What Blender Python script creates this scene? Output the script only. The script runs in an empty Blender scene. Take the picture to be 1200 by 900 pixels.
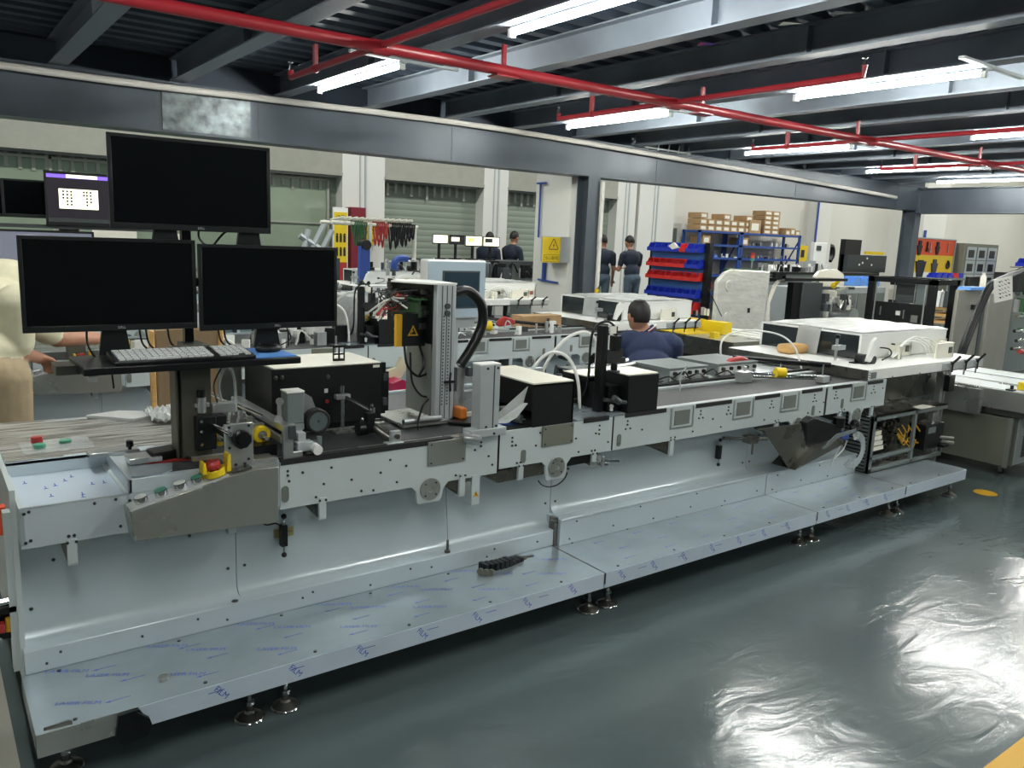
import bpy, bmesh, math, random
from mathutils import Vector, Matrix
C = bpy.context.scene.collection
S = bpy.context.scene
PI = math.pi
random.seed(7)

# ---------------------------------------------------------------- camera
cam_d = bpy.data.cameras.new('camera')
cam = bpy.data.objects.new('camera', cam_d)
C.objects.link(cam)
S.camera = cam
cam_d.sensor_fit = 'HORIZONTAL'; cam_d.sensor_width = 36.0
cam_d.lens = 944.37 / 1200 * 36
cam_d.clip_start = 0.05; cam_d.clip_end = 200
RR = ((0.80494136, -0.5919486, 0.04081975), (-0.07339529, -0.16759833, -0.98311949), (0.58879753, 0.78835756, -0.17835307))
cam.matrix_world = Matrix(((RR[0][0], -RR[1][0], -RR[2][0], 0), (RR[0][1], -RR[1][1], -RR[2][1], 0),
                           (RR[0][2], -RR[1][2], -RR[2][2], 1.6), (0, 0, 0, 1)))

# ---------------------------------------------------------------- world, exposure
w = bpy.data.worlds.new('world'); S.world = w; w.use_nodes = True
w.node_tree.nodes['Background'].inputs[0].default_value = (0.74, 0.86, 0.93, 1)
w.node_tree.nodes['Background'].inputs[1].default_value = 0.5
S.view_settings.view_transform = 'Standard'
S.view_settings.look = 'None'
S.view_settings.gamma = 1.0
S.view_settings.exposure = 0.85
S.view_settings.use_curve_mapping = False
TUBE = 120.0      # emission strength of the fluorescent tubes under the deck
HALL = 92.0      # watts of each high hall lamp beyond the beam

# ---------------------------------------------------------------- materials
def lin(c):
    return tuple(((x / 12.92) if x <= 0.04045 else ((x + 0.055) / 1.055) ** 2.4) for x in c)
def hexc(h):
    return lin(tuple(int(h[i:i + 2], 16) / 255 for i in (0, 2, 4)))
MAT = {}
def mat(name, col, rough=0.5, metal=0.0, var=0.0, scale=8.0, bump=0.0, bscale=None, stretch=None, spec=0.5, coat=0.0, emit=0.0, rvar=0.0, alpha=1.0):
    m = bpy.data.materials.new(name); m.use_nodes = True
    nt = m.node_tree; b = nt.nodes['Principled BSDF']
    c = hexc(col) if isinstance(col, str) else col
    b.inputs['Base Color'].default_value = (*c, 1)
    b.inputs['Roughness'].default_value = rough
    b.inputs['Metallic'].default_value = metal
    b.inputs['Specular IOR Level'].default_value = spec
    b.inputs['Coat Weight'].default_value = coat
    b.inputs['Alpha'].default_value = alpha
    if emit:
        b.inputs['Emission Color'].default_value = (*c, 1); b.inputs['Emission Strength'].default_value = emit
    if var or bump or rvar:
        tc = nt.nodes.new('ShaderNodeTexCoord'); mp = nt.nodes.new('ShaderNodeMapping')
        nt.links.new(tc.outputs['Object'], mp.inputs[0])
        if stretch: mp.inputs['Scale'].default_value = stretch
        n = nt.nodes.new('ShaderNodeTexNoise'); n.inputs['Scale'].default_value = scale; n.inputs['Detail'].default_value = 5
        nt.links.new(mp.outputs[0], n.inputs['Vector'])
        if var:
            r = nt.nodes.new('ShaderNodeValToRGB')
            r.color_ramp.elements[0].position = 0.3; r.color_ramp.elements[1].position = 0.7
            r.color_ramp.elements[0].color = (*[x * (1 - var) for x in c], 1)
            r.color_ramp.elements[1].color = (*[min(1, x * (1 + var)) for x in c], 1)
            nt.links.new(n.outputs['Fac'], r.inputs[0]); nt.links.new(r.outputs[0], b.inputs['Base Color'])
        if rvar:
            mr = nt.nodes.new('ShaderNodeMapRange')
            mr.inputs[1].default_value = 0.3; mr.inputs[2].default_value = 0.7
            mr.inputs[3].default_value = max(0.02, rough - rvar); mr.inputs[4].default_value = rough + rvar
            nt.links.new(n.outputs['Fac'], mr.inputs[0]); nt.links.new(mr.outputs[0], b.inputs['Roughness'])
        if bump:
            n2 = n
            if bscale:
                n2 = nt.nodes.new('ShaderNodeTexNoise'); n2.inputs['Scale'].default_value = bscale; n2.inputs['Detail'].default_value = 6
                nt.links.new(mp.outputs[0], n2.inputs['Vector'])
            bp = nt.nodes.new('ShaderNodeBump'); bp.inputs['Strength'].default_value = bump; bp.inputs['Distance'].default_value = 0.02
            nt.links.new(n2.outputs['Fac'], bp.inputs['Height']); nt.links.new(bp.outputs[0], b.inputs['Normal'])
    MAT[name] = m
    return m
mat('paint', 'c6d2d8', 0.27, 0.25, var=0.03, scale=3, spec=0.5)
mat('rail_paint', 'c6d0d1', 0.4, 0.15, var=0.03, scale=4)
mat('cream', 'e4e2d4', 0.35, var=0.03)
mat('white', 'e9ebe8', 0.4, var=0.02)
mat('film', 'b4c1c9', 0.16, 0.5, var=0.09, scale=5, bump=0.04, bscale=14, rvar=0.1)
mat('film_lip', 'c3d1de', 0.3, 0.1, var=0.04, scale=6)
mat('steel', 'a7aba6', 0.3, 0.7, var=0.05, scale=4, rvar=0.06)
mat('brass', 'a09a70', 0.4, 0.5)
mat('steel_dark', '6f6f69', 0.3, 0.9, var=0.1, scale=8, rvar=0.08)
mat('chrome', 'd6d8d8', 0.12, 1.0)
mat('alu', 'c4c8c8', 0.32, 0.85, var=0.05, scale=20)
mat('alu_mat', 'b8bfc1', 0.45, 0.45, var=0.03)
mat('black', '0c1012', 0.35, spec=0.4)
mat('black_matte', '121517', 0.6, var=0.1, scale=30)
mat('black_box', '070d0e', 0.4)
mat('screen', '04080a', 0.12, spec=0.45)
mat('bezel', '12181a', 0.35)
mat('belt', '2b2f30', 0.55, var=0.12, scale=40)
mat('rubber', '17191a', 0.7)
mat('hole', '4a5052', 0.35, 0.7)
mat('yellow', 'e3c51e', 0.4, var=0.05)
mat('yellow_deep', 'c99a1c', 0.5)
mat('red', 'a8322f', 0.45)
mat('red_bin', 'cf2d2b', 0.4, var=0.06)
mat('blue_bin', '2036b4', 0.35, var=0.08)
mat('blue_lt', '639be4', 0.4, var=0.05)
mat('blue_rack', '2f5c9c', 0.45, var=0.05)
mat('blue_shelf', '2c4c92', 0.45, var=0.05)
mat('green', '4f9b80', 0.4)
mat('green_dk', '2e5a35', 0.5)
mat('wood', 'c79d62', 0.55, var=0.12, scale=6, stretch=(1, 1, 12))
mat('wood_face', '8b7558', 0.6, var=0.08, scale=5, stretch=(8, 1, 1))
mat('card', 'a98a63', 0.8, var=0.15, scale=12)
mat('label', 'e6e4d8', 0.7)
mat('grey_motor', '6d7676', 0.45)
mat('grey_dk', '3a4143', 0.5)
mat('grey_post', '5a5a50', 0.42, 0.3, var=0.06)
mat('brushed', 'a5a49c', 0.35, 0.5, var=0.06, scale=5)
mat('grey_panel', '7f857f', 0.4, 0.35, var=0.04, scale=4)
mat('olive', '76796c', 0.45, 0.2, var=0.03)
mat('beam', '4a525b', 0.42, 0.25, var=0.16, scale=2.2, rvar=0.08)
mat('joist', '7c8590', 0.45, 0.3, var=0.18, scale=2.5, rvar=0.08)
mat('deck', '3a4451', 0.5, 0.45, var=0.2, scale=1.5)
mat('pipe_white', 'dedad4', 0.5, var=0.05)
mat('pipe_red', '8c2029', 0.35, var=0.06)
mat('wall', 'd2d1c8', 0.75, var=0.03, scale=0.8)
mat('pillar', 'd8d8d2', 0.6, var=0.03, scale=1)
mat('shutter', '868f82', 0.5, var=0.05, scale=0.8)
mat('shutter_top', '9a9b90', 0.6, var=0.05)
mat('glass_green', '8a9884', 0.15, 0.0, var=0.12, scale=1.2)
mat('maroon', '7a1f2c', 0.5)
mat('orange', 'e0552c', 0.55, var=0.04)
mat('peg_yellow', 'e0bf2a', 0.55, var=0.04)
mat('clear', 'dfe8ea', 0.15, alpha=0.35)
mat('clearfilm', 'c8cdcc', 0.22, var=0.18, scale=6, bump=0.7, bscale=9, alpha=0.93)
mat('haze_film', 'c8cdcc', 0.25, var=0.1, scale=8, bump=0.4, bscale=20, alpha=0.55)
mat('wrap', 'd9d9d2', 0.22, 0.0, var=0.10, scale=5, stretch=(1, 1, 2.5), bump=0.9, bscale=5)
mat('hmi_front', 'a3b4bf', 0.4)
mat('hmi_glass', '2c3c46', 0.12)
mat('skin', 'b07f66', 0.5, var=0.05)
mat('hair', '15110f', 0.6, var=0.2, scale=60)
mat('navy', '273353', 0.8, var=0.08, scale=30)
mat('navy_dk', '1f2838', 0.8, var=0.1, scale=30)
mat('beige_cloth', 'cfcbaf', 0.85, var=0.05, scale=20, bump=0.3, bscale=8)
mat('khaki', 'a59477', 0.85, var=0.06, scale=20, bump=0.3, bscale=8)
mat('jeans', '4c5c68', 0.85, var=0.1, scale=20)
mat('grey_cloth', '8c8879', 0.85, var=0.08)
mat('paper', 'efeee8', 0.7)
mat('ink', '23262a', 0.7)
mat('film_ink', '2c4cb4', 0.5)
mat('amber', 'c8732a', 0.3)
mat('magenta', 'a81048', 0.4)
mat('tube', (1.0, 1.0, 0.93), 0.4, emit=TUBE)
mat('lit_white', 'f2efd2', 0.5, emit=0.9)
mat('lit_green', 'b8e070', 0.5, emit=0.9)
mat('lit_dark', '26232a', 0.3, emit=0.25)
mat('lit_purple', '6a4fc0', 0.5, emit=0.9)
mat('lit_grey', '666a78', 0.5, emit=0.35)
mat('blue_paint', '2f4f9e', 0.5)
mat('silver_label', 'd5d8d8', 0.35, 0.3)

# streaky transparent film stretched over a grey table
def film_wrap():
    m = bpy.data.materials.new('film_wrap'); m.use_nodes = True
    nt = m.node_tree; b = nt.nodes['Principled BSDF']
    tc = nt.nodes.new('ShaderNodeTexCoord'); mp = nt.nodes.new('ShaderNodeMapping'); mp.inputs['Scale'].default_value = (1.2, 22, 1)
    mp.inputs['Rotation'].default_value = (0, 0, 0.06)
    n = nt.nodes.new('ShaderNodeTexNoise'); n.inputs['Scale'].default_value = 3.2; n.inputs['Detail'].default_value = 8; n.inputs['Distortion'].default_value = 0.6
    r = nt.nodes.new('ShaderNodeValToRGB')
    r.color_ramp.elements[0].position = 0.35; r.color_ramp.elements[0].color = (*hexc('54544f'), 1)
    r.color_ramp.elements[1].position = 0.68; r.color_ramp.elements[1].color = (*hexc('bcbcb8'), 1)
    nt.links.new(tc.outputs['Object'], mp.inputs[0]); nt.links.new(mp.outputs[0], n.inputs['Vector'])
    nt.links.new(n.outputs['Fac'], r.inputs[0]); nt.links.new(r.outputs[0], b.inputs['Base Color'])
    bp = nt.nodes.new('ShaderNodeBump'); bp.inputs['Strength'].default_value = 0.35; bp.inputs['Distance'].default_value = 0.01
    nt.links.new(n.outputs['Fac'], bp.inputs['Height']); nt.links.new(bp.outputs[0], b.inputs['Normal'])
    b.inputs['Roughness'].default_value = 0.15
    MAT['film_wrap'] = m
film_wrap()
# epoxy floor: teal grey paint with a slight orange-peel
def floor_mat():
    m = bpy.data.materials.new('epoxy'); m.use_nodes = True
    nt = m.node_tree; b = nt.nodes['Principled BSDF']
    tc = nt.nodes.new('ShaderNodeTexCoord')
    n = nt.nodes.new('ShaderNodeTexNoise'); n.inputs['Scale'].default_value = 0.9; n.inputs['Detail'].default_value = 6
    r = nt.nodes.new('ShaderNodeValToRGB')
    r.color_ramp.elements[0].position = 0.3; r.color_ramp.elements[0].color = (*hexc('465254'), 1)
    r.color_ramp.elements[1].position = 0.7; r.color_ramp.elements[1].color = (*hexc('546161'), 1)
    nt.links.new(tc.outputs['Object'], n.inputs['Vector']); nt.links.new(n.outputs['Fac'], r.inputs[0]); nt.links.new(r.outputs[0], b.inputs['Base Color'])
    mp = nt.nodes.new('ShaderNodeMapping'); mp.inputs['Scale'].default_value = (1, 2.2, 1); mp.inputs['Rotation'].default_value = (0, 0, 0.5)
    n2 = nt.nodes.new('ShaderNodeTexNoise'); n2.inputs['Scale'].default_value = 3.5; n2.inputs['Detail'].default_value = 4; n2.inputs['Distortion'].default_value = 1.2
    nt.links.new(tc.outputs['Object'], mp.inputs[0]); nt.links.new(mp.outputs[0], n2.inputs['Vector'])
    bp = nt.nodes.new('ShaderNodeBump'); bp.inputs['Strength'].default_value = 0.18; bp.inputs['Distance'].default_value = 0.02
    nt.links.new(n2.outputs['Fac'], bp.inputs['Height']); nt.links.new(bp.outputs[0], b.inputs['Normal'])
    b.inputs['Roughness'].default_value = 0.17
    b.inputs['Specular IOR Level'].default_value = 0.6
    MAT['epoxy'] = m
floor_mat()

# ---------------------------------------------------------------- mesh helpers
class MB:
    def __init__(s): s.bm = bmesh.new()
    def _faces(s, vs, fs):
        bv = [s.bm.verts.new(v) for v in vs]
        for f in fs:
            try: s.bm.faces.new([bv[i] for i in f])
            except ValueError: pass
        return bv
    def box(s, x0, x1, y0, y1, z0, z1, M=None):
        v = [Vector((x, y, z)) for x in (x0, x1) for y in (y0, y1) for z in (z0, z1)]
        if M: v = [M @ p for p in v]
        s._faces(v, [(0, 1, 3, 2), (4, 6, 7, 5), (0, 4, 5, 1), (2, 3, 7, 6), (0, 2, 6, 4), (1, 5, 7, 3)])
        return s
    def prism(s, pts, ax, a, b):
        def P(p, t):
            if ax == 'y': return (p[0], t, p[1])
            if ax == 'x': return (t, p[0], p[1])
            return (p[0], p[1], t)
        n = len(pts)
        bv = [s.bm.verts.new(P(p, a)) for p in pts] + [s.bm.verts.new(P(p, b)) for p in pts]
        s.bm.faces.new(bv[:n]); s.bm.faces.new(bv[n:][::-1])
        for i in range(n):
            j = (i + 1) % n
            s.bm.faces.new((bv[i], bv[n + i], bv[n + j], bv[j]))
        return s
    def ring(s, c, d, r, n, up=None):
        d = Vector(d).normalized()
        u = d.cross(Vector((0, 0, 1)) if abs(d.z) < 0.95 else Vector((1, 0, 0))).normalized(); v = d.cross(u)
        return [s.bm.verts.new(Vector(c) + u * (r * math.cos(2 * PI * i / n)) + v * (r * math.sin(2 * PI * i / n))) for i in range(n)]
    def cyl(s, a, b, r, n=16, r2=None, cap=True):
        a = Vector(a); b = Vector(b); d = b - a
        A = s.ring(a, d, r, n); B = s.ring(b, d, r if r2 is None else r2, n)
        for i in range(n):
            j = (i + 1) % n
            s.bm.faces.new((A[i], A[j], B[j], B[i]))
        if cap: s.bm.faces.new(A[::-1]); s.bm.faces.new(B)
        return s
    def tube(s, pts, r, n=8, cap=True):
        pts = [Vector(p) for p in pts]
        rings = []; u = None
        for k, p in enumerate(pts):
            d = (pts[min(k + 1, len(pts) - 1)] - pts[max(k - 1, 0)]).normalized()
            if u is None: u = d.cross(Vector((0, 0, 1)) if abs(d.z) < 0.95 else Vector((1, 0, 0))).normalized()
            u = (u - d * u.dot(d)).normalized(); v = d.cross(u)
            rings.append([s.bm.verts.new(p + u * (r * math.cos(2 * PI * i / n)) + v * (r * math.sin(2 * PI * i / n))) for i in range(n)])
        for A, B in zip(rings, rings[1:]):
            for i in range(n):
                j = (i + 1) % n
                s.bm.faces.new((A[i], A[j], B[j], B[i]))
        if cap: s.bm.faces.new(rings[0][::-1]); s.bm.faces.new(rings[-1])
        return s
    def lathe(s, c, ax, prof, n=24):
        # prof: list of (t along axis, radius)
        A = None; d = {'x': Vector((1, 0, 0)), 'y': Vector((0, 1, 0)), 'z': Vector((0, 0, 1))}[ax] if isinstance(ax, str) else Vector(ax).normalized()
        first = None
        for t, r in prof:
            R = s.ring(Vector(c) + d * t, d, max(r, 1e-4), n)
            if A:
                for i in range(n):
                    j = (i + 1) % n
                    s.bm.faces.new((A[i], A[j], R[j], R[i]))
            else: first = R
            A = R
        s.bm.faces.new(first[::-1]); s.bm.faces.new(A)
        return s
    def sph(s, c, r, sc=(1, 1, 1), u=12, v=8):
        cx, cy, cz = c; nv = s.bm.verts.new; nf = s.bm.faces.new
        top = nv((cx, cy, cz + r * sc[2])); bot = nv((cx, cy, cz - r * sc[2])); R = []
        for j in range(1, v):
            a = PI * j / v; z = cz + r * sc[2] * math.cos(a); q = math.sin(a) * r
            R.append([nv((cx + q * sc[0] * math.cos(2 * PI * i / u), cy + q * sc[1] * math.sin(2 * PI * i / u), z)) for i in range(u)])
        for i in range(u):
            j = (i + 1) % u
            nf((top, R[0][i], R[0][j])); nf((bot, R[-1][j], R[-1][i]))
            for A, B in zip(R, R[1:]): nf((A[i], B[i], B[j], A[j]))
        return s
    def grid(s, x0, x1, y0, y1, nx, ny, f):
        vs = [[s.bm.verts.new((x0 + (x1 - x0) * i / nx, y0 + (y1 - y0) * j / ny, f(x0 + (x1 - x0) * i / nx, y0 + (y1 - y0) * j / ny))) for j in range(ny + 1)] for i in range(nx + 1)]
        for i in range(nx):
            for j in range(ny):
                s.bm.faces.new((vs[i][j], vs[i + 1][j], vs[i + 1][j + 1], vs[i][j + 1]))
        return s
def spline(pts, k=8):
    P = [Vector(p) for p in pts]; P = [P[0] * 2 - P[1]] + P + [P[-1] * 2 - P[-2]]; out = []
    for i in range(1, len(P) - 2):
        for j in range(k):
            t = j / k
            out.append(0.5 * ((2 * P[i]) + (P[i + 1] - P[i - 1]) * t + (2 * P[i - 1] - 5 * P[i] + 4 * P[i + 1] - P[i + 2]) * t * t + (3 * P[i] - P[i - 1] - 3 * P[i + 1] + P[i + 2]) * t ** 3))
    out.append(P[-2]); return out
ORG = {}
def org(o):
    return ORG.get(o.name, Vector((0, 0, 0))) if o else Vector((0, 0, 0))
SPLIT = {'steel_roller', 'guide_reel', 'slide_block', 'rod_clamp', 'green_roller', 'drive_pins', 'brass_fitting', 'guide_rod', 'bright_post', 'door_handle', 'table_leg', 'conveyor_leg', 'latch_plate', 'video_cable', 'camera_body',
         'yellow_guard', 'slide_strip', 'slide_strips', 'label_strip', 'cross_beam', 'cross_bar', 'leg', 'corner_post', 'shaft', 'plate', 'tube_bundle', 'roller_rod', 'frame_top', 'guide_shaft', 'front_knob', 'cable_channel', 'air_cylinder',
         'slide_rail', 'plunger', 'ball_knob', 'linkage', 'roller', 'cable_gland', 'pallet_leg', 'frame_bars', 'covered_hub', 'edge_plate', 'castor_fork', 'corner_strip', 'film_fold', 'plate_leg', 'support_bracket_pair', 'post', 'table_post', 'board_edge', 'red_wires', 'front_skirt', 'end_fitting', 'white_tubes', 'foot_block', 'panel_foot', 'chute_post', 'eyes_pair', 'film_strip', 'clamp_arm', 'black_fittings', 'clamp_bolt', 'clamp_bar', 'base_clamp', 'hollow_shade'}
def islands(bm):
    bm.verts.index_update(); seen = set(); out = []
    for v in bm.verts:
        if v in seen: continue
        st = [v]; comp = []; seen.add(v)
        while st:
            a = st.pop(); comp.append(a)
            for e in a.link_edges:
                b = e.other_vert(a)
                if b not in seen: seen.add(b); st.append(b)
        out.append(comp)
    return out
def obj(name, mb, m, parent=None, label=None, kind=None, bev=0.0, flat=False):
    if name in SPLIT and parent is not None and kind is None:
        comps = islands(mb.bm)
        if len(comps) > 1:
            first = None
            for comp in comps:
                n = MB(); mp = {v: n.bm.verts.new(v.co) for v in comp}
                fs = set(f for v in comp for f in v.link_faces)
                for f in fs: n.bm.faces.new([mp[v] for v in f.verts])
                o = _obj(name, n, m, parent, label, kind, bev, flat); first = first or o
            mb.bm.free(); return first
    return _obj(name, mb, m, parent, label, kind, bev, flat)
def _obj(name, mb, m, parent=None, label=None, kind=None, bev=0.0, flat=False):
    me = bpy.data.meshes.new(name)
    off = org(parent)
    if parent is None and kind != 'structure':
        # origin at the base centre
        xs = [v.co for v in mb.bm.verts]
        off = Vector(((min(v.x for v in xs) + max(v.x for v in xs)) / 2, (min(v.y for v in xs) + max(v.y for v in xs)) / 2, min(v.z for v in xs)))
    bmesh.ops.recalc_face_normals(mb.bm, faces=mb.bm.faces)
    bmesh.ops.translate(mb.bm, verts=mb.bm.verts, vec=-off)
    mb.bm.to_mesh(me); mb.bm.free()
    ms = m if isinstance(m, (list, tuple)) else [m]
    for k in ms: me.materials.append(MAT[k])
    if not flat:
        me.shade_smooth()
        try: me.set_sharp_from_angle(angle=math.radians(32))
        except Exception: pass
    o = bpy.data.objects.new(name, me); C.objects.link(o)
    if parent: o.parent = parent
    else: o.location = off
    ORG[o.name] = off
    if label: o['label'] = label
    if kind: o['kind'] = kind
    if bev:
        b = o.modifiers.new('bevel', 'BEVEL'); b.width = bev; b.segments = 2; b.limit_method = 'ANGLE'; b.angle_limit = math.radians(40)
    return o
def thing(name, label, cat, loc, group=None):
    o = bpy.data.objects.new(name, None); C.objects.link(o); o.location = loc
    o.empty_display_size = 0.1
    o['label'] = label; o['category'] = cat
    if group: o['group'] = group
    ORG[o.name] = Vector(loc)
    return o
def tag(o, label, cat, group=None, kind=None):
    o['label'] = label; o['category'] = cat
    if group: o['group'] = group
    if kind: o['kind'] = kind
    return o
def struct(name, mb, m, bev=0.0, parent=None):
    return obj(name, mb, m, parent, kind='structure', bev=bev)
def kids(o): return list(o.children)
def dup(o, d, label=None, group=None, parent=None, only=None):
    c = o.copy(); C.objects.link(c)
    if parent: c.parent = parent
    else: c.location = Vector(o.location) + Vector(d)
    ORG[c.name] = org(o) + Vector(d)
    if label: c['label'] = label
    if group: c['group'] = group
    for ch in kids(o):
        if only and parent is None and ch.name.split('.')[0] not in only: continue
        dup(ch, d, parent=c)
    return c
_fc = {}
def text(name, body, size, m, parent, M, ext=0.0006, label=None):
    """flat lettering converted to a mesh; M is a world matrix (text runs along +x, up +y)"""
    key = (body, size)
    if key not in _fc:
        cu = bpy.data.curves.new('t', 'FONT'); cu.body = body; cu.size = size; cu.align_x = 'CENTER'; cu.align_y = 'CENTER'; cu.resolution_u = 2
        to = bpy.data.objects.new('t', cu); C.objects.link(to)
        dg = bpy.context.evaluated_depsgraph_get()
        me = bpy.data.meshes.new_from_object(to.evaluated_get(dg))
        bpy.data.objects.remove(to); _fc[key] = me
    me = _fc[key]; me.name = name
    if not me.materials: me.materials.append(MAT[m])
    elif me.materials[0] != MAT[m]: me = me.copy(); me.materials[0] = MAT[m]
    o = bpy.data.objects.new(name, me); C.objects.link(o)
    o.matrix_local = Matrix.Translation(-org(parent)) @ M
    if parent: o.parent = parent
    if label: o['label'] = label
    return o
def face_y(x, y, z, tilt=0, rz=0):   # text matrix facing -y
    return Matrix.Translation((x, y, z)) @ Matrix.Rotation(rz, 4, 'Z') @ Matrix.Rotation(PI / 2 + tilt, 4, 'X')
def rotz(x, y, a): return Matrix.Translation((x, y, 0)) @ Matrix.Rotation(a, 4, 'Z') @ Matrix.Translation((-x, -y, 0))
def bolts_y(pts, y, r=0.007, n=10):
    b = MB(); r *= 0.76
    for x, z in pts:
        b.lathe((x, y, z), (0, -1, 0), [(0, r * 1.2), (0.001, r * 1.2), (0.001, r), (0.004, r * 0.95), (0.004, r * 0.5), (0.001, r * 0.45)], n)
    return b
# ================================================================ SETTING
floor = struct('floor', MB().box(-6, 36, -6, 16, -0.05, 0), 'epoxy')
mat('walkway', '9d9c92', 0.35, var=0.06, scale=1.5)
struct('trim_1', MB().box(-6, 0.15, 2.2, 7.5, 0.0, 0.002), 'walkway')          # pale walkway paint to the left
struct('trim_2', MB().box(-3, 14, 0.855, 0.93, 0.0, 0.002), 'yellow_deep')        # yellow line on the floor
struct('wall_back', MB().box(14.9, 36, 14, 14.2, 0, 6.2), 'wall')
struct('wall_back_shutters', MB().box(-6, 14.9, 14.15, 14.3, 0, 6.2), 'wall')
mat('wall_dim', '6f7472', 0.8)
struct('wall_front', MB().box(-6, 36, -6.2, -6, 0, 6.2), 'wall_dim')
struct('wall_left', MB().box(-6.2, -6, -6.2, 14.3, 0, 6.2), 'wall')
struct('wall_right', MB().box(36, 36.2, -6, 14.2, 0, 6.2), 'wall')
# hall roof beyond the mezzanine
mat('hall_roof', 'a9aca8', 0.7)
struct('ceiling_hall', MB().box(-6, 36, 8.3, 16, 6.2, 6.3).box(15.6, 36, -6, 8.3, 6.2, 6.3), 'hall_roof')
# mezzanine deck, corrugated along x
dk = MB(); yy = -5.0; pts = []
while yy < 8.1:
    pts += [(yy, 3.06), (yy + 0.1, 3.06), (yy + 0.13, 3.11), (yy + 0.2, 3.11)]; yy += 0.23
pts += [(8.1, 3.06), (8.1, 3.2), (-5.0, 3.2)]
dk.prism(pts, 'x', -4, 15.3)
dk.box(-6, 15.6, 8.05, 8.25, 2.86, 3.3)
ceil = struct('ceiling', dk, 'deck')
# secondary joists (I-sections running along y)
JX = [-2.8, -1.84, -0.88, 0.1, 1.1, 2.06, 3.02, 3.95, 4.9, 5.85, 6.82, 7.86, 8.8, 9.8, 10.75, 11.7, 12.7, 13.65, 14.6]
def ibeam(mb, x, y0, y1, z0, z1, w=0.14, t=0.012, web=0.008):
    mb.box(x - w / 2, x + w / 2, y0, y1, z0, z0 + t); mb.box(x - w / 2, x + w / 2, y0, y1, z1 - t, z1)
    mb.box(x - web / 2, x + web / 2, y0, y1, z0 + t, z1 - t)
for i, x in enumerate(JX):
    b = MB(); deep = 0.0
    ibeam(b, x, -5, 8.0, 2.862, 3.06)
    for q in (0.8, 3.4, 6.0):
        b.box(x - 0.06, x + 0.06, q, q + 0.01, 2.874, 3.048)
    obj('joist', b, 'joist', ceil)
# primary beam along x, and a cross beam along y at the far right
b = MB(); t = 0.018
b.box(-6, 15.6, 8.0, 8.3, 2.415, 2.415 + t); b.box(-6, 15.6, 8.0, 8.3, 2.86 - t, 2.86); b.box(-6, 15.6, 8.02, 8.035, 2.43, 2.845)
for q in (-1.2, 1.9, 2.8, 5.0, 8.3, 11.5, 14.6): b.box(q, q + 0.012, 8.016, 8.02, 2.433, 2.842)
prim = struct('trim_3', b, 'beam'); 
b = MB(); b.box(15.25, 15.55, -5, 8.0, 2.36, 2.38); b.box(15.25, 15.55, -5, 8.0, 2.8, 2.82); b.box(15.39, 15.41, -5, 8.0, 2.38, 2.8)
struct('trim_4', b, 'beam')
# worn bright patch plate on the beam web
mat('patch', '5c6466', 0.35, 0.5, var=0.75, scale=9)
obj('cover_plate', MB().box(1.92, 2.72, 8.008, 8.019, 2.44, 2.83), 'patch', prim)
def hcol(x, y, z1=2.415, w=0.34, d=0.34):
    b = MB(); t = 0.016
    b.box(x, x + w, y, y + t, 0, z1); b.box(x, x + w, y + d - t, y + d, 0, z1); b.box(x + w / 2 - t / 2, x + w / 2 + t / 2, y + t, y + d - t, 0, z1)
    b.box(x + w - 0.003, x + w, y, y + 0.05, 0, z1)
    return b
struct('pillar_steel', hcol(7.05, 7.98, w=0.2, d=0.22), 'beam'); struct('pillar_steel', hcol(15.25, 7.98, w=0.2, d=0.26), 'beam')
# white guard strip and hazard foot beside the first column
b = MB().box(7.25, 7.30, 7.94, 7.97, 0.98, 2.36)
g = struct('trim_5', b, 'pillar')
hz = MB()
for k in range(5):
    z = 0.98 - k * 0.16
    hz.prism([(7.25, z), (7.30, z + 0.05), (7.30, z - 0.03), (7.25, z - 0.08)], 'y', 7.94, 7.97)
obj('hazard_stripe', hz, 'yellow', g); obj('hazard_stripe', MB().box(7.252, 7.298, 7.943, 7.968, 0.2, 0.98), 'black', g)
# white masonry pillar left of the column
pl = struct('pillar_white', MB().box(7.12, 7.6, 8.4, 9.15, 0, 6.2), 'pillar')
b = MB(); b.tube([(7.09, 9.02, 2.35), (7.09, 9.02, 1.62)], 0.014); b.tube([(7.09, 9.1, 2.36), (7.09, 8.9, 2.36)], 0.014)
b.tube([(7.09, 8.86, 1.3), (7.09, 8.86, 1.02)], 0.03); b.tube([(7.09, 8.98, 1.04), (7.09, 8.55, 1.02)], 0.014)
obj('blue_conduit', b, 'blue_paint', pl, 'blue conduit down the pillar')
# pilasters and roller shutters of the back wall
for x0, x1 in ((-0.6, 0.0), (6.28, 7.12), (9.33, 9.93), (13.0, 13.6), (13.7, 14.9)):
    b = MB().box(x0, x1, 13.7, 14.14, 0, 6.2)
    s_ = struct('pilaster', b, 'pillar')
    b = MB(); xm = x0 + (x1 - x0) * 0.4
    b.box(xm, xm + 0.02, 13.685, 13.7, 0, 3.4); b.box(xm + 0.1, xm + 0.13, 13.68, 13.7, 0, 3.4)
    obj('cable_channel', b, 'alu_mat', s_)
bp = struct('pilaster', MB().box(20.8, 21.5, 13.7, 14.0, 0, 6.2), 'pillar')
obj('blue_conduit', MB().tube([(20.75, 13.66, 3), (20.75, 13.66, 1.3)], 0.03), 'blue_paint', bp)
bp = struct('pilaster', MB().box(25.2, 26.6, 12.9, 14.0, 0, 6.2), 'pillar')
obj('blue_conduit', MB().tube([(25.3, 12.86, 2.35), (25.3, 12.86, 1.6)], 0.04), 'blue_paint', bp)
k = 0
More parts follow.
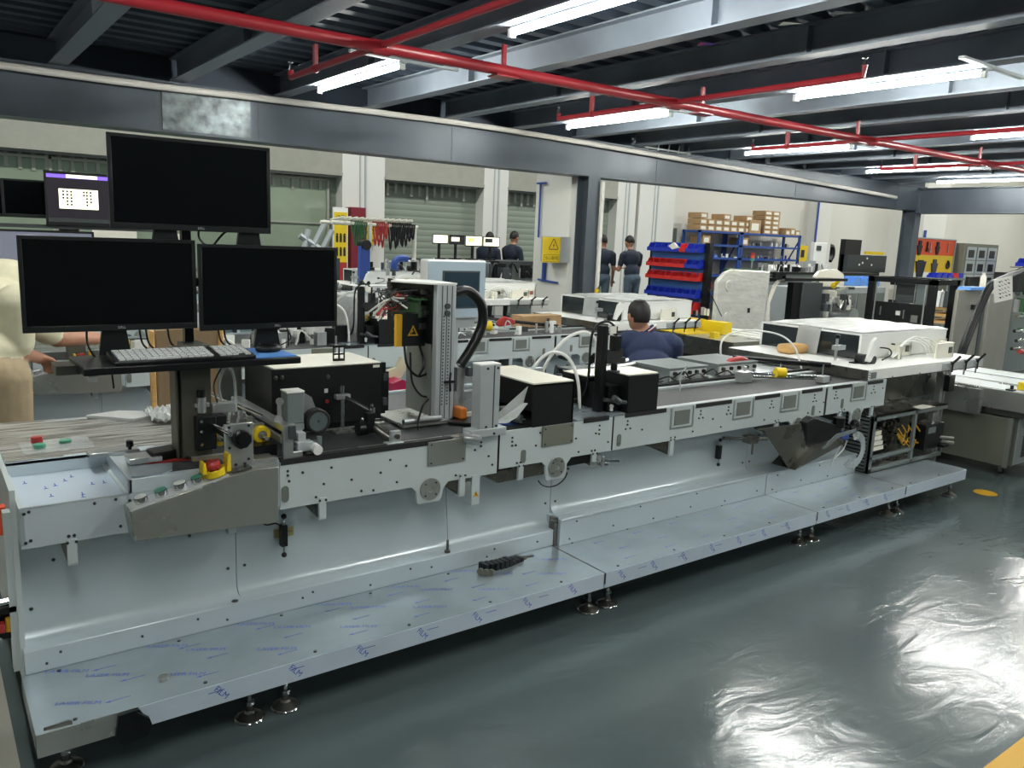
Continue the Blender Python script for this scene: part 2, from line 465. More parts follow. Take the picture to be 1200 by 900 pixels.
for x0, x1 in ((-6, -0.6), (0.0, 6.28), (7.12, 9.33), (9.93, 13.0), (13.6, 13.7)):
    if x1 - x0 < 0.5: continue
    k += 1
    sh = MB(); z = 0.0; pr = []
    while z < 2.58:
        pr += [(13.98, z), (13.976, z + 0.01), (13.976, z + 0.11), (13.98, z + 0.12)]; z += 0.12
    pr += [(14.05, z), (14.05, 0)]
    sh.prism(pr, 'x', x0, x1)
    so = struct('door_%d' % k, sh, 'shutter')
    obj('shutter_housing', MB().box(x0, x1, 13.7, 14.05, 2.62, 3.2).box(x0, x1, 13.68, 13.7, 2.56, 2.62), 'shutter_top', so)
    obj('guide_bar', MB().box(x0, x1, 13.86, 13.9, 2.53, 2.57), 'alu', so, 'bright rail along the top of the shutter')
    # strips of clear curtain hanging in front
    st = MB(); x = x0 + 0.15
    while x < x1 - 0.2:
        st.box(x, x + 0.05, 13.91, 13.915, 2.25 + 0.1 * random.random(), 2.53); x += 0.17
    obj('curtain_strips', st, 'shutter_top', so, 'row of pale hanging strips', 'stuff')
# glazed panels seen through the shutter (windows of the hall)
wn = struct('window_1', MB().box(0.3, 6.1, 13.93, 13.95, 0.9, 2.5), 'glass_green')
fr = MB()
for x in (0.3, 1.75, 3.2, 4.65, 6.1): fr.box(x - 0.02, x + 0.02, 13.9, 13.93, 0.9, 2.5)
fr.box(0.3, 6.1, 13.9, 13.93, 2.46, 2.5); fr.box(0.3, 6.1, 13.9, 13.93, 1.7, 1.73)
obj('window_frame', fr, 'shutter_top', wn)

# white conduit along the beam
pts = [(-6, 7.93, 2.87), (0.67, 7.93, 2.79), (2.8, 7.93, 2.81), (4.2, 7.93, 2.83), (5.85, 7.93, 2.83), (8.8, 7.93, 2.76), (12, 7.93, 2.68), (14.4, 7.93, 2.6)]
o = obj('conduit_pipe', MB().tube(spline(pts, 5), 0.03), 'pipe_white')
tag(o, 'white plastic conduit running along the dark steel beam', 'pipe')
b = MB()
for x in (8.0, 8.2, 8.4, 8.6, 8.8):
    b.tube([(x, 7.92, 2.83), (x, 7.9, 2.93)], 0.01, 6)
b.tube([(7.95, 7.92, 2.86), (8.85, 7.92, 2.85)], 0.012, 6)
tag(obj('hanger_bracket', b, 'alu_mat'), 'comb of short pipe hooks on top of the steel beam', 'bracket')
# red sprinkler main with three branches
t = thing('sprinkler_pipe', 'red sprinkler main pipe with branches under the deck', 'pipe', (6, 4.66, 2.7))
obj('main_pipe', MB().tube([(-4, 4.66, 2.7), (5, 4.64, 2.7), (15.2, 4.66, 2.7)], 0.036, 14), 'pipe_red', t)
for x in (2.38, 4.97, 7.85, 10.6):
    b = MB().tube([(x, 4.6, 2.71), (x, 6.1, 2.71), (x, 6.1, 2.76)], 0.021, 10)
    ye = 3.05 if 3 < x < 6 else 0.6
    b.tube([(x, 4.7, 2.71), (x, ye, 2.71), (x, ye, 2.77)], 0.021, 10)
    b.lathe((x, 4.66, 2.7), 'x', [(-0.06, 0.045), (0.06, 0.045)], 14)
    br = obj('branch_pipe', b, 'pipe_red', t)
    obj('sprinkler_head', MB().lathe((x, ye, 2.76), 'z', [(0, 0.018), (0.03, 0.012), (0.05, 0.006), (0.055, 0.022), (0.058, 0.022)], 10), 'chrome', br)
    obj('sprinkler_head', MB().lathe((x, 6.1, 2.76), 'z', [(0, 0.018), (0.03, 0.012), (0.05, 0.006), (0.055, 0.022), (0.058, 0.022)], 10), 'chrome', br)
    obj('pipe_hanger', MB().box(x - 0.012, x + 0.012, 5.62, 5.66, 2.72, 2.87).lathe((x, 5.62, 2.71), 'y', [(0, 0.03), (0.04, 0.03)], 12), 'pipe_red', br)
for x in (3.3, 5.3, 7.6, 10.2, 12.8):
    obj('pipe_hanger', MB().box(x - 0.015, x + 0.015, 4.65, 4.67, 2.7, 2.87).lathe((x - 0.02, 4.66, 2.7), 'x', [(0, 0.044), (0.04, 0.044)], 12).box(x - 0.09, x + 0.09, 4.6, 4.72, 2.655, 2.665), 'pipe_red', t)
# fluorescent battens
def batten(x, y0, y1, lab):
    t = thing('ceiling_light', lab, 'light', (x, (y0 + y1) / 2, 2.80), 'fluorescent battens under the mezzanine deck')
    obj('light_body', MB().box(x - 0.02, x + 0.02, y0, y1, 2.85, 2.885), 'joist', t, bev=0.004)
    obj('tube', MB().cyl((x, y0 + 0.03, 2.825), (x, y1 - 0.03, 2.825), 0.014, 12), 'tube', t, 'glowing white tube')
    for q in (y0, y1 - 0.03): obj('lamp_holder', MB().box(x - 0.02, x + 0.02, q, q + 0.03, 2.8, 2.85), 'white', t)
    # hanging strap carrying the batten
    obj('support_channel', MB().box(x - 0.45, x + 0.45, y0 - 0.06, y0 - 0.02, 2.845, 2.862).box(x - 0.02, x + 0.02, y0 - 0.04, y0 + 0.02, 2.84, 2.85), 'alu_mat', t)
rows = [(3.05, 'first'), (5.95, 'second'), (9.05, 'third'), (12.0, 'fourth'), (14.2, 'fifth')]
for x, n in rows:
    batten(x, 5.6, 7.15, 'lit fluorescent batten nearest the steel beam, %s row from the left' % n)
    batten(x, 2.75, 4.25, 'lit fluorescent batten nearer the camera than the red main, %s row from the left' % n)
for x, n in ((0.1, 'leftmost'), (3.05, 'second'), (5.95, 'third'), (9.05, 'fourth'), (12.0, 'fifth')):  # leftmost batten is unseen, added to brighten the machine's front faces
    batten(x, -0.1, 1.4, 'lit fluorescent batten over the front aisle before the machine, %s of its line' % n)
for x, n in ((0.1, 'leftmost'), (5.95, 'middle'), (12.0, 'rightmost')):
    batten(x, -3.1, -1.6, 'lit fluorescent batten far behind the viewpoint, %s of three' % n)
batten(0.1, 2.75, 4.25, 'lit fluorescent batten above the left end, out of view')
for i, (x, y) in enumerate(((4.06, 3.0), (4.07, 2.68), (4.11, 3.64))):
    tag(obj('foil_tag', MB().prism([(x - 0.03, y), (x + 0.08, y - 0.05), (x + 0.02, y + 0.07)], 'z', 2.852, 2.857), 'chrome'), ('middle', 'nearest', 'farthest')[i] + ' of the three bright foil triangles hanging under the fourth joist', 'tag', 'foil triangles under the joists')
# smoke detector
t = thing('smoke_detector', 'round white smoke detector under the deck', 'detector', (3.55, 4.6, 3.0))
obj('detector_body', MB().lathe((3.55, 4.6, 3.06), (0, 0, -1), [(0, 0.055), (0.015, 0.055), (0.03, 0.04), (0.045, 0.035)], 20), 'white', t)
# high hall lamps beyond the beam
def hall_lamp(x, y, e=HALL):
    t = thing('hall_lamp', 'high bay lamp on a rod from the hall roof, %s line, %s position' % ('rear' if y > 8 else ('middle' if y > 0 else 'front'), {-2: 'first', 3: 'second', 8: 'third', 13: 'fourth', 18: 'fifth', 23: 'sixth', 28: 'seventh', 33: 'eighth'}[x]), 'light', (x, y, 5.6), 'high bay lamps of the far hall')
    obj('hanging_rod', MB().cyl((x, y, 5.72), (x, y, 6.2), 0.015, 8), 'alu', t)
    obj('lamp_housing', MB().box(x - 0.6, x + 0.6, y - 0.15, y + 0.15, 5.62, 5.72), 'white', t)
    ld = bpy.data.lights.new('hall_light', 'AREA'); ld.shape = 'RECTANGLE'; ld.size = 1.2; ld.size_y = 0.3; ld.energy = e; ld.color = (1.0, 1.0, 0.94)
    lo = bpy.data.objects.new('hall_light', ld); C.objects.link(lo); lo.location = (0, 0, 0.0); lo.parent = t
for x in (-2, 3, 8, 13, 18, 23, 28, 33):
    hall_lamp(x, 10.8)
for x in (18, 23, 28, 33): hall_lamp(x, 4.5); hall_lamp(x, -1)
# ================================================================ THE LONG MACHINE
YR = 2.66                      # plane of the painted rails
def build_machine():
    t = thing('packing_machine', 'long white conveyor machine in the foreground on a film-covered steel step', 'machine', (2.7, 3.1, 0), 'parallel rows of long white machines')
    # cabinet body
    obj('cabinet_body', MB().box(0.2, 4.8, 2.81, 3.62, 0.16, 0.63), 'paint', t)
    seams = [0.195, 0.872, 2.345, 3.80, 4.80]
    for a, b in zip(seams, seams[1:]):
        m = MB(); z0 = 0.27
        zl = 0.278 if a < 2.3 else 0.332
        m.prism([(2.75, zl), (2.765, zl + 0.001), (2.78, zl + 0.005), (2.79, zl + 0.013), (2.797, zl + 0.028), (2.80, zl + 0.05), (2.80, 0.64), (2.812, 0.64), (2.812, zl - 0.01), (2.75, zl - 0.01)], 'x', a + 0.0015, b - 0.0015)
        sp = obj('side_panel', m, 'paint', t)
        pts = [(a + 0.03, 0.38), (b - 0.03, 0.38), (a + 0.03, 0.59), (b - 0.03, 0.59)]
        n = int((b - a) / 0.45)
        pts += [(a + 0.1, 0.53), (b - 0.16, 0.53)]
        obj('bolts', bolts_y(pts, 2.80, 0.0065), 'hole', sp, kind='stuff')
    # plinths
    for a, b, y, z in ((0.19, 2.325, 2.716, 0.278), (2.325, 3.862, 2.695, 0.33), (3.868, 4.8, 2.695, 0.33)):
        m = MB(); m.box(a, b, y, 2.81, 0.2, z)
        if y < 2.7: m.box(a, b, y - 0.006, y, z - 0.012, z)
        pp = obj('plinth', m, 'paint', t, bev=0.004)
        n = int((b - a) / 0.28)
        obj('bolts', bolts_y([(a + 0.06 + i * 0.28, 0.225 + 0.014 * (i % 2)) for i in range(n + 1)] + [(a + 0.1 + i * 0.42, z - 0.025) for i in range(int((b - a) / 0.42))], y, 0.005), 'hole', pp, kind='stuff')
    obj('plinth_corner', MB().box(2.303, 2.325, 2.71, 2.75, 0.2, 0.335), 'steel_dark', t)
    # painted rails with the bearing lobes
    def lobe(cx, r=0.062, zb=0.545, zt=0.637):
        return [(cx - 0.085, zt), (cx - 0.062, zt - 0.022), (cx - 0.058, zb + 0.008), (cx - 0.05, zb), (cx + 0.045, zb), (cx + 0.054, zb + 0.012), (cx + 0.062, zt - 0.025), (cx + 0.085, zt)]
    def rail(a, b, z0, z1, lobes, name='rail_panel', y=YR, th=0.012):
        pts = [(a, z1), (a, z0)]
        for cx in lobes: pts += lobe(cx, zt=z0)
        pts += [(b, z0), (b, z1)]
        rp = obj(name, MB().prism(pts, 'y', y, y + th), 'rail_paint', t)
        for cx in lobes:
            d = MB().lathe((cx, y, 0.601), (0, -1, 0), [(0, 0.046), (0.006, 0.046), (0.006, 0.012), (0.004, 0.01)], 28)
            dd = obj('bearing_cap', d, 'steel', rp)
            # screws of the cap
            obj('bolts', bolts_y([(cx + 0.034 * math.cos(q * PI / 2 + 0.8), 0.601 + 0.034 * math.sin(q * PI / 2 + 0.8)) for q in range(4)] , y - 0.006, 0.004, 8), 'hole', rp, kind='stuff')
        return rp
    r1 = rail(0.987, 1.925, 0.62, 0.792, [1.6])
    r2 = rail(1.936, 2.582, 0.635, 0.797, [2.253])
    r3 = rail(2.592, 4.312, 0.635, 0.805, [4.055])
    r4 = rail(4.335, 4.985, 0.635, 0.807, [4.672])
    obj('bolts', bolts_y([(1.015, 0.758), (1.015, 0.742), (1.07, 0.745), (1.02, 0.72), (1.18, 0.748), (1.15, 0.69), (1.26, 0.69), (1.38, 0.70), (1.49, 0.712), (1.45, 0.652), (1.12, 0.645), (1.72, 0.64), (1.745, 0.64), (1.84, 0.765), (1.84, 0.748), (1.81, 0.735), (1.88, 0.7), (1.9, 0.66), (1.42, 0.745), (1.3, 0.64), (1.35, 0.635)], YR, 0.0055), 'hole', r1, kind='stuff')
    obj('bolts', bolts_y([(2.0, 0.765), (2.0, 0.748), (2.0, 0.73), (2.02, 0.73), (2.13, 0.715), (2.03, 0.65), (2.05, 0.65), (2.5, 0.765), (2.5, 0.745), (2.48, 0.73), (2.5, 0.725), (2.36, 0.72), (2.38, 0.655), (2.46, 0.65), (2.48, 0.65), (2.56, 0.68), (2.15, 0.77)], YR, 0.0055), 'hole', r2, kind='stuff')
    bl = []
    for cx in (2.68, 3.2, 3.42, 3.79, 4.2):
        bl += [(cx, 0.768), (cx, 0.75), (cx - 0.01, 0.73), (cx + 0.02, 0.73), (cx + 0.1, 0.715), (cx - 0.05, 0.665)]
    obj('bolts', bolts_y(bl + [(2.99, 0.65), (3.02, 0.65), (3.84, 0.65), (3.87, 0.65), (4.27, 0.66)], YR, 0.0055), 'hole', r3, kind='stuff')
    obj('bolts', bolts_y([(4.42, 0.77), (4.42, 0.75), (4.41, 0.73), (4.44, 0.73), (4.5, 0.65), (4.53, 0.65), (4.84, 0.77), (4.84, 0.75), (4.82, 0.73), (4.86, 0.73), (4.95, 0.75)], YR, 0.0055), 'hole', r4, kind='stuff')
    for xj in (1.9305, 2.587, 4.3235): obj('joint_strip', MB().box(xj - 0.0065, xj + 0.0065, YR + 0.001, YR + 0.01, 0.637, 0.798), 'black', t)
    # square inspection covers on the third and fourth rail
    for cx, rp in ((3.06, r3), (3.545, r3), (3.96, r3), (4.67, r4)):
        m = MB()
        w = 0.085
        m.box(cx - w, cx - w + 0.008, YR - 0.006, YR, 0.695, 0.802); m.box(cx + w - 0.008, cx + w, YR - 0.006, YR, 0.695, 0.802)
        m.box(cx - w, cx + w, YR - 0.006, YR, 0.695, 0.703)
        ci = obj('inspection_cover', m, 'alu', rp)
        obj('cover_glass', MB().box(cx - 0.055, cx + 0.055, YR - 0.004, YR, 0.712, 0.785), 'grey_panel', ci.parent and rp)
    # black rubber strips on the upper edge
    for a, b, rp in ((2.66, 2.94, r3), (3.16, 3.44, r3), (3.64, 3.86, r3), (4.07, 4.27, r3), (4.38, 4.58, r4), (4.76, 4.94, r4), (2.4, 2.555, r2)):
        obj('edge_strip', MB().box(a, b, YR - 0.004, YR + 0.02, 0.786, 0.806), 'rubber', rp)
    obj('edge_strip', MB().box(0.99, 1.70, YR - 0.003, YR + 0.03, 0.782, 0.802), 'rubber', r1)
    # stainless cover plates
    for a, b, z0, z1, rp, mm in ((1.584, 1.762, 0.697, 0.796, r1, 'steel'), (2.16, 2.338, 0.705, 0.797, r2, 'olive')):
        cp = obj('cover_plate', MB().box(a, b, YR - 0.008, YR, z0, z1), mm, rp, bev=0.002)
        obj('bolts', bolts_y([(a + 0.014, z0 + 0.012), (b - 0.014, z0 + 0.012), (a + 0.014, z1 - 0.012), (b - 0.014, z1 - 0.012)], YR - 0.008, 0.004, 8), 'hole', rp, kind='stuff')
    # obround slot plates
    for cx, cz, rp in ((1.005, 0.675, r1), (2.063, 0.675, r2), (2.63, 0.68, r3), (4.2, 0.675, r3), (4.5, 0.69, r4)):
        m = MB(); pr = []
        for q in range(9): pr.append((cx + 0.013 * math.cos(q * PI / 8), cz + 0.017 + 0.013 * math.sin(q * PI / 8)))
        for q in range(9): pr.append((cx - 0.013 * math.cos(q * PI / 8), cz - 0.017 - 0.013 * math.sin(q * PI / 8)))
        obj('slot_cover', m.prism(pr, 'y', YR - 0.003, YR), 'grey_panel', rp)
    # hanging brackets with dark gussets
    for cx, z0, z1 in ((0.332, 0.56, 0.64), (0.817, 0.57, 0.64), (1.145, 0.56, 0.64), (1.752, 0.55, 0.645), (2.052, 0.575, 0.645), (2.478, 0.575, 0.645), (3.0, 0.56, 0.65), (3.86, 0.56, 0.65), (4.49, 0.575, 0.65), (4.85, 0.575, 0.65)):
        m = MB().box(cx - 0.014, cx + 0.014, YR - 0.004, YR + 0.01, z0, z1).box(cx - 0.014, cx + 0.014, YR, YR + 0.025, z0 - 0.006, z0)
        bk = obj('support_bracket', m, 'rail_paint', t, bev=0.002)
        obj('gusset', MB().prism([(YR + 0.008, z0), (YR + 0.008, z1), (2.80, z1), (2.80, z0 + 0.012)], 'x', cx - 0.013, cx - 0.009), 'steel_dark', bk)
        obj('bolts', bolts_y([(cx - 0.012, z1 - 0.01), (cx + 0.012, z1 - 0.01)], YR - 0.004, 0.005, 8), 'hole', bk, kind='stuff')
    # black blocks painting in the shade of hollows, and sheet-metal pans under the rails
    obj('drip_pan', MB().prism([(1.86, 0.622), (1.94, 0.57), (2.25, 0.575), (2.25, 0.63)], 'y', 2.672, 2.80), 'steel_dark', t)
    obj('hollow_shade', MB().box(2.07, 2.19, 2.675, 2.80, 0.585, 0.64).box(2.33, 2.46, 2.675, 2.80, 0.59, 0.64), 'black', t, 'black block standing in for shade behind the rail')
    obj('drip_pan', MB().prism([(1.67, 0.60), (1.74, 0.565), (1.76, 0.565), (1.76, 0.64), (1.70, 0.64)], 'y', 2.672, 2.80), 'steel_dark', t)
    obj('drip_pan', MB().prism([(2.8, 0.634), (2.99, 0.575), (3.0, 0.634)], 'y', 2.672, 2.80), 'steel_dark', t)
    # belt drive bracket with the warning triangle
    db = obj('drive_bracket', MB().box(1.80, 1.838, YR - 0.004, YR + 0.004, 0.50, 0.628).box(1.80, 1.803, YR, 2.73, 0.5, 0.62), 'rail_paint', t)
    obj('pulley', MB().lathe((1.785, 2.665, 0.575), 'y', [(0, 0.027), (0.02, 0.03), (0.024, 0.022), (0.05, 0.022)], 20), 'alu', db)
    obj('warning_label', MB().prism([(1.805, 0.535), (1.833, 0.535), (1.819, 0.56)], 'y', YR - 0.0055, YR - 0.004), 'yellow_deep', db, 'small orange warning triangle')
    obj('warning_mark', MB().prism([(1.817, 0.54), (1.821, 0.54), (1.8205, 0.552), (1.8175, 0.552)], 'y', YR - 0.0065, YR - 0.0055), 'black', db)
    # infeed unit: front panel, recessed well, raised block
    il = obj('infeed_panel', MB().box(0.2, 0.985, YR, YR + 0.012, 0.631, 0.757), 'paint', t)
    obj('bolts', bolts_y([(0.212, 0.74), (0.212, 0.65), (0.225, 0.655), (0.225, 0.745), (0.325, 0.65), (0.34, 0.65), (0.47, 0.655), (0.46, 0.745), (0.8, 0.65), (0.5, 0.735), (0.4, 0.742)], YR, 0.0055), 'hole', il, kind='stuff')
    obj('well_frame', MB().box(0.2, 0.212, YR, 3.06, 0.64, 0.757).box(0.2, 0.5, YR, YR + 0.012, 0.752, 0.757).box(0.49, 0.502, YR, 3.06, 0.66, 0.757), 'rail_paint', t)
    obj('well_plate', MB().box(0.212, 0.49, YR + 0.012, 3.05, 0.742, 0.748), 'film_lip', t, 'film-covered recessed steel plate')
    m = MB()
    random.seed(3)
    for q in range(10):
        x = 0.24 + 0.22 * random.random(); y = 2.7 + 0.3 * random.random()
        m.box(x, x + 0.003, y, y + 0.03, 0.748, 0.7486); m.box(x - 0.005, x + 0.008, y, y + 0.004, 0.748, 0.7486)
    obj('film_print', m, 'film_ink', t, 'blue print marks on the film', 'stuff')
    obj('raised_block', MB().box(0.5, 0.985, YR, YR + 0.01, 0.757, 0.803).box(0.5, 0.51, YR, 3.05, 0.757, 0.803).box(0.5, 0.985, YR + 0.01, 3.05, 0.792, 0.799), 'paint', t, bev=0.002)
    obj('infeed_belt', MB().box(0.56, 0.985, 2.7, 3.0, 0.799, 0.803), 'belt', t)
    obj('film_scrap', MB().prism([(0.512, 2.68), (0.60, 2.668), (0.64, 2.70), (0.66, 2.78), (0.60, 2.81), (0.53, 2.84)], 'z', 0.803, 0.806), 'film', t)
    obj('infeed_shelf', MB().box(0.2, 0.985, 3.05, 3.07, 0.74, 0.8).box(0.2, 0.985, 3.05, 3.66, 0.785, 0.798), 'paint', t, bev=0.002)
    f = lambda x, y: 0.8005 + 0.0025 * math.sin(31 * y + 3 * x) * math.sin(9 * x)
    obj('wrapped_table_top', MB().grid(0.2, 0.985, 3.05, 3.66, 30, 36, f), 'film_wrap', t, 'table top stretched over with clear film')
    # conveyor decks
    obj('deck_plate', MB().box(0.985, 4.985, 2.672, 3.62, 0.70, 0.788), 'grey_dk', t)
    obj('conveyor_belt', MB().box(0.99, 1.925, 2.72, 3.0, 0.788, 0.797), 'belt', t)
    obj('conveyor_belt', MB().box(1.936, 2.35, 2.70, 3.02, 0.788, 0.797), 'blue_mat' if 'blue_mat' in MAT else 'belt', t)
    obj('conveyor_belt', MB().box(2.75, 4.985, 2.71, 3.02, 0.795, 0.803), 'belt', t)
    for k in range(2):
        obj('edge_profile', MB().box(0.99, 1.925, 2.672 + k * 0.345, 2.705 + k * 0.345, 0.788, 0.8), 'steel', t)
    obj('transfer_plate', MB().box(2.36, 2.74, 2.66, 2.98, 0.797, 0.806), 'film', t, bev=0.001)
    obj('edge_profile', MB().box(2.75, 4.985, 2.665, 2.70, 0.795, 0.808), 'alu_mat', t)
    obj('rear_profile', MB().box(2.75, 4.985, 3.02, 3.06, 0.79, 0.815), 'alu_mat', t)
    obj('rear_profile', MB().box(2.75, 4.985, 3.07, 3.10, 0.79, 0.825), 'black', t)
    obj('rear_deck', MB().box(2.75, 4.985, 3.10, 3.62, 0.79, 0.80), 'alu_mat', t)
    obj('rear_panel', MB().box(0.2, 4.98, 3.62, 3.64, 0.16, 0.8), 'paint', t)
    # side end panels (left end)
    obj('end_panel', MB().box(0.185, 0.2, 2.75, 3.64, 0.16, 0.79).box(0.165, 0.186, 2.76, 2.80, 0.2, 0.72), 'rail_paint', t)
    # steel step (tray) in four sections
    for i, (a, b) in enumerate(((0.18, 2.3), (2.304, 3.868), (3.872, 4.803), (4.807, 5.59))):
        m = MB().box(a, b, 2.36, 2.72, 0.192, 0.2)
        m.box(a, b, 2.36, 2.366, 0.132, 0.192)
        m.box(a, a + 0.004, 2.36, 2.72, 0.132, 0.192).box(b - 0.004, b, 2.36, 2.72, 0.132, 0.192)
        tr = obj('step_tray', m, 'film', t, 'film-covered steel step')
        x0 = 0.44 if i == 0 else a
        obj('lip_film', MB().box(x0, b - 0.002, 2.357, 2.361, 0.131, 0.199), 'film_lip', tr, 'pale protective film on the front lip')
        if i == 0: obj('lip_plate', MB().box(a, x0, 2.357, 2.361, 0.131, 0.2), 'steel', tr, 'bare stainless lip end')
        n = int((b - a) / 0.36)
        m = MB()
        for q in range(n + 1):
            x = a + 0.1 + q * 0.36
            if x > b - 0.03: break
            for y in (2.385, 2.695):
                m.lathe((x, y, 0.2), 'z', [(0, 0.006), (0.004, 0.006), (0.004, 0.002)], 8)
        obj('bolts', m, 'hole', tr, kind='stuff')
    obj('cable_hole', MB().cyl((0.845, 2.737, 0.2785), (0.845, 2.737, 0.2795), 0.012, 16), 'black', t)
    obj('tray_edge', MB().box(2.298, 2.306, 2.355, 2.72, 0.15, 0.2005), 'black', t)
    obj('tray_edge', MB().box(3.866, 3.874, 2.355, 2.72, 0.15, 0.2005), 'black', t)
    obj('tray_edge', MB().box(4.801, 4.809, 2.355, 2.72, 0.15, 0.2005), 'black', t)
    # levelling feet
    def foot(x, y, ch='chrome', zt=0.16):
        m = MB().lathe((x, y, 0), 'z', [(0, 0.044), (0.008, 0.046), (0.012, 0.044), (0.026, 0.018), (0.034, 0.014), (0.034, 0.011), (0.05, 0.011)], 24)
        f = obj('levelling_foot', m, 'steel_dark', t)
        obj('threaded_rod', MB().cyl((x, y, 0.05), (x, y, zt), 0.0085, 12), 'chrome', f)
        obj('hex_nut', MB().cyl((x, y, 0.052), (x, y, 0.066), 0.015, 6), 'chrome', f)
        obj('foot_rim', MB().lathe((x, y, 0), 'z', [(0.0, 0.0455), (0.007, 0.048), (0.01, 0.0455)], 24), 'chrome', f)
    for x in (0.79, 0.912, 2.285, 2.395, 3.835, 3.95, 4.76, 4.862, 5.55, 0.26): foot(x, 2.43 if x != 0.26 else 2.47)
    for x in (0.79, 2.3, 3.85, 4.8): foot(x, 3.5, zt=0.18)
    return t
M1 = build_machine()
# printed words and arrows on the protective film of the step
m_print = []
fp = M1.children
trays = [o for o in M1.children if o.name.startswith('step_tray')]
bmt = MB()
random.seed(5)
for tr, (a, b) in zip(trays, ((0.18, 2.3), (2.304, 3.868), (3.872, 4.803), (4.807, 5.59))):
    if a > 3.9: continue
    x = a + 0.12; k = 0
    while x < b - 0.15 and a < 2.3:
        for row, y in enumerate((2.47, 2.59, 2.68)):
            xx = x + (0.1 if row == 1 else 0.0)
            text('film_lettering', 'LASER·FILM', 0.026, 'film_ink', tr, Matrix.Translation((xx, y, 0.2004)) @ Matrix.Rotation(-0.5, 4, 'Z'))
        x += 0.30
    x = a + 0.5 if a < 1 else a + 0.1
    while x < b - 0.08:
        text('film_lettering', 'FILM', 0.028, 'film_ink', tr, face_y(x, 2.3563, 0.168) @ Matrix.Rotation(-0.85, 4, 'Z'))
        x += 0.24 if a < 1 else 0.2
    m = MB(); x = a + 0.2
    while x < b - 0.1:
        for y in (2.43, 2.53, 2.64):
            xo = x + 0.06 * ((y * 100) % 3)
            m.box(xo, xo + 0.055, y, y + 0.0015, 0.2, 0.2005); m.prism([(xo, y - 0.004), (xo - 0.014, y + 0.001), (xo, y + 0.006)], 'z', 0.2, 0.2005)
        m.box(x, x + 0.05, 2.3555, 2.357, 0.176, 0.1775)
        x += 0.26
    obj('film_arrows', m, 'film_ink', tr, 'blue arrows printed on the film', 'stuff')
# curled film at the left lip
m = MB()
m.prism([(0.385, 0.196), (0.44, 0.2), (0.475, 0.135), (0.462, 0.11), (0.395, 0.10), (0.375, 0.13)], 'y', 2.343, 2.357)
m.prism([(0.43, 0.2), (0.465, 0.17), (0.475, 0.135), (0.45, 0.155)], 'y', 2.33, 2.343)
tr0 = trays[0]
obj('curled_film', m, 'black', tr0, 'dark crumpled film hanging off the lip')
obj('curled_film', MB().prism([(0.2, 2.372), (0.27, 2.366), (0.262, 2.38)], 'z', 0.2, 0.21), 'steel_dark', tr0)

# ---------------------------------------------------------------- control console
def console():
    t = thing('control_console', 'sloping grey steel control console with push buttons in the foreground', 'console', (0.72, 2.61, 0.61), 'control consoles of the machine rows')
    prof = [(0.480, 0.725), (0.492, 0.63), (0.946, 0.610), (0.951, 0.806), (0.875, 0.807), (0.79, 0.797)]
    b = obj('console_box', MB().prism(prof, 'y', 2.57, 2.658), 'steel', t, bev=0.002)
    # sloping face plate
    def P(s):   # along the slope
        a = Vector((0.480, 0.725)); e = Vector((0.79, 0.797)); return a + (e - a) * s
    a, e = P(0.02), P(0.99); nx, nz = -(e.y - a.y), (e.x - a.x); L = math.hypot(nx, nz); nx, nz = nx / L, nz / L
    obj('face_plate', MB().prism([(a.x, a.y), (e.x, e.y), (e.x + nx * 0.003, e.y + nz * 0.003), (a.x + nx * 0.003, a.y + nz * 0.003)], 'y', 2.578, 2.65), 'silver_label', t)
    obj('face_plate', MB().prism([(0.80, 0.8), (0.865, 0.8085), (0.865, 0.811), (0.80, 0.803)], 'y', 2.585, 2.648), 'steel_dark', t)
    for s, c, lab in ((0.15, 'white', 'white round push button'), (0.34, 'green', 'green round push button'), (0.53, 'white', 'white round push button'), (0.70, 'green', 'green round push button')):
        p = P(s)
        bt = obj('push_button', MB().lathe((p.x + nx * 0.003, 2.612, p.y + nz * 0.003), (nx, 0, nz), [(0, 0.021), (0.018, 0.021), (0.02, 0.0185), (0.019, 0.018)], 20), 'chrome', t, lab)
        obj('button_cap', MB().lathe((p.x + nx * 0.021, 2.612, p.y + nz * 0.021), (nx, 0, nz), [(0, 0.0182), (0.004, 0.0182), (0.005, 0.015)], 20), c, bt)
    # emergency stop in its yellow guard
    cx, cz = 0.752, 0.795
    g = MB().lathe((cx, 2.612, cz), (nx, 0, nz), [(0, 0.034), (0.01, 0.034), (0.024, 0.036), (0.024, 0.03), (0.012, 0.028)], 22)
    for sx in (-1, 1):
        g.prism([(cx + sx * 0.030, cz + 0.01), (cx + sx * 0.046, cz + 0.012), (cx + sx * 0.044, cz + 0.06 + 0.01 * sx), (cx + sx * 0.036, cz + 0.06 + 0.01 * sx)], 'y', 2.59, 2.634)
    eg = obj('stop_guard', g, 'yellow', t, 'yellow guard collar', bev=0.002)
    obj('stop_button', MB().lathe((cx + nx * 0.005, 2.612, cz + 0.005), (nx, 0, nz), [(0, 0.014), (0.018, 0.014), (0.022, 0.024), (0.036, 0.026), (0.044, 0.02)], 22), 'red', eg, 'red mushroom stop button')
    return t
con = console()

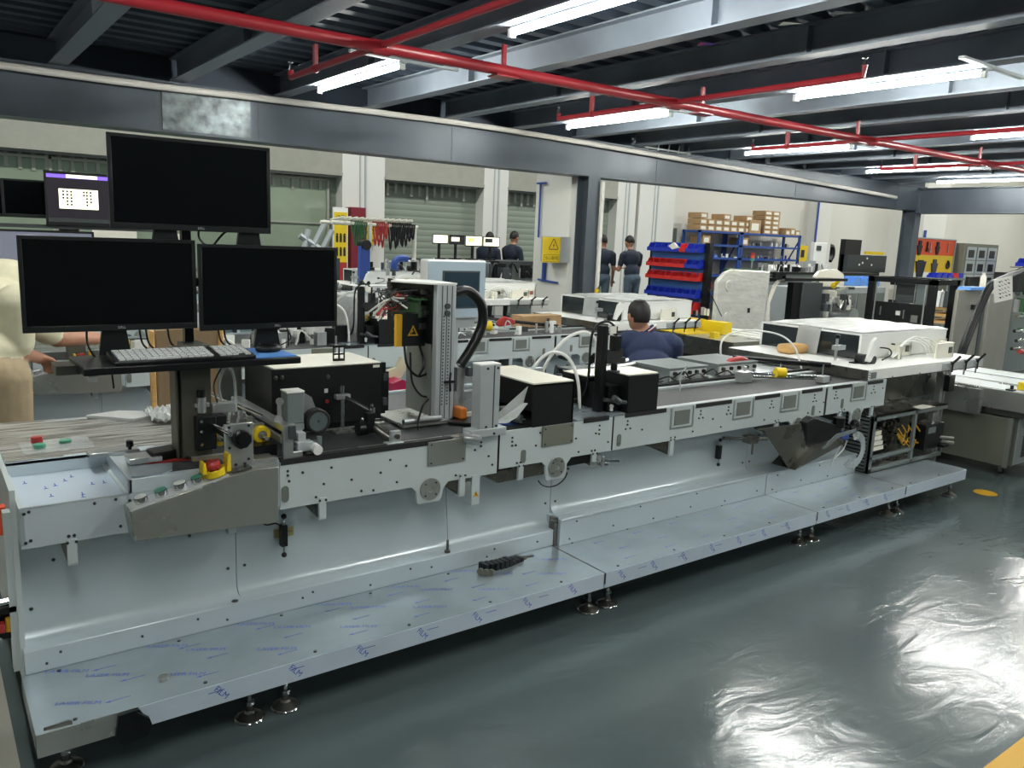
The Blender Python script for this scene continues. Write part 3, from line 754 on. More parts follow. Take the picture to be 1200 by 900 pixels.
# ---------------------------------------------------------------- monitors on a post
def monitor_stand():
    t = thing('monitor_stand', 'dark grey steel monitor post with keyboard shelf standing on the foreground machine', 'stand', (0.74, 2.82, 0.8), 'monitor posts of the machine rows')
    obj('post', MB().box(0.70, 0.80, 2.80, 2.83, 0.803, 1.20).box(0.683, 0.69, 2.80, 2.88, 0.803, 1.17).box(0.683, 0.80, 2.872, 2.88, 0.803, 1.19), 'grey_post', t, bev=0.003)
    obj('bolts', bolts_y([(0.715, 0.815), (0.75, 0.815), (0.785, 0.815), (0.715, 1.13)], 2.80, 0.005), 'hole', t, kind='stuff')
    obj('upper_post', MB().box(0.76, 0.79, 2.96, 2.99, 1.0, 1.76).box(0.74, 0.81, 2.87, 2.99, 1.17, 1.19), 'black', t)
    sh = obj('keyboard_shelf', MB().box(0.385, 1.055, 2.63, 2.90, 1.145, 1.168), 'black', t, bev=0.003)
    obj('shelf_rail', MB().box(0.395, 0.42, 2.62, 2.86, 1.128, 1.145), 'alu', sh)
    obj('shelf_bracket', MB().box(0.33, 0.40, 2.76, 2.86, 1.13, 1.158), 'steel_dark', sh)
    m = MB()
    for x, z in ((0.52, 1.40), (1.04, 1.40), (0.785, 1.72)):
        m.box(min(x, 0.775) , max(x, 0.775) + 0.01, 2.955, 2.975, z - 0.015, z + 0.015)
        m.box(x - 0.04, x + 0.04, 2.905, 2.975, z - 0.04, z + 0.04)
    obj('arm', m, 'black', t)
    return t
stand = monitor_stand()
def monitor(x, y, z0, z1, w, label, yaw=0.0, stand_dx=0.0, scr='screen', brand=True, cat='monitor', group=None):
    t = thing('monitor', label, cat, (x + w / 2, y, z0), group)
    cx = x + w / 2; M = rotz(cx, y, yaw)
    obj('back_shell', MB().box(x + 0.002, x + w - 0.002, y + 0.006, y + 0.022, z0 + 0.002, z1 - 0.002, M).box(x + w * 0.2, x + w * 0.8, y + 0.02, y + 0.04, z0 + 0.05, z1 - 0.05, M), 'bezel', t, bev=0.003)
    b = MB(); q = 0.012; zb = z0 + 0.02
    b.box(x, x + w, y, y + 0.012, z0, zb, M); b.box(x, x + w, y, y + 0.012, z1 - q, z1, M)
    b.box(x, x + q, y, y + 0.012, zb, z1 - q, M); b.box(x + w - q, x + w, y, y + 0.012, zb, z1 - q, M)
    fr = obj('bezel', b, 'bezel', t, bev=0.0015)
    s = obj('screen', MB().box(x + q, x + w - q, y + 0.004, y + 0.009, zb, z1 - q, M), scr, t)
    if brand: text('brand_lettering', 'DELL', 0.0105, 'silver_label', fr, M @ face_y(cx + 0.02, y - 0.0004, z0 + 0.0105))
    return t, s, M
mL, _, _ = monitor(0.259, 2.86, 1.250, 1.548, 0.518, 'wide black switched-off monitor at lower left on the foreground post')
mR, _, _ = monitor(0.783, 2.86, 1.240, 1.537, 0.512, 'wide black switched-off monitor at lower right on the foreground post', yaw=0.03)
mT, _, _ = monitor(0.520, 2.87, 1.578, 1.875, 0.522, 'topmost black switched-off monitor above the lower pair on the foreground post')
for tt, x in ((mL, 0.52), (mR, 1.03), (mT, 0.69), (mT, 0.97)):
    z = 1.26 if tt != mT else 1.585
    obj('stand_neck', MB().prism([(x - 0.035, z), (x + 0.035, z), (x + 0.05, z - 0.10), (x - 0.05, z - 0.10)], 'y', 2.89, 2.905), 'bezel', tt)
# video cables hanging below the screens
m = MB()
m.tube(spline([(0.81, 2.9, 1.62), (0.80, 2.9, 1.56), (0.835, 2.91, 1.52), (0.86, 2.91, 1.47)]), 0.004, 6)
m.tube(spline([(0.92, 2.9, 1.60), (0.88, 2.9, 1.57), (0.85, 2.91, 1.53)]), 0.004, 6)
m.tube(spline([(0.44, 2.9, 1.26), (0.442, 2.9, 1.2), (0.46, 2.85, 1.16), (0.50, 2.86, 1.135)]), 0.0035, 6)
m.tube(spline([(0.50, 2.86, 1.135), (0.505, 2.86, 1.06)]), 0.003, 6)
for x in (0.60, 0.62, 0.69, 0.86, 0.88): m.tube(spline([(x, 2.92, 1.27), (x + 0.01, 2.92, 1.2), (x + 0.03, 2.9, 1.172)]), 0.0035, 6)
m.tube(spline([(1.10, 2.9, 1.25), (1.115, 2.88, 1.20), (1.06, 2.84, 1.18), (1.03, 2.78, 1.185)]), 0.0025, 6)
t = thing('monitor_cables', 'thin black cables hanging between the foreground monitors and keyboard shelf', 'cable', (0.8, 2.9, 1.2))
obj('video_cable', m, 'black', t)
# keyboard
def keyboard(x0, x1, y0, y1, z):
    t = thing('keyboard', 'black keyboard with glossy keys on the foreground keyboard shelf', 'keyboard', ((x0 + x1) / 2, (y0 + y1) / 2, z))
    obj('keyboard_case', MB().prism([(y0, z), (y0, z + 0.012), (y1, z + 0.026), (y1, z)], 'x', x0, x1), 'black', t, bev=0.003)
    random.seed(1)
    kx = x0 + 0.012; n = 20; px = (x1 - x0 - 0.024) / n; rows = 6; py = (y1 - y0 - 0.02) / rows
    kb = MB().box(-px * 0.42, px * 0.42, -py * 0.42, py * 0.42, 0, 0.006); me = None
    mat('key', 'cfd3d3', 0.22, spec=0.8)  # pale colour stands in for white light reflected off the dark keys
    for r in range(rows):
        for i in range(n):
            if i in (14,) or (i == 18 and r < 1): continue
            if r == 0 and 4 <= i <= 8:
                if i > 4: continue
                k = obj('key', MB().box(x0 + 0.012 + 4 * px, x0 + 0.012 + 9 * px - 0.002, y0 + 0.012, y0 + 0.012 + py * 0.84, z + 0.013, z + 0.019), 'key', t); continue
            x = kx + (i + 0.5) * px; y = y0 + 0.012 + (r + 0.5) * py; zz = z + 0.0125 + 0.0135 * (r + 0.5) / rows
            if me is None:
                k = obj('key', MB().box(-px * 0.42, px * 0.42, -py * 0.42, py * 0.42, 0, 0.006), 'key', None); k.parent = t; me = k.data
                me.transform(Matrix.Translation((0, 0, 0)))
            else:
                k = bpy.data.objects.new('key', me); C.objects.link(k); k.parent = t
            k.location = Vector((x, y, zz)) - org(t)
    return t
keyboard(0.475, 0.905, 2.645, 2.79, 1.168)
# mouse on a blue sheet
tag(obj('mouse_mat', MB().box(0.905, 1.045, 2.65, 2.86, 1.168, 1.172), 'blue_lt'), 'bright blue plastic sheet under the mouse on the keyboard shelf', 'sheet')
t = thing('mouse', 'black computer mouse at the right end of the keyboard shelf', 'mouse', (0.985, 2.75, 1.172))
obj('mouse_body', MB().sph((0.985, 2.75, 1.184), 0.03, (1.6, 0.9, 0.62), 16, 10), 'black', t)
obj('scroll_wheel', MB().cyl((0.952, 2.746, 1.2), (0.952, 2.754, 1.2), 0.006, 10), 'rubber', t)

# ---------------------------------------------------------------- black printer housings
t = thing('printer_housing', 'wide black metal housing with cream lid behind the encoder wheel', 'box', (1.33, 3.12, 0.8))
x0, x1, y0, y1, z0, z1 = 1.085, 1.555, 3.0, 3.32, 0.825, 1.062
obj('housing_shell', MB().box(x0, x1, y0, y1, z0, z1), 'black_box', t, bev=0.003)
obj('housing_base', MB().box(x0 + 0.02, x1 - 0.02, y0 + 0.02, y1, 0.80, z0), 'black', t)
obj('lid', MB().box(x0 + 0.012, x1 - 0.002, y0 + 0.004, y1 - 0.006, z1, z1 + 0.004), 'cream', t, 'cream lid')
obj('side_hinge_plate', MB().box(x1, x1 + 0.03, 3.02, 3.045, 0.84, 1.06).box(x1 + 0.03, x1 + 0.045, 3.02, 3.05, 0.85, 1.02), 'black', t)
for z in (0.88, 0.985): obj('latch', MB().box(x1 + 0.01, x1 + 0.03, 3.0, 3.02, z, z + 0.03), 'grey_dk', t)
for x, z in ((1.10, 1.03), (1.125, 1.03), (1.315, 1.02), (1.11, 0.85)): obj('screw_head', MB().lathe((x, y0, z), (0, -1, 0), [(0, 0.009), (0.004, 0.008), (0.006, 0.003)], 12), 'steel_dark', t)
obj('maker_mark', MB().box(1.30, 1.315, y0 - 0.001, y0, 0.955, 0.972), 'silver_label', t)
obj('button', MB().lathe((1.31, y0, 0.92), (0, -1, 0), [(0, 0.008), (0.006, 0.008)], 12), 'red', t, 'small red button')
obj('vent_bracket', MB().box(1.38, 1.382, 3.09, 3.1, z1, z1 + 0.07).box(1.38, 1.43, 3.09, 3.095, z1 + 0.06, z1 + 0.07).box(1.38, 1.43, 3.09, 3.095, z1 + 0.004, z1 + 0.014).box(1.402, 1.408, 3.09, 3.095, z1, z1 + 0.07).box(1.426, 1.43, 3.09, 3.095, z1, z1 + 0.07).box(1.38, 1.43, 3.09, 3.095, z1 + 0.03, z1 + 0.036), 'black', t)
obj('maker_mark', MB().box(1.515, 1.545, y0 - 0.001, y0, 1.045, 1.056), 'label', t)
obj('side_sheet', MB().box(0.99, 1.08, 3.34, 3.36, 0.8, 1.08), 'grey_panel', t)

t = thing('printer_housing', 'long narrow black housing with cream lid beside the aluminium gantry post', 'box', (2.22, 2.9, 0.8))
x0, x1, y0, y1, z0, z1 = 2.105, 2.335, 2.66, 3.10, 0.797, 0.985
obj('housing_shell', MB().box(x0, x1, y0, y0 + 0.012, z0, z1).box(x1 - 0.012, x1, y0, y1, z0, z1).box(x0, x1, y1 - 0.012, y1, z0, z1).box(x0, x1, y0, y1, z1 - 0.01, z1).box(x0 + 0.05, x1, y0 + 0.05, y1, z0 + 0.05, z1 - 0.02), 'black_box', t, bev=0.002)
obj('lid', MB().box(x0, x1 - 0.006, y0 + 0.003, y1, z1, z1 + 0.006), 'cream', t, 'cream lid')
m = MB(); m.grid(0, 1, 0, 1, 1, 1, lambda x, y: 0)
m = MB()
pts = [(1.985, 2.73, 0.885), (2.10, 2.70, 0.955), (2.11, 2.70, 0.98), (2.04, 2.75, 0.90)]
bv = m._faces([(1.98, 2.74, 0.86), (1.96, 2.74, 0.815), (2.09, 2.71, 0.90), (2.105, 2.70, 0.975), (2.10, 2.69, 0.90), (2.05, 2.70, 0.84), (2.00, 2.70, 0.82)], [(0, 3, 2, 1), (1, 2, 4), (1, 4, 5), (1, 5, 6)])
tag(obj('plastic_wrap', m, 'clearfilm'), 'crumpled clear plastic sheet hanging from the narrow black housing', 'film')
t = thing('roller', 'grey rubber roller lying inside the narrow black housing', 'roller', (2.05, 2.76, 0.8))
obj('roller_body', MB().cyl((1.99, 2.92, 0.825), (2.09, 2.72, 0.825), 0.02, 16), 'grey_motor', t)
obj('roller_shaft', MB().cyl((2.08, 2.74, 0.825), (2.10, 2.70, 0.825), 0.007, 10), 'chrome', t)

def camera_box():
    t = thing('camera_housing', 'small black inspection housing with black column and camera on the foreground machine', 'box', (2.76, 2.8, 0.8), 'black camera housings of the machine rows')
    x0, x1, y0, y1, z0, z1 = 2.672, 2.875, 2.66, 2.86, 0.806, 0.985
    obj('housing_shell', MB().box(x0, x1, y0, y1, z0, z1), 'black_box', t, bev=0.003)
    obj('lid', MB().box(x0, x1 - 0.006, y0 + 0.006, y1, z1, z1 + 0.005), 'cream', t, 'pale lid')
    obj('housing_side', MB().box(2.60, 2.67, 2.72, 3.05, 0.806, 0.93).box(2.60, 2.86, 2.86, 3.06, 0.806, 0.95), 'black', t)
    obj('side_lid', MB().box(2.60, 2.86, 2.87, 3.05, 0.95, 0.955), 'cream', t)
    obj('column', MB().box(2.555, 2.585, 2.735, 2.775, 0.806, 1.215).box(2.590, 2.598, 2.74, 2.77, 0.806, 1.21), 'black', t, bev=0.002)
    obj('cross_arm', MB().box(2.585, 2.70, 2.74, 2.765, 1.06, 1.10).box(2.59, 2.72, 2.74, 2.76, 1.035, 1.06), 'black_matte', t, bev=0.002)
    obj('camera_body', MB().box(2.635, 2.675, 2.73, 2.77, 1.10, 1.165).cyl((2.655, 2.75, 1.03), (2.655, 2.75, 0.99), 0.016, 16).cyl((2.655, 2.75, 1.165), (2.655, 2.75, 1.21), 0.007, 10), 'black', t)
    obj('camera_lens', MB().cyl((2.655, 2.75, 1.035), (2.655, 2.75, 1.0), 0.013, 16).cyl((2.655, 2.75, 0.992), (2.655, 2.75, 1.0), 0.03, 20), 'grey_dk', t)
    obj('label_tag', MB().box(2.60, 2.64, 2.733, 2.737, 1.178, 1.212), 'label', t, 'white paper tag')
    obj('cable', MB().tube(spline([(2.655, 2.75, 1.2), (2.62, 2.77, 1.23), (2.57, 2.79, 1.215), (2.545, 2.80, 1.15), (2.54, 2.80, 0.95), (2.53, 2.82, 0.87), (2.50, 2.85, 0.85)]), 0.006, 6), 'black', t)
    obj('guide_shaft', MB().cyl((2.52, 2.66, 0.885), (2.66, 2.66, 0.86), 0.009, 10).cyl((2.56, 2.64, 0.895), (2.60, 2.64, 0.87), 0.014, 10), 'grey_dk', t)
    obj('front_knob', MB().lathe((2.565, 2.66, 0.85), (0, -1, 0), [(0, 0.01), (0.008, 0.01)], 12).lathe((2.565, 2.66, 0.835), (0, -1, 0), [(0, 0.008), (0.008, 0.008)], 12), 'silver_label', t)
    return t
camb = camera_box()
# white air hoses
hoses = [((2.36, 3.05, 0.86), (2.36, 3.0, 0.98), (2.41, 2.96, 1.06), (2.47, 2.92, 1.065), (2.505, 2.88, 1.02), (2.515, 2.84, 0.93), (2.515, 2.82, 0.81)),
         ((2.40, 3.0, 0.88), (2.42, 2.98, 1.0), (2.50, 2.95, 1.12), (2.60, 2.92, 1.165), (2.665, 2.9, 1.12), (2.67, 2.89, 1.0), (2.665, 2.88, 0.81))]
for i, h in enumerate(hoses):
    o = obj('air_hose', MB().tube(spline(h, 8), 0.008, 10), 'white')
    tag(o, ('shorter' if i == 0 else 'taller') + ' white air hose arching beside the small black camera housing', 'hose')
m = MB()
for k in range(4):
    m.tube([(2.46 + 0.05 * math.cos(a * PI / 8), 2.93 + 0.07 * math.sin(a * PI / 8), 0.83 + 0.012 * k + 0.01 * math.sin(a)) for a in range(17)], 0.004, 6)
tag(obj('cable_coil', m, 'grey_dk'), 'coiled thin cables behind the white air hoses', 'cable')
# ---------------------------------------------------------------- friction feed head: knob plate, yellow wheels
t = thing('feed_head', 'aluminium plate with black star knob and two yellow wheels beside the monitor post', 'feeder', (0.86, 2.72, 0.8))
obj('front_plate', MB().box(0.79, 0.885, 2.63, 2.642, 0.80, 0.955), 'alu', t, bev=0.002)
obj('star_knob', MB().lathe((0.842, 2.63, 0.905), (0, -1, 0), [(0, 0.012), (0.006, 0.012), (0.006, 0.032), (0.022, 0.033), (0.026, 0.028)], 9).lathe((0.842, 2.63, 0.905), (0, -1, 0), [(0.024, 0.02), (0.03, 0.018)], 16), 'black', t)
obj('bolts', bolts_y([(0.805, 0.945), (0.805, 0.875), (0.805, 0.83), (0.868, 0.83), (0.825, 0.815), (0.855, 0.815), (0.87, 0.945)], 2.63, 0.0055), 'hole', t, kind='stuff')
for x, y, lab in ((0.965, 2.77, 'right'), (0.83, 2.80, 'left')):
    wv = obj('yellow_wheel', MB().lathe((x, y, 0.87), 'y', [(0, 0.018), (0, 0.028), (0.004, 0.032), (0.02, 0.032), (0.024, 0.028), (0.024, 0.016)], 28), 'yellow', t, 'yellow urethane wheel')
    obj('hub', MB().cyl((x, y - 0.004, 0.87), (x, y + 0.03, 0.87), 0.016, 16).cyl((x, y - 0.05, 0.868), (x, y + 0.06, 0.872), 0.007, 12), 'steel', wv)
obj('shaft', MB().cyl((0.78, 2.76, 0.935), (0.80, 2.60, 0.93), 0.008, 12).cyl((0.79, 2.9, 0.915), (0.80, 2.64, 0.91), 0.007, 12), 'chrome', t)
obj('side_block', MB().box(0.735, 0.80, 2.75, 2.79, 0.845, 0.96).box(0.80, 0.835, 2.75, 2.8, 0.92, 0.96), 'black', t, bev=0.003)
obj('bolts', bolts_y([(0.75, 0.945), (0.75, 0.91), (0.75, 0.865)], 2.75, 0.006), 'chrome', t, kind='stuff')
obj('air_cylinder', MB().box(0.80, 0.88, 2.79, 2.83, 0.96, 0.992).cyl((0.765, 2.80, 1.02), (0.765, 2.80, 0.965), 0.016, 14).box(0.74, 0.79, 2.79, 2.82, 0.985, 1.0), 'alu', t, bev=0.002)
obj('regulator_cap', MB().cyl((0.765, 2.80, 1.02), (0.765, 2.80, 1.045), 0.014, 12), 'black', t)
obj('foot_block', MB().box(0.885, 0.97, 2.63, 2.66, 0.803, 0.823).box(0.80, 0.97, 2.66, 2.74, 0.803, 0.815), 'alu', t, bev=0.002)
obj('side_bar', MB().box(0.70, 0.83, 2.68, 2.70, 0.83, 0.842), 'alu', t)
m = MB(); m.tube(spline([(0.845, 2.83, 0.985), (0.84, 2.85, 1.05), (0.87, 2.86, 1.11), (0.895, 2.86, 1.08), (0.898, 2.85, 1.0), (0.895, 2.84, 0.95)], 8), 0.005, 8)
tag(obj('air_hose', m, 'clear'), 'clear air hose looping above the star knob plate', 'hose')
tag(obj('air_hose', MB().tube(spline([(0.825, 2.82, 0.99), (0.82, 2.84, 1.05), (0.845, 2.85, 1.10), (0.855, 2.86, 1.12)], 8), 0.003, 6), 'black'), 'thin black air hose beside the clear loop above the star knob', 'hose')
# cross frame with L end plate
t = thing('guide_assembly', 'aluminium cross frame with upright end plate left of the encoder wheel', 'frame', (1.05, 2.9, 0.8))
obj('cross_beam', MB().box(1.005, 1.04, 2.68, 3.25, 0.895, 0.92).box(1.005, 1.018, 2.70, 3.25, 0.85, 0.875), 'alu', t, bev=0.002)
obj('end_plate', MB().prism([(1.003, 0.80), (1.075, 0.80), (1.075, 0.822), (1.04, 0.822), (1.04, 0.87), (1.048, 0.87), (1.048, 0.925), (1.003, 0.925)], 'y', 2.668, 2.684), 'alu', t, bev=0.002)
obj('sensor', MB().box(1.022, 1.045, 2.656, 2.668, 0.872, 0.918), 'grey_dk', t)
for z in (0.86, 0.94): obj('guide_rod', MB().cyl((0.92, 3.25, z), (0.965, 2.76, z), 0.006, 10), 'chrome', t)
m = MB()
for q in range(4):
    y = 2.82 + 0.1 * q
    m.box(0.93, 0.99, y, y + 0.025, 0.85, 0.90).cyl((0.94, y + 0.01, 0.90), (0.94, y + 0.01, 0.93), 0.01, 10)
obj('rod_clamp', m, 'alu', t)
obj('feed_block', MB().box(0.92, 1.0, 2.72, 2.95, 0.803, 0.845), 'black', t)
# encoder with motor and wheel
t = thing('encoder_unit', 'grey encoder motor with large black-rimmed wheel on the belt', 'encoder', (1.12, 2.82, 0.8))
obj('motor', MB().box(1.045, 1.11, 2.74, 2.80, 0.905, 1.02), 'grey_motor', t, bev=0.004)
obj('motor_base', MB().prism([(1.045, 0.905), (1.045, 0.885), (1.06, 0.875), (1.10, 0.875), (1.11, 0.885), (1.11, 0.905)], 'y', 2.742, 2.80), 'alu', t)
obj('motor_lid', MB().box(1.044, 1.111, 2.738, 2.802, 1.02, 1.026), 'white', t)
obj('swing_arm', MB().prism([(1.11, 1.02), (1.155, 0.99), (1.175, 0.935), (1.12, 0.93)], 'y', 2.78, 2.79), 'alu', t)
wv = obj('wheel', MB().lathe((1.165, 2.76, 0.905), (0, -1, 0), [(-0.02, 0.036), (-0.02, 0.046), (0.018, 0.046), (0.022, 0.042), (0.022, 0.036), (0.018, 0.035)], 40), 'rubber', t)
obj('wheel_disc', MB().lathe((1.165, 2.76, 0.905), (0, -1, 0), [(0.0, 0.035), (0.019, 0.035), (0.019, 0.004), (0.017, 0.003)], 40), 'chrome', wv)
obj('linkage', MB().cyl((1.025, 2.76, 0.99), (1.025, 2.76, 0.93), 0.008, 12).lathe((1.025, 2.75, 0.99), 'y', [(0, 0.013), (0.012, 0.013)], 16).lathe((1.018, 2.75, 0.925), 'y', [(0, 0.016), (0.012, 0.016)], 16), 'alu', t)
obj('base_clamp', MB().box(1.06, 1.12, 2.68, 2.72, 0.815, 0.85).box(1.07, 1.1, 2.70, 2.76, 0.84, 0.88), 'alu_mat', t, bev=0.003)
obj('clamp_knob', MB().cyl((1.125, 2.69, 0.825), (1.125, 2.65, 0.822), 0.018, 20), 'white', t)
obj('clamp_block', MB().box(1.10, 1.155, 2.69, 2.73, 0.80, 0.84).cyl((1.15, 2.70, 0.83), (1.15, 2.70, 0.86), 0.01, 12).cyl((1.05, 2.71, 0.83), (1.085, 2.71, 0.83), 0.014, 12), 'grey_motor', t)
# pressing roller on upright rod
t = thing('pressing_roller', 'steel rod stand with slanted roller arm over the black belt', 'roller', (1.39, 2.84, 0.8))
obj('upright_rod', MB().cyl((1.355, 2.95, 0.80), (1.355, 2.95, 0.99), 0.009, 14), 'chrome', t)
obj('rod_foot', MB().lathe((1.355, 2.95, 0.797), 'z', [(0, 0.02), (0.01, 0.02), (0.012, 0.012), (0.02, 0.012)], 16).box(1.32, 1.40, 2.93, 2.97, 0.797, 0.805), 'steel', t)
obj('rod_clamp', MB().box(1.325, 1.385, 2.935, 2.965, 0.935, 0.955), 'alu', t, bev=0.002)
obj('slide_bar', MB().cyl((1.36, 2.93, 0.945), (1.43, 2.84, 0.90), 0.007, 10).lathe((1.43, 2.84, 0.885), 'z', [(0, 0.014), (0.03, 0.014), (0.035, 0.006), (0.045, 0.006)], 12), 'chrome', t)
obj('roller_body', MB().cyl((1.415, 2.88, 0.855), (1.452, 2.70, 0.81), 0.017, 18), 'steel_dark', t)
obj('roller_mount', MB().cyl((1.365, 2.83, 0.835), (1.40, 2.83, 0.835), 0.028, 18).box(1.395, 1.425, 2.80, 2.84, 0.82, 0.9), 'black', t)
obj('end_block', MB().box(1.435, 1.475, 2.68, 2.70, 0.803, 0.85).box(1.415, 1.485, 2.672, 2.71, 0.797, 0.806), 'alu_mat', t, bev=0.002)
obj('end_screw', MB().cyl((1.457, 2.68, 0.83), (1.457, 2.668, 0.83), 0.01, 14), 'steel_dark', t)
# ---------------------------------------------------------------- print head tower
t = thing('print_tower', 'tall aluminium print-head tower with open electronics housing', 'tower', (1.75, 3.0, 0.8))
pr = MB()
pr.box(1.758, 1.852, 2.90, 2.94, 0.815, 1.395)
obj('profile_column', pr, 'alu_mat', t, bev=0.003)
gr = MB()
for x in (1.782, 1.805, 1.83): gr.box(x, x + 0.003, 2.8985, 2.90, 0.82, 1.39)
obj('profile_groove', gr, 'grey_dk', t)
kn = MB()
z = 0.88
while z < 1.26:
    kn.box(1.79, 1.795, 2.898, 2.9, z, z + 0.007); kn.box(1.815, 1.82, 2.898, 2.9, z, z + 0.007); z += 0.014
obj('slot_row', kn, 'grey_dk', t, kind='stuff')
for z in (1.305, 1.275): obj('column_knob', MB().lathe((1.807, 2.9, z), (0, -1, 0), [(0, 0.012), (0.01, 0.012)], 16), 'grey_dk', t)
obj('top_plate', MB().prism([(1.735, 2.90), (1.855, 2.90), (1.855, 3.12), (1.70, 3.16), (1.635, 3.08)], 'z', 1.395, 1.402), 'white', t)
obj('back_plate', MB().box(1.75, 1.757, 2.93, 3.14, 0.83, 1.14), 'grey_panel', t)
obj('housing_wall', MB().box(1.752, 1.757, 2.93, 3.33, 1.12, 1.395), 'black', t)
# circuit boards and wiring inside
random.seed(11)
m = MB()
for q in range(60):
    y = 2.95 + 0.3 * random.random(); z = 1.12 + 0.24 * random.random(); s = 0.008 + 0.02 * random.random()
    m.box(1.752 - 0.012 - 0.03 * random.random(), 1.752, y, y + s, z, z + s)
obj('electronic_components', m, 'steel_dark', t, 'dense small electronic components', 'stuff')
m = MB()
for q in range(5): m.box(1.70, 1.75, 2.95 + 0.05 * q, 2.96 + 0.05 * q, 1.33, 1.37)
obj('circuit_board', MB().box(1.70, 1.752, 2.96, 3.22, 1.325, 1.33).box(1.715, 1.72, 2.97, 3.2, 1.25, 1.33), 'green_dk', t, 'green circuit board')
m = MB()
for q in range(26):
    a = (1.74 - 0.05 * random.random(), 2.98 + 0.28 * random.random(), 1.25 + 0.12 * random.random()); b = (1.70 - 0.1 * random.random(), 3.0 + 0.3 * random.random(), 1.22 + 0.15 * random.random())
    mid = ((a[0] + b[0]) / 2 - 0.03, (a[1] + b[1]) / 2, (a[2] + b[2]) / 2 + 0.04 * (random.random() - 0.5))
    m.tube(spline([a, mid, b], 5), 0.0028, 5)
obj('wiring', m, 'grey_dk', t, 'tangled dark wiring', 'stuff')
m = MB()
for q in range(4):
    a = (1.68, 3.0 + 0.2 * random.random(), 1.28 + 0.07 * random.random()); b = (1.63 - 0.03 * random.random(), 3.1 + 0.15 * random.random(), 1.25 - 0.06 * random.random())
    m.tube(spline([a, ((a[0] + b[0]) / 2 - 0.02, 3.08, 1.32), b], 5), 0.004, 5)
obj('wiring', m, 'white', t, 'white wires', 'stuff')
m = MB()
for q in range(5):
    a = (1.70, 3.05 + 0.1 * random.random(), 1.34); b = (1.62, 3.12, 1.27 + 0.04 * random.random())
    m.tube(spline([a, (1.66, 3.08, 1.35 - 0.02 * q), b], 5), 0.003, 5)
obj('wiring', m, 'red', t, 'red wires', 'stuff')
# drive box
db = obj('drive_box', MB().box(1.637, 1.752, 2.98, 3.04, 1.13, 1.268), 'black', t, bev=0.002)
obj('drive_side', MB().box(1.612, 1.637, 2.978, 3.0, 1.13, 1.265), 'yellow_deep', db, 'ochre yellow side plate')
wt = MB(); c = (1.69, 1.175)
for a, b2 in (((-0.024, 0), (0.024, 0)), ((0.024, 0), (0, 0.044)), ((0, 0.044), (-0.024, 0))):
    p = Vector(a); q = Vector(b2); d = (q - p).normalized(); n_ = Vector((-d.y, d.x)) * 0.004
    wt.prism([(c[0] + p.x, c[1] + p.y), (c[0] + q.x, c[1] + q.y), (c[0] + q.x + n_.x, c[1] + q.y + n_.y), (c[0] + p.x + n_.x, c[1] + p.y + n_.y)], 'y', 2.977, 2.98)
wt.prism([(1.687, 1.208), (1.679, 1.192), (1.685, 1.192), (1.681, 1.181), (1.692, 1.196), (1.686, 1.196)], 'y', 2.977, 2.98)
obj('warning_label', wt, 'yellow_deep', db, 'yellow outlined warning triangle')
obj('base_plate', MB().box(1.60, 1.86, 2.885, 2.93, 0.80, 0.815).box(1.60, 1.80, 2.93, 3.16, 0.803, 0.815).box(1.60, 1.78, 2.88, 2.9, 0.815, 0.835), 'steel', t, bev=0.002)
obj('base_hinge', MB().cyl((1.60, 2.885, 0.828), (1.78, 2.885, 0.828), 0.012, 12), 'alu', t)
obj('hanging_cable', MB().tube(spline([(1.66, 3.0, 1.135), (1.665, 2.98, 1.05), (1.71, 2.97, 1.0), (1.75, 2.96, 1.01)], 6), 0.005, 6).tube(spline([(1.735, 3.0, 1.13), (1.748, 2.98, 1.05), (1.71, 2.96, 1.0)], 6), 0.005, 6).tube(spline([(1.69, 3.0, 1.1), (1.69, 2.98, 0.98), (1.72, 2.96, 0.92), (1.757, 2.95, 0.905), (1.70, 2.90, 0.885), (1.655, 2.86, 0.83), (1.645, 2.84, 0.8)], 6), 0.0045, 6), 'black', t)
obj('cable_tie', MB().tube(spline([(1.83, 2.893, 1.02), (1.822, 2.885, 0.985), (1.83, 2.893, 0.94)], 6), 0.005, 6).box(1.80, 1.85, 2.888, 2.898, 0.975, 0.985), 'black', t)
# thick black hose from the column
tag(obj('corrugated_hose', MB().tube(spline([(1.86, 2.93, 1.36), (1.93, 2.93, 1.365), (2.0, 2.93, 1.31), (2.01, 2.93, 1.22), (1.96, 2.93, 1.12), (1.90, 2.93, 1.04)], 10), 0.022, 14), 'black'), 'thick black hose curving from the print tower column', 'hose')
t = thing('slide_actuator', 'grey linear slide attached right behind the print tower', 'actuator', (1.9, 2.95, 0.8))
obj('slide_rail', MB().box(1.875, 1.905, 2.93, 2.96, 0.80, 1.03).box(1.915, 1.94, 2.95, 2.98, 0.82, 1.03), 'alu', t)
obj('slide_block', MB().box(1.862, 1.882, 2.92, 2.97, 0.93, 1.035).box(1.94, 1.965, 2.92, 2.95, 0.99, 1.03), 'grey_dk', t, bev=0.002)
obj('cross_bar', MB().box(1.94, 2.42, 2.98, 3.02, 0.95, 0.99).box(1.94, 2.1, 2.98, 3.02, 0.87, 0.91), 'alu_mat', t)
t = thing('print_tray', 'amber printed head resting on a black tray under the print tower', 'tray', (1.9, 2.86, 0.8))
obj('tray_plate', MB().prism([(1.80, 2.86), (1.92, 2.74), (2.03, 2.80), (1.99, 2.95), (1.88, 2.95)], 'z', 0.803, 0.815), 'black', t, bev=0.002)
obj('amber_head', MB().box(1.865, 1.90, 2.86, 2.93, 0.815, 0.865), 'amber', t, bev=0.006)
obj('cream_edge', MB().box(1.90, 1.98, 2.9, 2.93, 0.815, 0.83), 'cream', t)
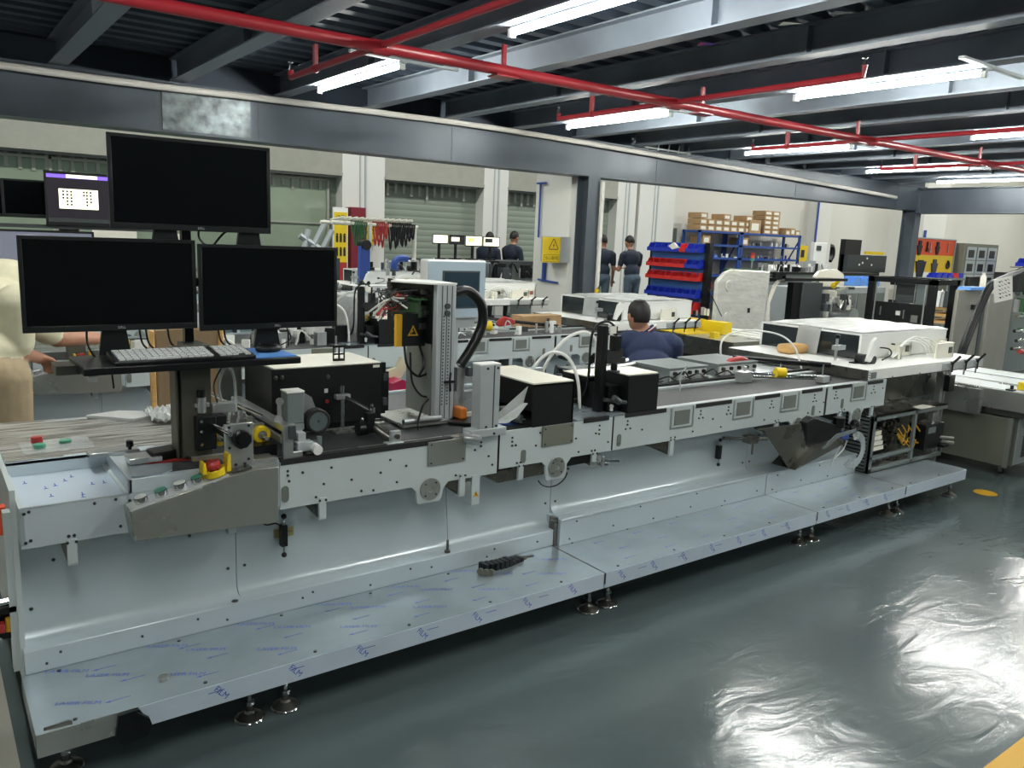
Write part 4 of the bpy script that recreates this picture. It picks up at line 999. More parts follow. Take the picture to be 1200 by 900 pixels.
tag(obj('blue_film', MB().box(1.95, 2.09, 2.74, 2.98, 0.799, 0.8025), 'blue_paint'), 'blue sheet lying on the belt beside the gantry post', 'sheet')
# gantry post
t = thing('gantry_post', 'square aluminium post with clamp foot on the foreground rail', 'post', (1.85, 2.66, 0.8))
obj('post_profile', MB().box(1.803, 1.90, 2.625, 2.685, 0.828, 1.092), 'alu_mat', t, bev=0.003)
obj('post_groove', MB().box(1.868, 1.872, 2.6235, 2.625, 0.83, 1.09), 'grey_dk', t)
obj('end_cap', MB().box(1.802, 1.901, 2.624, 2.686, 1.092, 1.097), 'white', t)
obj('clamp_foot', MB().box(1.76, 1.935, 2.615, 2.68, 0.797, 0.83).box(1.738, 1.79, 2.62, 2.65, 0.80, 0.822), 'alu_mat', t, bev=0.003)
obj('clamp_roller', MB().cyl((1.735, 2.63, 0.803), (1.79, 2.60, 0.796), 0.016, 14).cyl((1.785, 2.605, 0.797), (1.80, 2.598, 0.796), 0.01, 12), 'alu', t)
obj('bolts', bolts_y([(1.872, 0.808), (1.83, 0.84), (1.88, 0.84), (1.83, 1.08), (1.88, 1.08)], 2.615, 0.006), 'hole', t, kind='stuff')
# magenta box and cream cloth behind
t = thing('tissue_box', 'magenta box with cream cloth behind the print tower', 'box', (2.1, 3.95, 0.6))
obj('box_body', MB().prism([(2.09, 0.69), (2.20, 0.69), (2.20, 0.78), (2.15, 0.80), (2.09, 0.78)], 'y', 3.9, 4.05), 'magenta', t)
obj('cream_cloth', MB().prism([(2.06, 0.80), (2.20, 0.79), (2.24, 0.85), (2.20, 0.91), (2.17, 0.85), (2.09, 0.83)], 'y', 4.0, 4.03), 'beige_cloth', t)
obj('box_base', MB().box(2.05, 2.24, 3.88, 4.06, 0.0, 0.69), 'grey_panel', t)
# ---------------------------------------------------------------- meters, strip sensors on the third section
def meter(x0, x1, y0, y1, lab):
    t = thing('light_controller', lab, 'controller', ((x0 + x1) / 2, (y0 + y1) / 2, 0.8))
    obj('case', MB().box(x0, x1, y0, y1, 0.815, 0.885), 'grey_motor', t, bev=0.004)
    obj('lid', MB().box(x0 - 0.005, x1 + 0.005, y0 - 0.006, y1 + 0.004, 0.885, 0.897), 'grey_motor', t, bev=0.002)
    obj('front_frame', MB().box(x0 + 0.01, x1 - 0.01, y0 - 0.006, y0, 0.822, 0.88), 'silver_label', t)
    for q in range(5):
        x = x0 + 0.04 + q * (x1 - x0 - 0.08) / 4
        obj('dial_knob', MB().lathe((x, y0 - 0.006, 0.865), (0, -1, 0), [(0, 0.012), (0.015, 0.011)], 14), 'black', t)
    for q in range(4):
        x = x0 + 0.05 + q * (x1 - x0 - 0.1) / 3
        obj('connector', MB().lathe((x, y0 - 0.006, 0.838), (0, -1, 0), [(0, 0.009), (0.012, 0.009)], 10), 'chrome', t)
    return t
mtA = meter(3.47, 3.80, 3.14, 3.44, 'left grey instrument box with row of black knobs on the rear deck')
mtB = meter(3.90, 4.28, 3.14, 3.46, 'right grey instrument box with row of black knobs on the rear deck')
m = MB()
for q in range(7):
    x = 3.1 + 0.13 * q
    m.tube(spline([(x, 3.14, 0.83), (x + 0.06, 3.1, 0.86 + 0.02 * (q % 2)), (x + 0.14, 3.12, 0.83), (x + 0.22, 3.16, 0.82)], 5), 0.005, 6)
tag(obj('cable_bundle', m, 'black'), 'black cables looping in front of the two instrument boxes', 'cable')
m = MB(); random.seed(9)
m.grid(3.0, 4.3, 3.11, 3.2, 40, 5, lambda x, y: 0.803 + 0.018 * random.random())
tag(obj('crumpled_film', m, 'clearfilm', flat=True), 'crumpled clear plastic along the rear of the third belt', 'film')
m = MB()
for x, y in ((3.0, 2.9), (3.36, 2.95), (3.1, 3.3), (2.94, 3.25)): 
    m.tube(spline([(x, y, 0.805), (x, y, 0.9), (x + 0.03, y, 0.93), (x + 0.1, y + 0.05, 0.93), (x + 0.2, y + 0.15, 0.87)], 5), 0.0035, 6)
tag(obj('thin_hose', m, 'clear'), 'thin clear hoses standing over the third belt', 'hose')
t = thing('tablet_stack', 'dark flat plates and tubes stacked near the seated man', 'stack', (3.2, 3.4, 0.8))
obj('plate', MB().box(3.0, 3.42, 3.2, 3.5, 0.845, 0.86).box(2.98, 3.3, 3.3, 3.55, 0.865, 0.875), 'grey_dk', t, bev=0.003)
obj('plate_leg', MB().box(3.02, 3.05, 3.22, 3.25, 0.8, 0.845).box(3.36, 3.39, 3.22, 3.25, 0.8, 0.845).box(3.02, 3.05, 3.45, 3.48, 0.8, 0.865), 'alu', t)
obj('tube_bundle', MB().cyl((3.05, 3.3, 0.89), (3.5, 3.42, 0.885), 0.012, 10).cyl((3.02, 3.34, 0.90), (3.46, 3.47, 0.90), 0.01, 10), 'alu', t)
# guide roller stand with yellow knob
t = thing('guide_roller', 'clamped steel guide rods with a yellow knob on the third belt', 'guide', (4.3, 2.85, 0.8))
obj('guide_rod', MB().cyl((3.96, 3.0, 0.86), (4.45, 2.76, 0.84), 0.008, 12).cyl((4.05, 3.02, 0.83), (4.5, 2.75, 0.825), 0.008, 12), 'chrome', t)
obj('yellow_knob', MB().lathe((4.15, 2.905, 0.865), (0.49, -0.24, 0), [(0, 0.018), (0, 0.03), (0.022, 0.031), (0.026, 0.026), (0.04, 0.03), (0.06, 0.031), (0.064, 0.018)], 18), 'yellow', t, 'yellow knob')
obj('rod_clamp', MB().box(3.93, 4.02, 2.97, 3.03, 0.805, 0.87).box(4.4, 4.47, 2.74, 2.79, 0.808, 0.85).cyl((3.98, 3.0, 0.87), (3.98, 3.0, 0.90), 0.012, 12), 'alu', t, bev=0.003)
obj('clamp_lever', MB().cyl((4.42, 2.76, 0.85), (4.42, 2.76, 0.92), 0.005, 8), 'chrome', t)
t = thing('sensor_arm', 'black sensor arm with red cloth reaching over the third belt', 'sensor', (4.5, 3.0, 0.8))
obj('arm_bar', MB().cyl((4.18, 3.25, 0.91), (4.70, 2.93, 0.875), 0.012, 12).cyl((4.25, 3.24, 0.885), (4.72, 2.95, 0.86), 0.006, 8).cyl((4.60, 2.99, 0.885), (4.73, 2.91, 0.875), 0.017, 12), 'black', t)
obj('red_cloth', MB().prism([(4.02, 0.875), (4.08, 0.915), (4.17, 0.925), (4.23, 0.91), (4.26, 0.88), (4.20, 0.85), (4.06, 0.852)], 'y', 3.17, 3.21), 'red', t, 'dark red cloth wrapped on the arm', bev=0.01)
obj('arm_post', MB().cyl((4.45, 3.08, 0.8), (4.45, 3.08, 0.89), 0.006, 8), 'chrome', t)
m = MB(); m.tube(spline([(4.25, 3.4, 0.84), (4.25, 3.4, 1.0), (4.4, 3.35, 1.06), (4.62, 3.25, 1.04), (4.72, 3.18, 0.96), (4.74, 3.12, 0.82)], 8), 0.006, 8)
tag(obj('air_hose', m, 'white'), 'pale hose arch in front of the tinted glass guard', 'hose')
t = thing('wooden_block', 'small wooden block with rounded edges left of the tinted glass', 'block', (4.92, 3.4, 0.8))
obj('block_body', MB().box(4.86, 5.08, 3.3, 3.42, 0.88, 0.945), 'wood', t, bev=0.02)
# ---------------------------------------------------------------- transfer table with white cover at the right end
def transfer(label_t, label_c, lt2):
    t = thing('transfer_table', label_t, 'table', (5.5, 3.1, 0.6), 'white transfer tables of the machine rows')
    obj('table_slab', MB().box(4.76, 6.30, 2.66, 3.75, 0.865, 0.879).box(4.76, 6.30, 2.66, 2.672, 0.812, 0.866), 'white', t, bev=0.002)
    obj('end_skirt', MB().box(4.752, 4.76, 2.66, 3.75, 0.812, 0.876), 'steel_dark', t)
    obj('under_plate', MB().box(4.76, 6.30, 2.68, 3.75, 0.80, 0.812), 'grey_dk', t)
    obj('end_grille', MB().box(4.79, 4.85, 2.656, 2.66, 0.822, 0.862), 'grey_motor', t)
    obj('bolts', bolts_y([(4.775, 0.83), (4.775, 0.845), (4.775, 0.86), (5.05, 0.818), (5.4, 0.818), (5.75, 0.818), (6.0, 0.85)], 2.66, 0.005), 'hole', t, kind='stuff')
    for x in (5.82, 6.02, 6.2):
        lv = obj('clamp_lever', MB().lathe((x, 2.66, 0.86), (0, -1, 0), [(0, 0.012), (0.02, 0.012)], 12).cyl((x - 0.02, 2.64, 0.86), (x + 0.04, 2.62, 0.91), 0.009, 10).cyl((x, 2.645, 0.85), (x, 2.645, 0.80), 0.006, 8), 'black', t)
        obj('lever_rod', MB().cyl((x - 0.02, 2.645, 0.84), (x - 0.02, 2.645, 0.77), 0.006, 8), 'chrome', lv)
    obj('lever_plate', MB().box(5.70, 6.30, 2.652, 2.66, 0.815, 0.865), 'alu_mat', t)
    obj('table_leg', MB().box(4.98, 5.03, 2.75, 2.80, 0.2, 0.8).box(5.9, 5.95, 3.6, 3.65, 0.0, 0.8).box(4.98, 5.03, 3.6, 3.65, 0.2, 0.8), 'steel_dark', t)
    c = thing('white_cover', label_c, 'cover', (5.7, 3.35, 0.88), 'white covers of the transfer tables')
    obj('cover_shell', MB().box(5.135, 6.30, 2.94, 2.95, 0.885, 1.05).box(5.12, 6.31, 2.94, 3.75, 1.045, 1.056).box(6.29, 6.30, 2.94, 3.75, 0.885, 1.05), 'white', c, bev=0.002)
    obj('cover_film', MB().grid(5.14, 6.29, 2.95, 3.74, 34, 24, lambda x, y: 1.064 + 0.004 * math.sin(40 * y + 6 * math.sin(3 * x)) * math.sin(7 * x + 9 * y)), 'clearfilm', c, 'wrinkled clear film over the white cover')
    gl = obj('tinted_glass', MB().box(5.125, 5.131, 2.96, 3.74, 0.885, 1.045), 'tint', c, 'dark tinted side window')
    obj('film_sheet', MB().prism([(3.26, 0.86), (3.24, 1.062), (3.42, 1.065), (3.44, 0.86)], 'x', 5.105, 5.110), 'haze_film', c, 'strip of clear plastic over the window')
    obj('corner_post', MB().box(5.12, 5.137, 2.938, 2.955, 0.885, 1.05).box(5.12, 5.137, 3.735, 3.75, 0.885, 1.05), 'white', c)
    obj('cable_gland', MB().lathe((5.28, 2.94, 0.965), (0, -1, 0), [(0, 0.014), (0.02, 0.012)], 12).lathe((5.52, 2.94, 0.97), (0, -1, 0), [(0, 0.01), (0.02, 0.01)], 12).tube(spline([(5.28, 2.92, 0.965), (5.32, 2.85, 0.96), (5.30, 2.82, 0.925), (5.16, 2.80, 0.90)], 6), 0.005, 6), 'black', c)
    v = thing('valve_blocks', lt2, 'valve', (5.85, 2.83, 0.88), 'cream valve plates of the transfer tables')
    for x0, x1, y0, hh in ((5.46, 5.50, 2.85, 0.09), (5.60, 5.78, 2.93, 0.10), (5.80, 6.06, 2.76, 0.105), (6.05, 6.28, 2.92, 0.105)):
        pl_ = obj('valve_plate', MB().box(x0, x1, y0, y0 + 0.015, 0.88, 0.88 + hh).box(x1 - 0.015, x1, y0, y0 + 0.10, 0.88, 0.88 + hh), 'cream', v, bev=0.002)
        if x1 - x0 > 0.1:
            obj('gauge_window', MB().box(x1 - 0.085, x1 - 0.035, y0 - 0.003, y0, 0.91, 0.955), 'grey_dk', pl_)
            obj('gauge_part', MB().box(x1 - 0.075, x1 - 0.045, y0 - 0.006, y0 - 0.003, 0.915, 0.94), 'red' if x0 > 6 else 'steel_dark', pl_)
    m = MB()
    for q in range(5):
        m.tube(spline([(5.36, 2.84, 0.90), (5.48 + 0.01 * q, 2.86 + 0.02 * q, 0.93), (5.60 + 0.05 * q, 2.88, 1.0 + 0.012 * (q % 3)), (5.78 + 0.05 * q, 2.86, 0.97), (5.84 + 0.05 * q, 2.85, 0.90)], 6), 0.006, 6)
    obj('air_tubes', m, 'white', v, 'white air tubes')
    r = thing('tape_roller', lt2.replace('cream valve plates', 'black rollers with white arm') if 'cream' in lt2 else lt2 + ' roller', 'roller', (5.03, 2.9, 0.88), 'tape rollers of the transfer tables')
    obj('roller', MB().cyl((4.99, 2.82, 0.91), (4.99, 2.88, 0.91), 0.035, 20).cyl((5.06, 2.80, 0.905), (5.06, 2.86, 0.905), 0.028, 20).box(4.93, 5.12, 2.86, 2.90, 0.88, 0.888), 'black', r)
    obj('swing_arm', MB().prism([(4.975, 0.90), (5.02, 0.89), (5.12, 0.99), (5.12, 1.035), (5.07, 1.055), (5.03, 1.03)], 'y', 2.80, 2.825), 'white', r, bev=0.005)
    obj('clamp_stand', MB().cyl((4.93, 3.0, 0.88), (4.93, 3.0, 1.03), 0.009, 12).box(4.89, 4.99, 2.97, 3.01, 0.955, 0.985), 'alu', r)
    obj('stand_cap', MB().cyl((4.93, 3.0, 1.03), (4.93, 3.0, 1.055), 0.016, 12), 'black', r)
    return [t, c, v, r]
mat('tint', '20282b', 0.1, spec=0.7, alpha=0.93)
TR = transfer('long white transfer table overhanging the right end of the foreground machine', 'low white film-wrapped cover with tinted side window on the foreground transfer table', 'cream valve plates with white tubes on the foreground transfer table')
# blue spiral hose and paper on the boom
m = MB(); 
cp = spline([(6.25, 3.4, 0.885), (6.36, 3.32, 0.98), (6.55, 3.25, 1.01), (6.68, 3.2, 0.97), (6.74, 3.15, 0.88)], 16)
pts = []
for i, p in enumerate(cp):
    a = i * 1.3; pts.append((p.x, p.y + 0.014 * math.cos(a), p.z + 0.014 * math.sin(a)))
tag(obj('spiral_hose', m.tube(pts, 0.006, 6), 'blue_paint'), 'dark blue spiral air hose beyond the transfer table', 'hose')
m = MB()
for dx in (0, 0.045, -0.04):
    m.tube(spline([(6.94 + dx, 3.1, 0.80), (7.0 + dx, 3.1, 0.93), (7.16 + dx, 3.1, 1.197), (7.31 + dx, 3.1, 1.374), (7.577 + dx, 3.1, 1.447), (7.9 + dx, 3.1, 1.516), (8.3 + dx, 3.1, 1.58)], 8), 0.018, 10)
tag(obj('cable_hose', m, 'black'), 'bundle of thick black hoses rising at the right edge', 'hose')
t = thing('paper_sheet', 'white handwritten sheet taped to the thick black hoses', 'paper', (7.3, 3.0, 1.1))
obj('sheet', MB().prism([(7.28, 1.42), (7.62, 1.456), (7.69, 1.255), (7.355, 1.224)], 'y', 3.074, 3.078), 'paper', t)
m = MB(); random.seed(2)
for r_ in range(5):
    for q in range(4):
        x = 7.355 + 0.055 * q + 0.015 * r_ + 0.01 * random.random(); z = 1.40 - 0.033 * r_ + 0.008 * q
        m.prism([(x, z), (x + 0.04, z - 0.012 + 0.02 * random.random()), (x + 0.04, z - 0.008), (x, z + 0.005)], 'y', 3.072, 3.074)
obj('handwriting', m, 'ink', t)
# ---------------------------------------------------------------- rejection conveyor and electric cabinet at the right
t = thing('cross_conveyor', 'steel-topped cross conveyor with yellow stop box at the right edge', 'conveyor', (7.0, 2.6, 0.0))
obj('conveyor_top', MB().box(6.42, 7.6, 1.6, 4.3, 0.625, 0.635), 'steel', t)
sl = MB()
for q in range(3): sl.box(6.46 + 0.38 * q, 6.74 + 0.38 * q, 1.6, 4.3, 0.63, 0.641)
obj('slide_strips', sl, 'alu_mat', t, 'white slide strips along the conveyor top')
obj('side_skirt', MB().box(6.40, 6.42, 1.6, 4.3, 0.50, 0.642).box(6.34, 6.40, 2.66, 4.2, 0.44, 0.63), 'steel', t)
obj('under_frame_or_shade', MB().box(6.44, 7.5, 1.7, 4.2, 0.45, 0.62), 'steel_dark', t)
lg = MB()
for x, y in ((6.5, 1.7), (7.5, 1.7), (6.5, 4.1), (7.5, 4.1)): lg.box(x, x + 0.05, y, y + 0.05, 0, 0.46)
obj('conveyor_leg', lg, 'steel_dark', t)
sb = obj('stop_box', MB().box(6.56, 6.68, 2.46, 2.50, 0.642, 0.70), 'yellow', t, 'yellow stop box', bev=0.003)
obj('stop_button', MB().lathe((6.62, 2.46, 0.672), (0, -1, 0), [(0, 0.02), (0.012, 0.02), (0.016, 0.012)], 16), 'red', sb)
obj('small_switch', MB().cyl((6.47, 2.5, 0.64), (6.47, 2.5, 0.68), 0.012, 12).box(6.44, 6.5, 2.48, 2.53, 0.642, 0.652), 'black', t)
t = thing('guide_chute', 'dark sheet-metal chute under the transfer table', 'chute', (5.6, 3.0, 0.4))
obj('chute_plate', MB().prism([(5.0, 0.63), (6.3, 0.60), (6.3, 0.64), (5.0, 0.72)], 'y', 2.9, 3.6), 'steel_dark', t)
obj('chute_side', MB().box(5.0, 6.3, 2.88, 2.9, 0.58, 0.76), 'steel_dark', t)
obj('chute_post', MB().box(6.02, 6.06, 2.80, 2.84, 0.0, 0.80).box(6.08, 6.10, 2.80, 2.84, 0.0, 0.64), 'alu', t)
obj('chute_block', MB().box(6.06, 6.14, 2.76, 2.82, 0.62, 0.74), 'black', t)
t = thing('electric_cabinet', 'olive grey electric cabinet on castors under the cross conveyor', 'cabinet', (6.8, 2.8, 0.0))
obj('cabinet_body', MB().box(6.43, 7.3, 2.45, 3.40, 0.075, 0.44), 'olive', t, bev=0.004)
obj('corner_strip', MB().box(6.42, 6.445, 2.44, 2.47, 0.07, 0.445).box(6.50, 6.515, 2.435, 2.45, 0.07, 0.44), 'grey_panel', t)
obj('cabinet_front', MB().box(6.515, 7.3, 2.43, 2.45, 0.08, 0.44), 'rail_paint', t)
m = MB()
for q in range(14): m.box(6.62, 7.2, 2.425, 2.43, 0.13 + 0.012 * q, 0.137 + 0.012 * q)
obj('vent_slots', m, 'grey_dk', t, kind='stuff')
obj('front_switch', MB().box(6.60, 6.66, 2.42, 2.43, 0.36, 0.42), 'black', t)
for x, y in ((6.5, 2.5), (7.2, 2.5), (6.5, 3.3), (7.2, 3.3)):
    cs = obj('castor', MB().box(x - 0.03, x + 0.03, y - 0.03, y + 0.03, 0.062, 0.075).cyl((x - 0.015, y, 0.028), (x + 0.015, y, 0.028), 0.028, 18), 'black', t)
    obj('castor_fork', MB().box(x - 0.022, x - 0.016, y - 0.014, y + 0.014, 0.02, 0.065).box(x + 0.016, x + 0.022, y - 0.014, y + 0.014, 0.02, 0.065), 'chrome', cs)
m = MB(); random.seed(4)
for q in range(14): z = 0.12 + 0.3 * random.random(); y = 3.0 + 0.3 * random.random(); m.box(6.424, 6.43, y, y + 0.015, z, z + 0.006)
obj('screws', m, 'chrome', t, kind='stuff')
# open electronics rack standing on the steel step
t = thing('power_rack', 'open grey metal rack full of electronics standing on the steel step', 'rack', (5.3, 2.7, 0.2))
X0, X1, Y0, Y1, Z0, Z1 = 4.84, 5.80, 2.63, 2.86, 0.203, 0.575
m = MB()
m.box(X0, X1, Y0, Y0 + 0.025, Z0, Z0 + 0.03).box(X0, X1, Y0, Y0 + 0.025, Z1 - 0.03, Z1).box(X0, X0 + 0.035, Y0, Y0 + 0.02, Z0, Z1).box(5.36, 5.39, Y0, Y0 + 0.02, Z0, Z1 - 0.0).box(X0, 5.38, Y0, Y0 + 0.02, 0.29, 0.312)
m.box(X1 - 0.02, X1, Y0, Y0 + 0.02, Z0, Z0 + 0.06)
obj('rack_frame', m, 'grey_motor', t, bev=0.002)
m = MB(); m.box(X0, X0 + 0.004, Y0, Y0 + 0.03, Z0, Z1).box(X0, X0 + 0.004, Y1 - 0.03, Y1, Z0, Z1)
z = Z0
while z < Z1: m.box(X0, X0 + 0.004, Y0, Y1, z, z + 0.013); z += 0.0245
obj('slotted_side', m, 'grey_motor', t, 'slotted end plate')
obj('rack_floor', MB().box(X0, X1, Y0, Y1, Z0, Z0 + 0.006).box(X0, X1, Y1 - 0.006, Y1, Z0, Z1 - 0.1).box(X0, X1, Y0, Y1, Z1 - 0.006, Z1), 'steel_dark', t)
obj('rack_inside', MB().box(X0 + 0.02, X0 + 0.03, Y0 + 0.03, Y1, Z0 + 0.01, Z1 - 0.01), 'black', t)
m = MB(); random.seed(21)
for q in range(70):
    x = X0 + 0.08 + 0.44 * random.random(); y = Y0 + 0.03 + 0.12 * random.random(); z = 0.32 + 0.17 * random.random(); s = 0.012 + 0.02 * random.random()
    m.box(x, x + s, y, y + s, z, z + s)
obj('electronic_components', m, 'steel_dark', t, 'densely packed dark components', 'stuff')
m = MB()
for q in range(4): m.box(X0 + 0.07, X0 + 0.19 - 0.015 * q, Y0 + 0.02, Y0 + 0.07, 0.34 + 0.035 * q, 0.365 + 0.035 * q)
obj('terminal_block', m, 'label', t, 'white stepped terminal block')
m = MB()
for q in range(16): m.cyl((X0 + 0.06 + 0.028 * q, Y0 + 0.03, 0.262), (X0 + 0.075 + 0.028 * q, Y0 + 0.03, 0.275 + 0.01 * (q % 3)), 0.008, 8)
obj('connector_row', m, 'chrome', t, kind='stuff')
m = MB()
for q in range(16):
    x = 5.2 + 0.3 * random.random(); z = 0.35 + 0.13 * random.random()
    m.tube(spline([(x, Y0 + 0.03, z), (x + 0.04, Y0 + 0.01, z - 0.05), (x + 0.1, Y0 + 0.03, z - 0.03)], 4), 0.004, 5)
obj('wiring', m, 'yellow_deep', t, 'ochre and dark wires', 'stuff')
obj('drive_unit', MB().box(5.47, 5.72, 2.60, 2.72, 0.285, 0.46).box(5.66, 5.74, 2.56, 2.6, 0.29, 0.31), 'black', t, 'black drive unit beside the rack', bev=0.003)
obj('drive_label', MB().box(5.50, 5.60, 2.597, 2.60, 0.40, 0.44), 'grey_motor', t)
obj('drive_pins', MB().cyl((5.68, 2.62, 0.325), (5.80, 2.56, 0.31), 0.011, 12).cyl((5.68, 2.61, 0.355), (5.79, 2.56, 0.345), 0.011, 12).box(5.60, 5.64, 2.63, 2.66, 0.46, 0.53).cyl((5.70, 2.66, 0.46), (5.70, 2.66, 0.52), 0.02, 12), 'steel', t)
obj('paper_strip', MB().prism([(5.40, 2.62), (5.60, 2.62), (5.58, 2.70), (5.42, 2.69)], 'z', 0.576, 0.579), 'label', t)
# loose tubing coil
m = MB()
for k in range(6):
    cx, cz, r = 4.60 + 0.012 * k, 0.40 - 0.004 * k, 0.075 + 0.01 * k
    m.tube([(cx + r * math.cos(a), 2.60 + 0.008 * k, cz + r * 0.95 * math.sin(a)) for a in [(-2.4 + 4.3 * i / 16) for i in range(17)]], 0.0045, 6)
tag(obj('tube_coil', m, 'clear'), 'coiled clear tubes hanging left of the open electronics rack', 'hose')
t = thing('vacuum_fittings', 'cluster of blue and black vacuum fittings under the fourth rail', 'fitting', (4.5, 2.62, 0.5))
obj('blue_fitting', MB().box(4.44, 4.52, 2.60, 2.66, 0.475, 0.52), 'blue_paint', t, bev=0.004)
obj('black_fittings', MB().sph((4.62, 2.63, 0.555), 0.03).sph((4.58, 2.62, 0.535), 0.022).cyl((4.55, 2.61, 0.51), (4.66, 2.61, 0.55), 0.014, 10).cyl((4.42, 2.62, 0.56), (4.42, 2.62, 0.62), 0.035, 16), 'black', t)
obj('white_tubes', MB().tube(spline([(4.50, 2.6, 0.47), (4.47, 2.6, 0.42), (4.38, 2.6, 0.37)], 5), 0.004, 6).tube(spline([(4.46, 2.6, 0.475), (4.40, 2.6, 0.40), (4.36, 2.6, 0.33)], 5), 0.003, 6), 'white', t)
# sheet metal discharge chute in front of the body
t = thing('reject_chute', 'folded dark steel reject chute hanging under the third rail', 'chute', (3.9, 2.6, 0.4))
obj('chute_pan', MB().prism([(3.60, 0.635), (3.66, 0.63), (3.93, 0.375), (4.10, 0.47), (4.08, 0.49), (4.0, 0.63), (3.60, 0.64)], 'y', 2.60, 2.604), 'steel_dark', t)
obj('chute_base', MB().prism([(3.93, 0.375), (4.42, 0.475), (4.40, 0.50), (4.10, 0.47)], 'y', 2.56, 2.72), 'steel_dark', t)
obj('bin_body', MB().prism([(4.07, 0.625), (4.14, 0.65), (4.45, 0.56), (4.45, 0.50), (4.20, 0.40), (4.10, 0.42)], 'y', 2.61, 2.73), 'black', t, 'black collecting bag', bev=0.006)
obj('chute_clamp', MB().cyl((3.40, 2.66, 0.60), (3.70, 2.60, 0.575), 0.01, 10).box(3.56, 3.62, 2.60, 2.66, 0.56, 0.60).cyl((3.59, 2.61, 0.50), (3.59, 2.61, 0.56), 0.006, 8), 'steel_dark', t)
obj('side_arm', MB().prism([(4.16, 0.475), (4.30, 0.545), (4.50, 0.555), (4.50, 0.535), (4.32, 0.52), (4.19, 0.465)], 'y', 2.55, 2.556), 'grey_motor', t)
# toggle sensors on the body panels
def toggle(x, z, label, h=0.075, rail=True):
    t = thing('plunger_valve', label, 'valve', (x, 2.77, z - h))
    obj('valve_body', MB().box(x - 0.012, x + 0.012, 2.765, 2.792, z - h * 0.55, z + h * 0.55), 'black', t, bev=0.002)
    obj('plunger', MB().cyl((x, 2.775, z + h * 0.5), (x, 2.775, z + h), 0.004, 8).cyl((x, 2.775, z - h * 0.5), (x, 2.775, z - h), 0.004, 8), 'chrome', t)
    obj('ball_knob', MB().sph((x, 2.773, z + h), 0.0105).sph((x, 2.773, z - h), 0.0105), 'black', t)
    if rail: obj('mounting_rail', MB().box(x - 0.03, x + 0.045, 2.792, 2.80, z - 0.012, z + 0.02).box(x + 0.012, x + 0.04, 2.784, 2.792, z, z + 0.008), 'brass', t)
    return t
toggle(1.042, 0.475, 'black plunger valve with ball knobs below the control console')
toggle(3.522, 0.48, 'small black plunger valve on the body panel under the third rail', 0.07, rail=False)
tag(obj('valve_cable', MB().tube(spline([(0.93, 2.74, 0.57), (0.97, 2.76, 0.535), (1.01, 2.77, 0.53), (1.035, 2.77, 0.51)], 6), 0.003, 6), 'black'), 'thin black cable from the console to the plunger valve', 'cable')
m = MB(); m.tube([(2.23 + 0.085 * math.cos(a), 2.655, 0.575 + 0.06 * math.sin(a)) for a in [(-2.8 + 2.7 * i / 14) for i in range(15)]], 0.003, 6)
tag(obj('wire_loop', m, 'black'), 'thin wire loop hanging under the second rail bearing cap', 'cable')
t = thing('toggle_clamp', 'small steel toggle clamp at the end of the second rail', 'clamp', (2.52, 2.62, 0.58))
obj('clamp_arm', MB().cyl((2.49, 2.63, 0.605), (2.58, 2.60, 0.598), 0.006, 10).cyl((2.48, 2.64, 0.59), (2.53, 2.62, 0.585), 0.006, 10), 'chrome', t)
obj('clamp_body', MB().box(2.495, 2.51, 2.62, 2.66, 0.58, 0.625).box(2.46, 2.50, 2.64, 2.66, 0.585, 0.60), 'alu', t)
m = MB(); m.tube([(1.71, 2.72, 0.60), (1.728, 2.728, 0.42), (1.738, 2.735, 0.33)], 0.0012, 5); m.cyl((1.738, 2.735, 0.335), (1.738, 2.735, 0.288), 0.006, 10); m.cyl((1.738, 2.735, 0.288), (1.738, 2.735, 0.28), 0.013, 12)
tag(obj('plumb_pin', m, 'steel_dark'), 'small steel pin hanging on a wire in front of the body panel', 'pin')
# chain on the tray, metal crumb
t = thing('drag_chain', 'black plastic cable chain lying on the steel step', 'chain', (1.94, 2.64, 0.2))
for q in range(9):
    a = q * 0.024; x = 1.86 + a; y = 2.655 - 0.012 * math.sin(q * 0.5)
    obj('chain_link', MB().box(x, x + 0.02, y - 0.03, y + 0.02, 0.2, 0.232 if q < 6 else 0.218, rotz(x, y, 0.12)), 'black', t, bev=0.002)
m = MB()
for x, y in ((1.835, 2.62), (1.85, 2.60), (1.868, 2.588)): m.cyl((x, y, 0.215), (x - 0.012, y - 0.008, 0.217), 0.014, 14)
obj('end_fitting', m, 'olive', t)
obj('chain_bracket', MB().box(2.07, 2.15, 2.66, 2.675, 0.2, 0.206).box(2.08, 2.1, 2.65, 2.69, 0.2, 0.206), 'steel_dark', t)
tag(obj('foil_crumb', MB().prism([(0.525, 2.455), (0.55, 2.46), (0.56, 2.475), (0.54, 2.49), (0.525, 2.48)], 'z', 0.2, 0.215), 'steel', bev=0.003), 'crumpled bit of foil on the left part of the steel step', 'foil')
# things on the left table
t = thing('flat_bar', 'flat aluminium bar with black thumb knob across the front edge of the wrapped table', 'bar', (0.52, 3.0, 0.8))
obj('bar_body', MB().box(0.44, 0.60, 2.98, 3.05, 0.80, 0.815), 'alu', t, bev=0.002)
obj('thumb_knob', MB().lathe((0.57, 2.99, 0.815), 'z', [(0, 0.006), (0.008, 0.006), (0.01, 0.012), (0.028, 0.013), (0.032, 0.01)], 14), 'black', t)
t = thing('reader_head', 'flat black sensor block with red strip left of the monitor post', 'sensor', (0.6, 2.85, 0.8))
obj('sensor_block', MB().prism([(0.605, 2.80), (0.685, 2.82), (0.695, 2.90), (0.60, 2.88)], 'z', 0.81, 0.84), 'black', t, bev=0.003)
obj('sensor_base', MB().box(0.53, 0.60, 2.80, 2.88, 0.81, 0.83).box(0.59, 0.63, 2.785, 2.80, 0.815, 0.83), 'alu', t, bev=0.002)
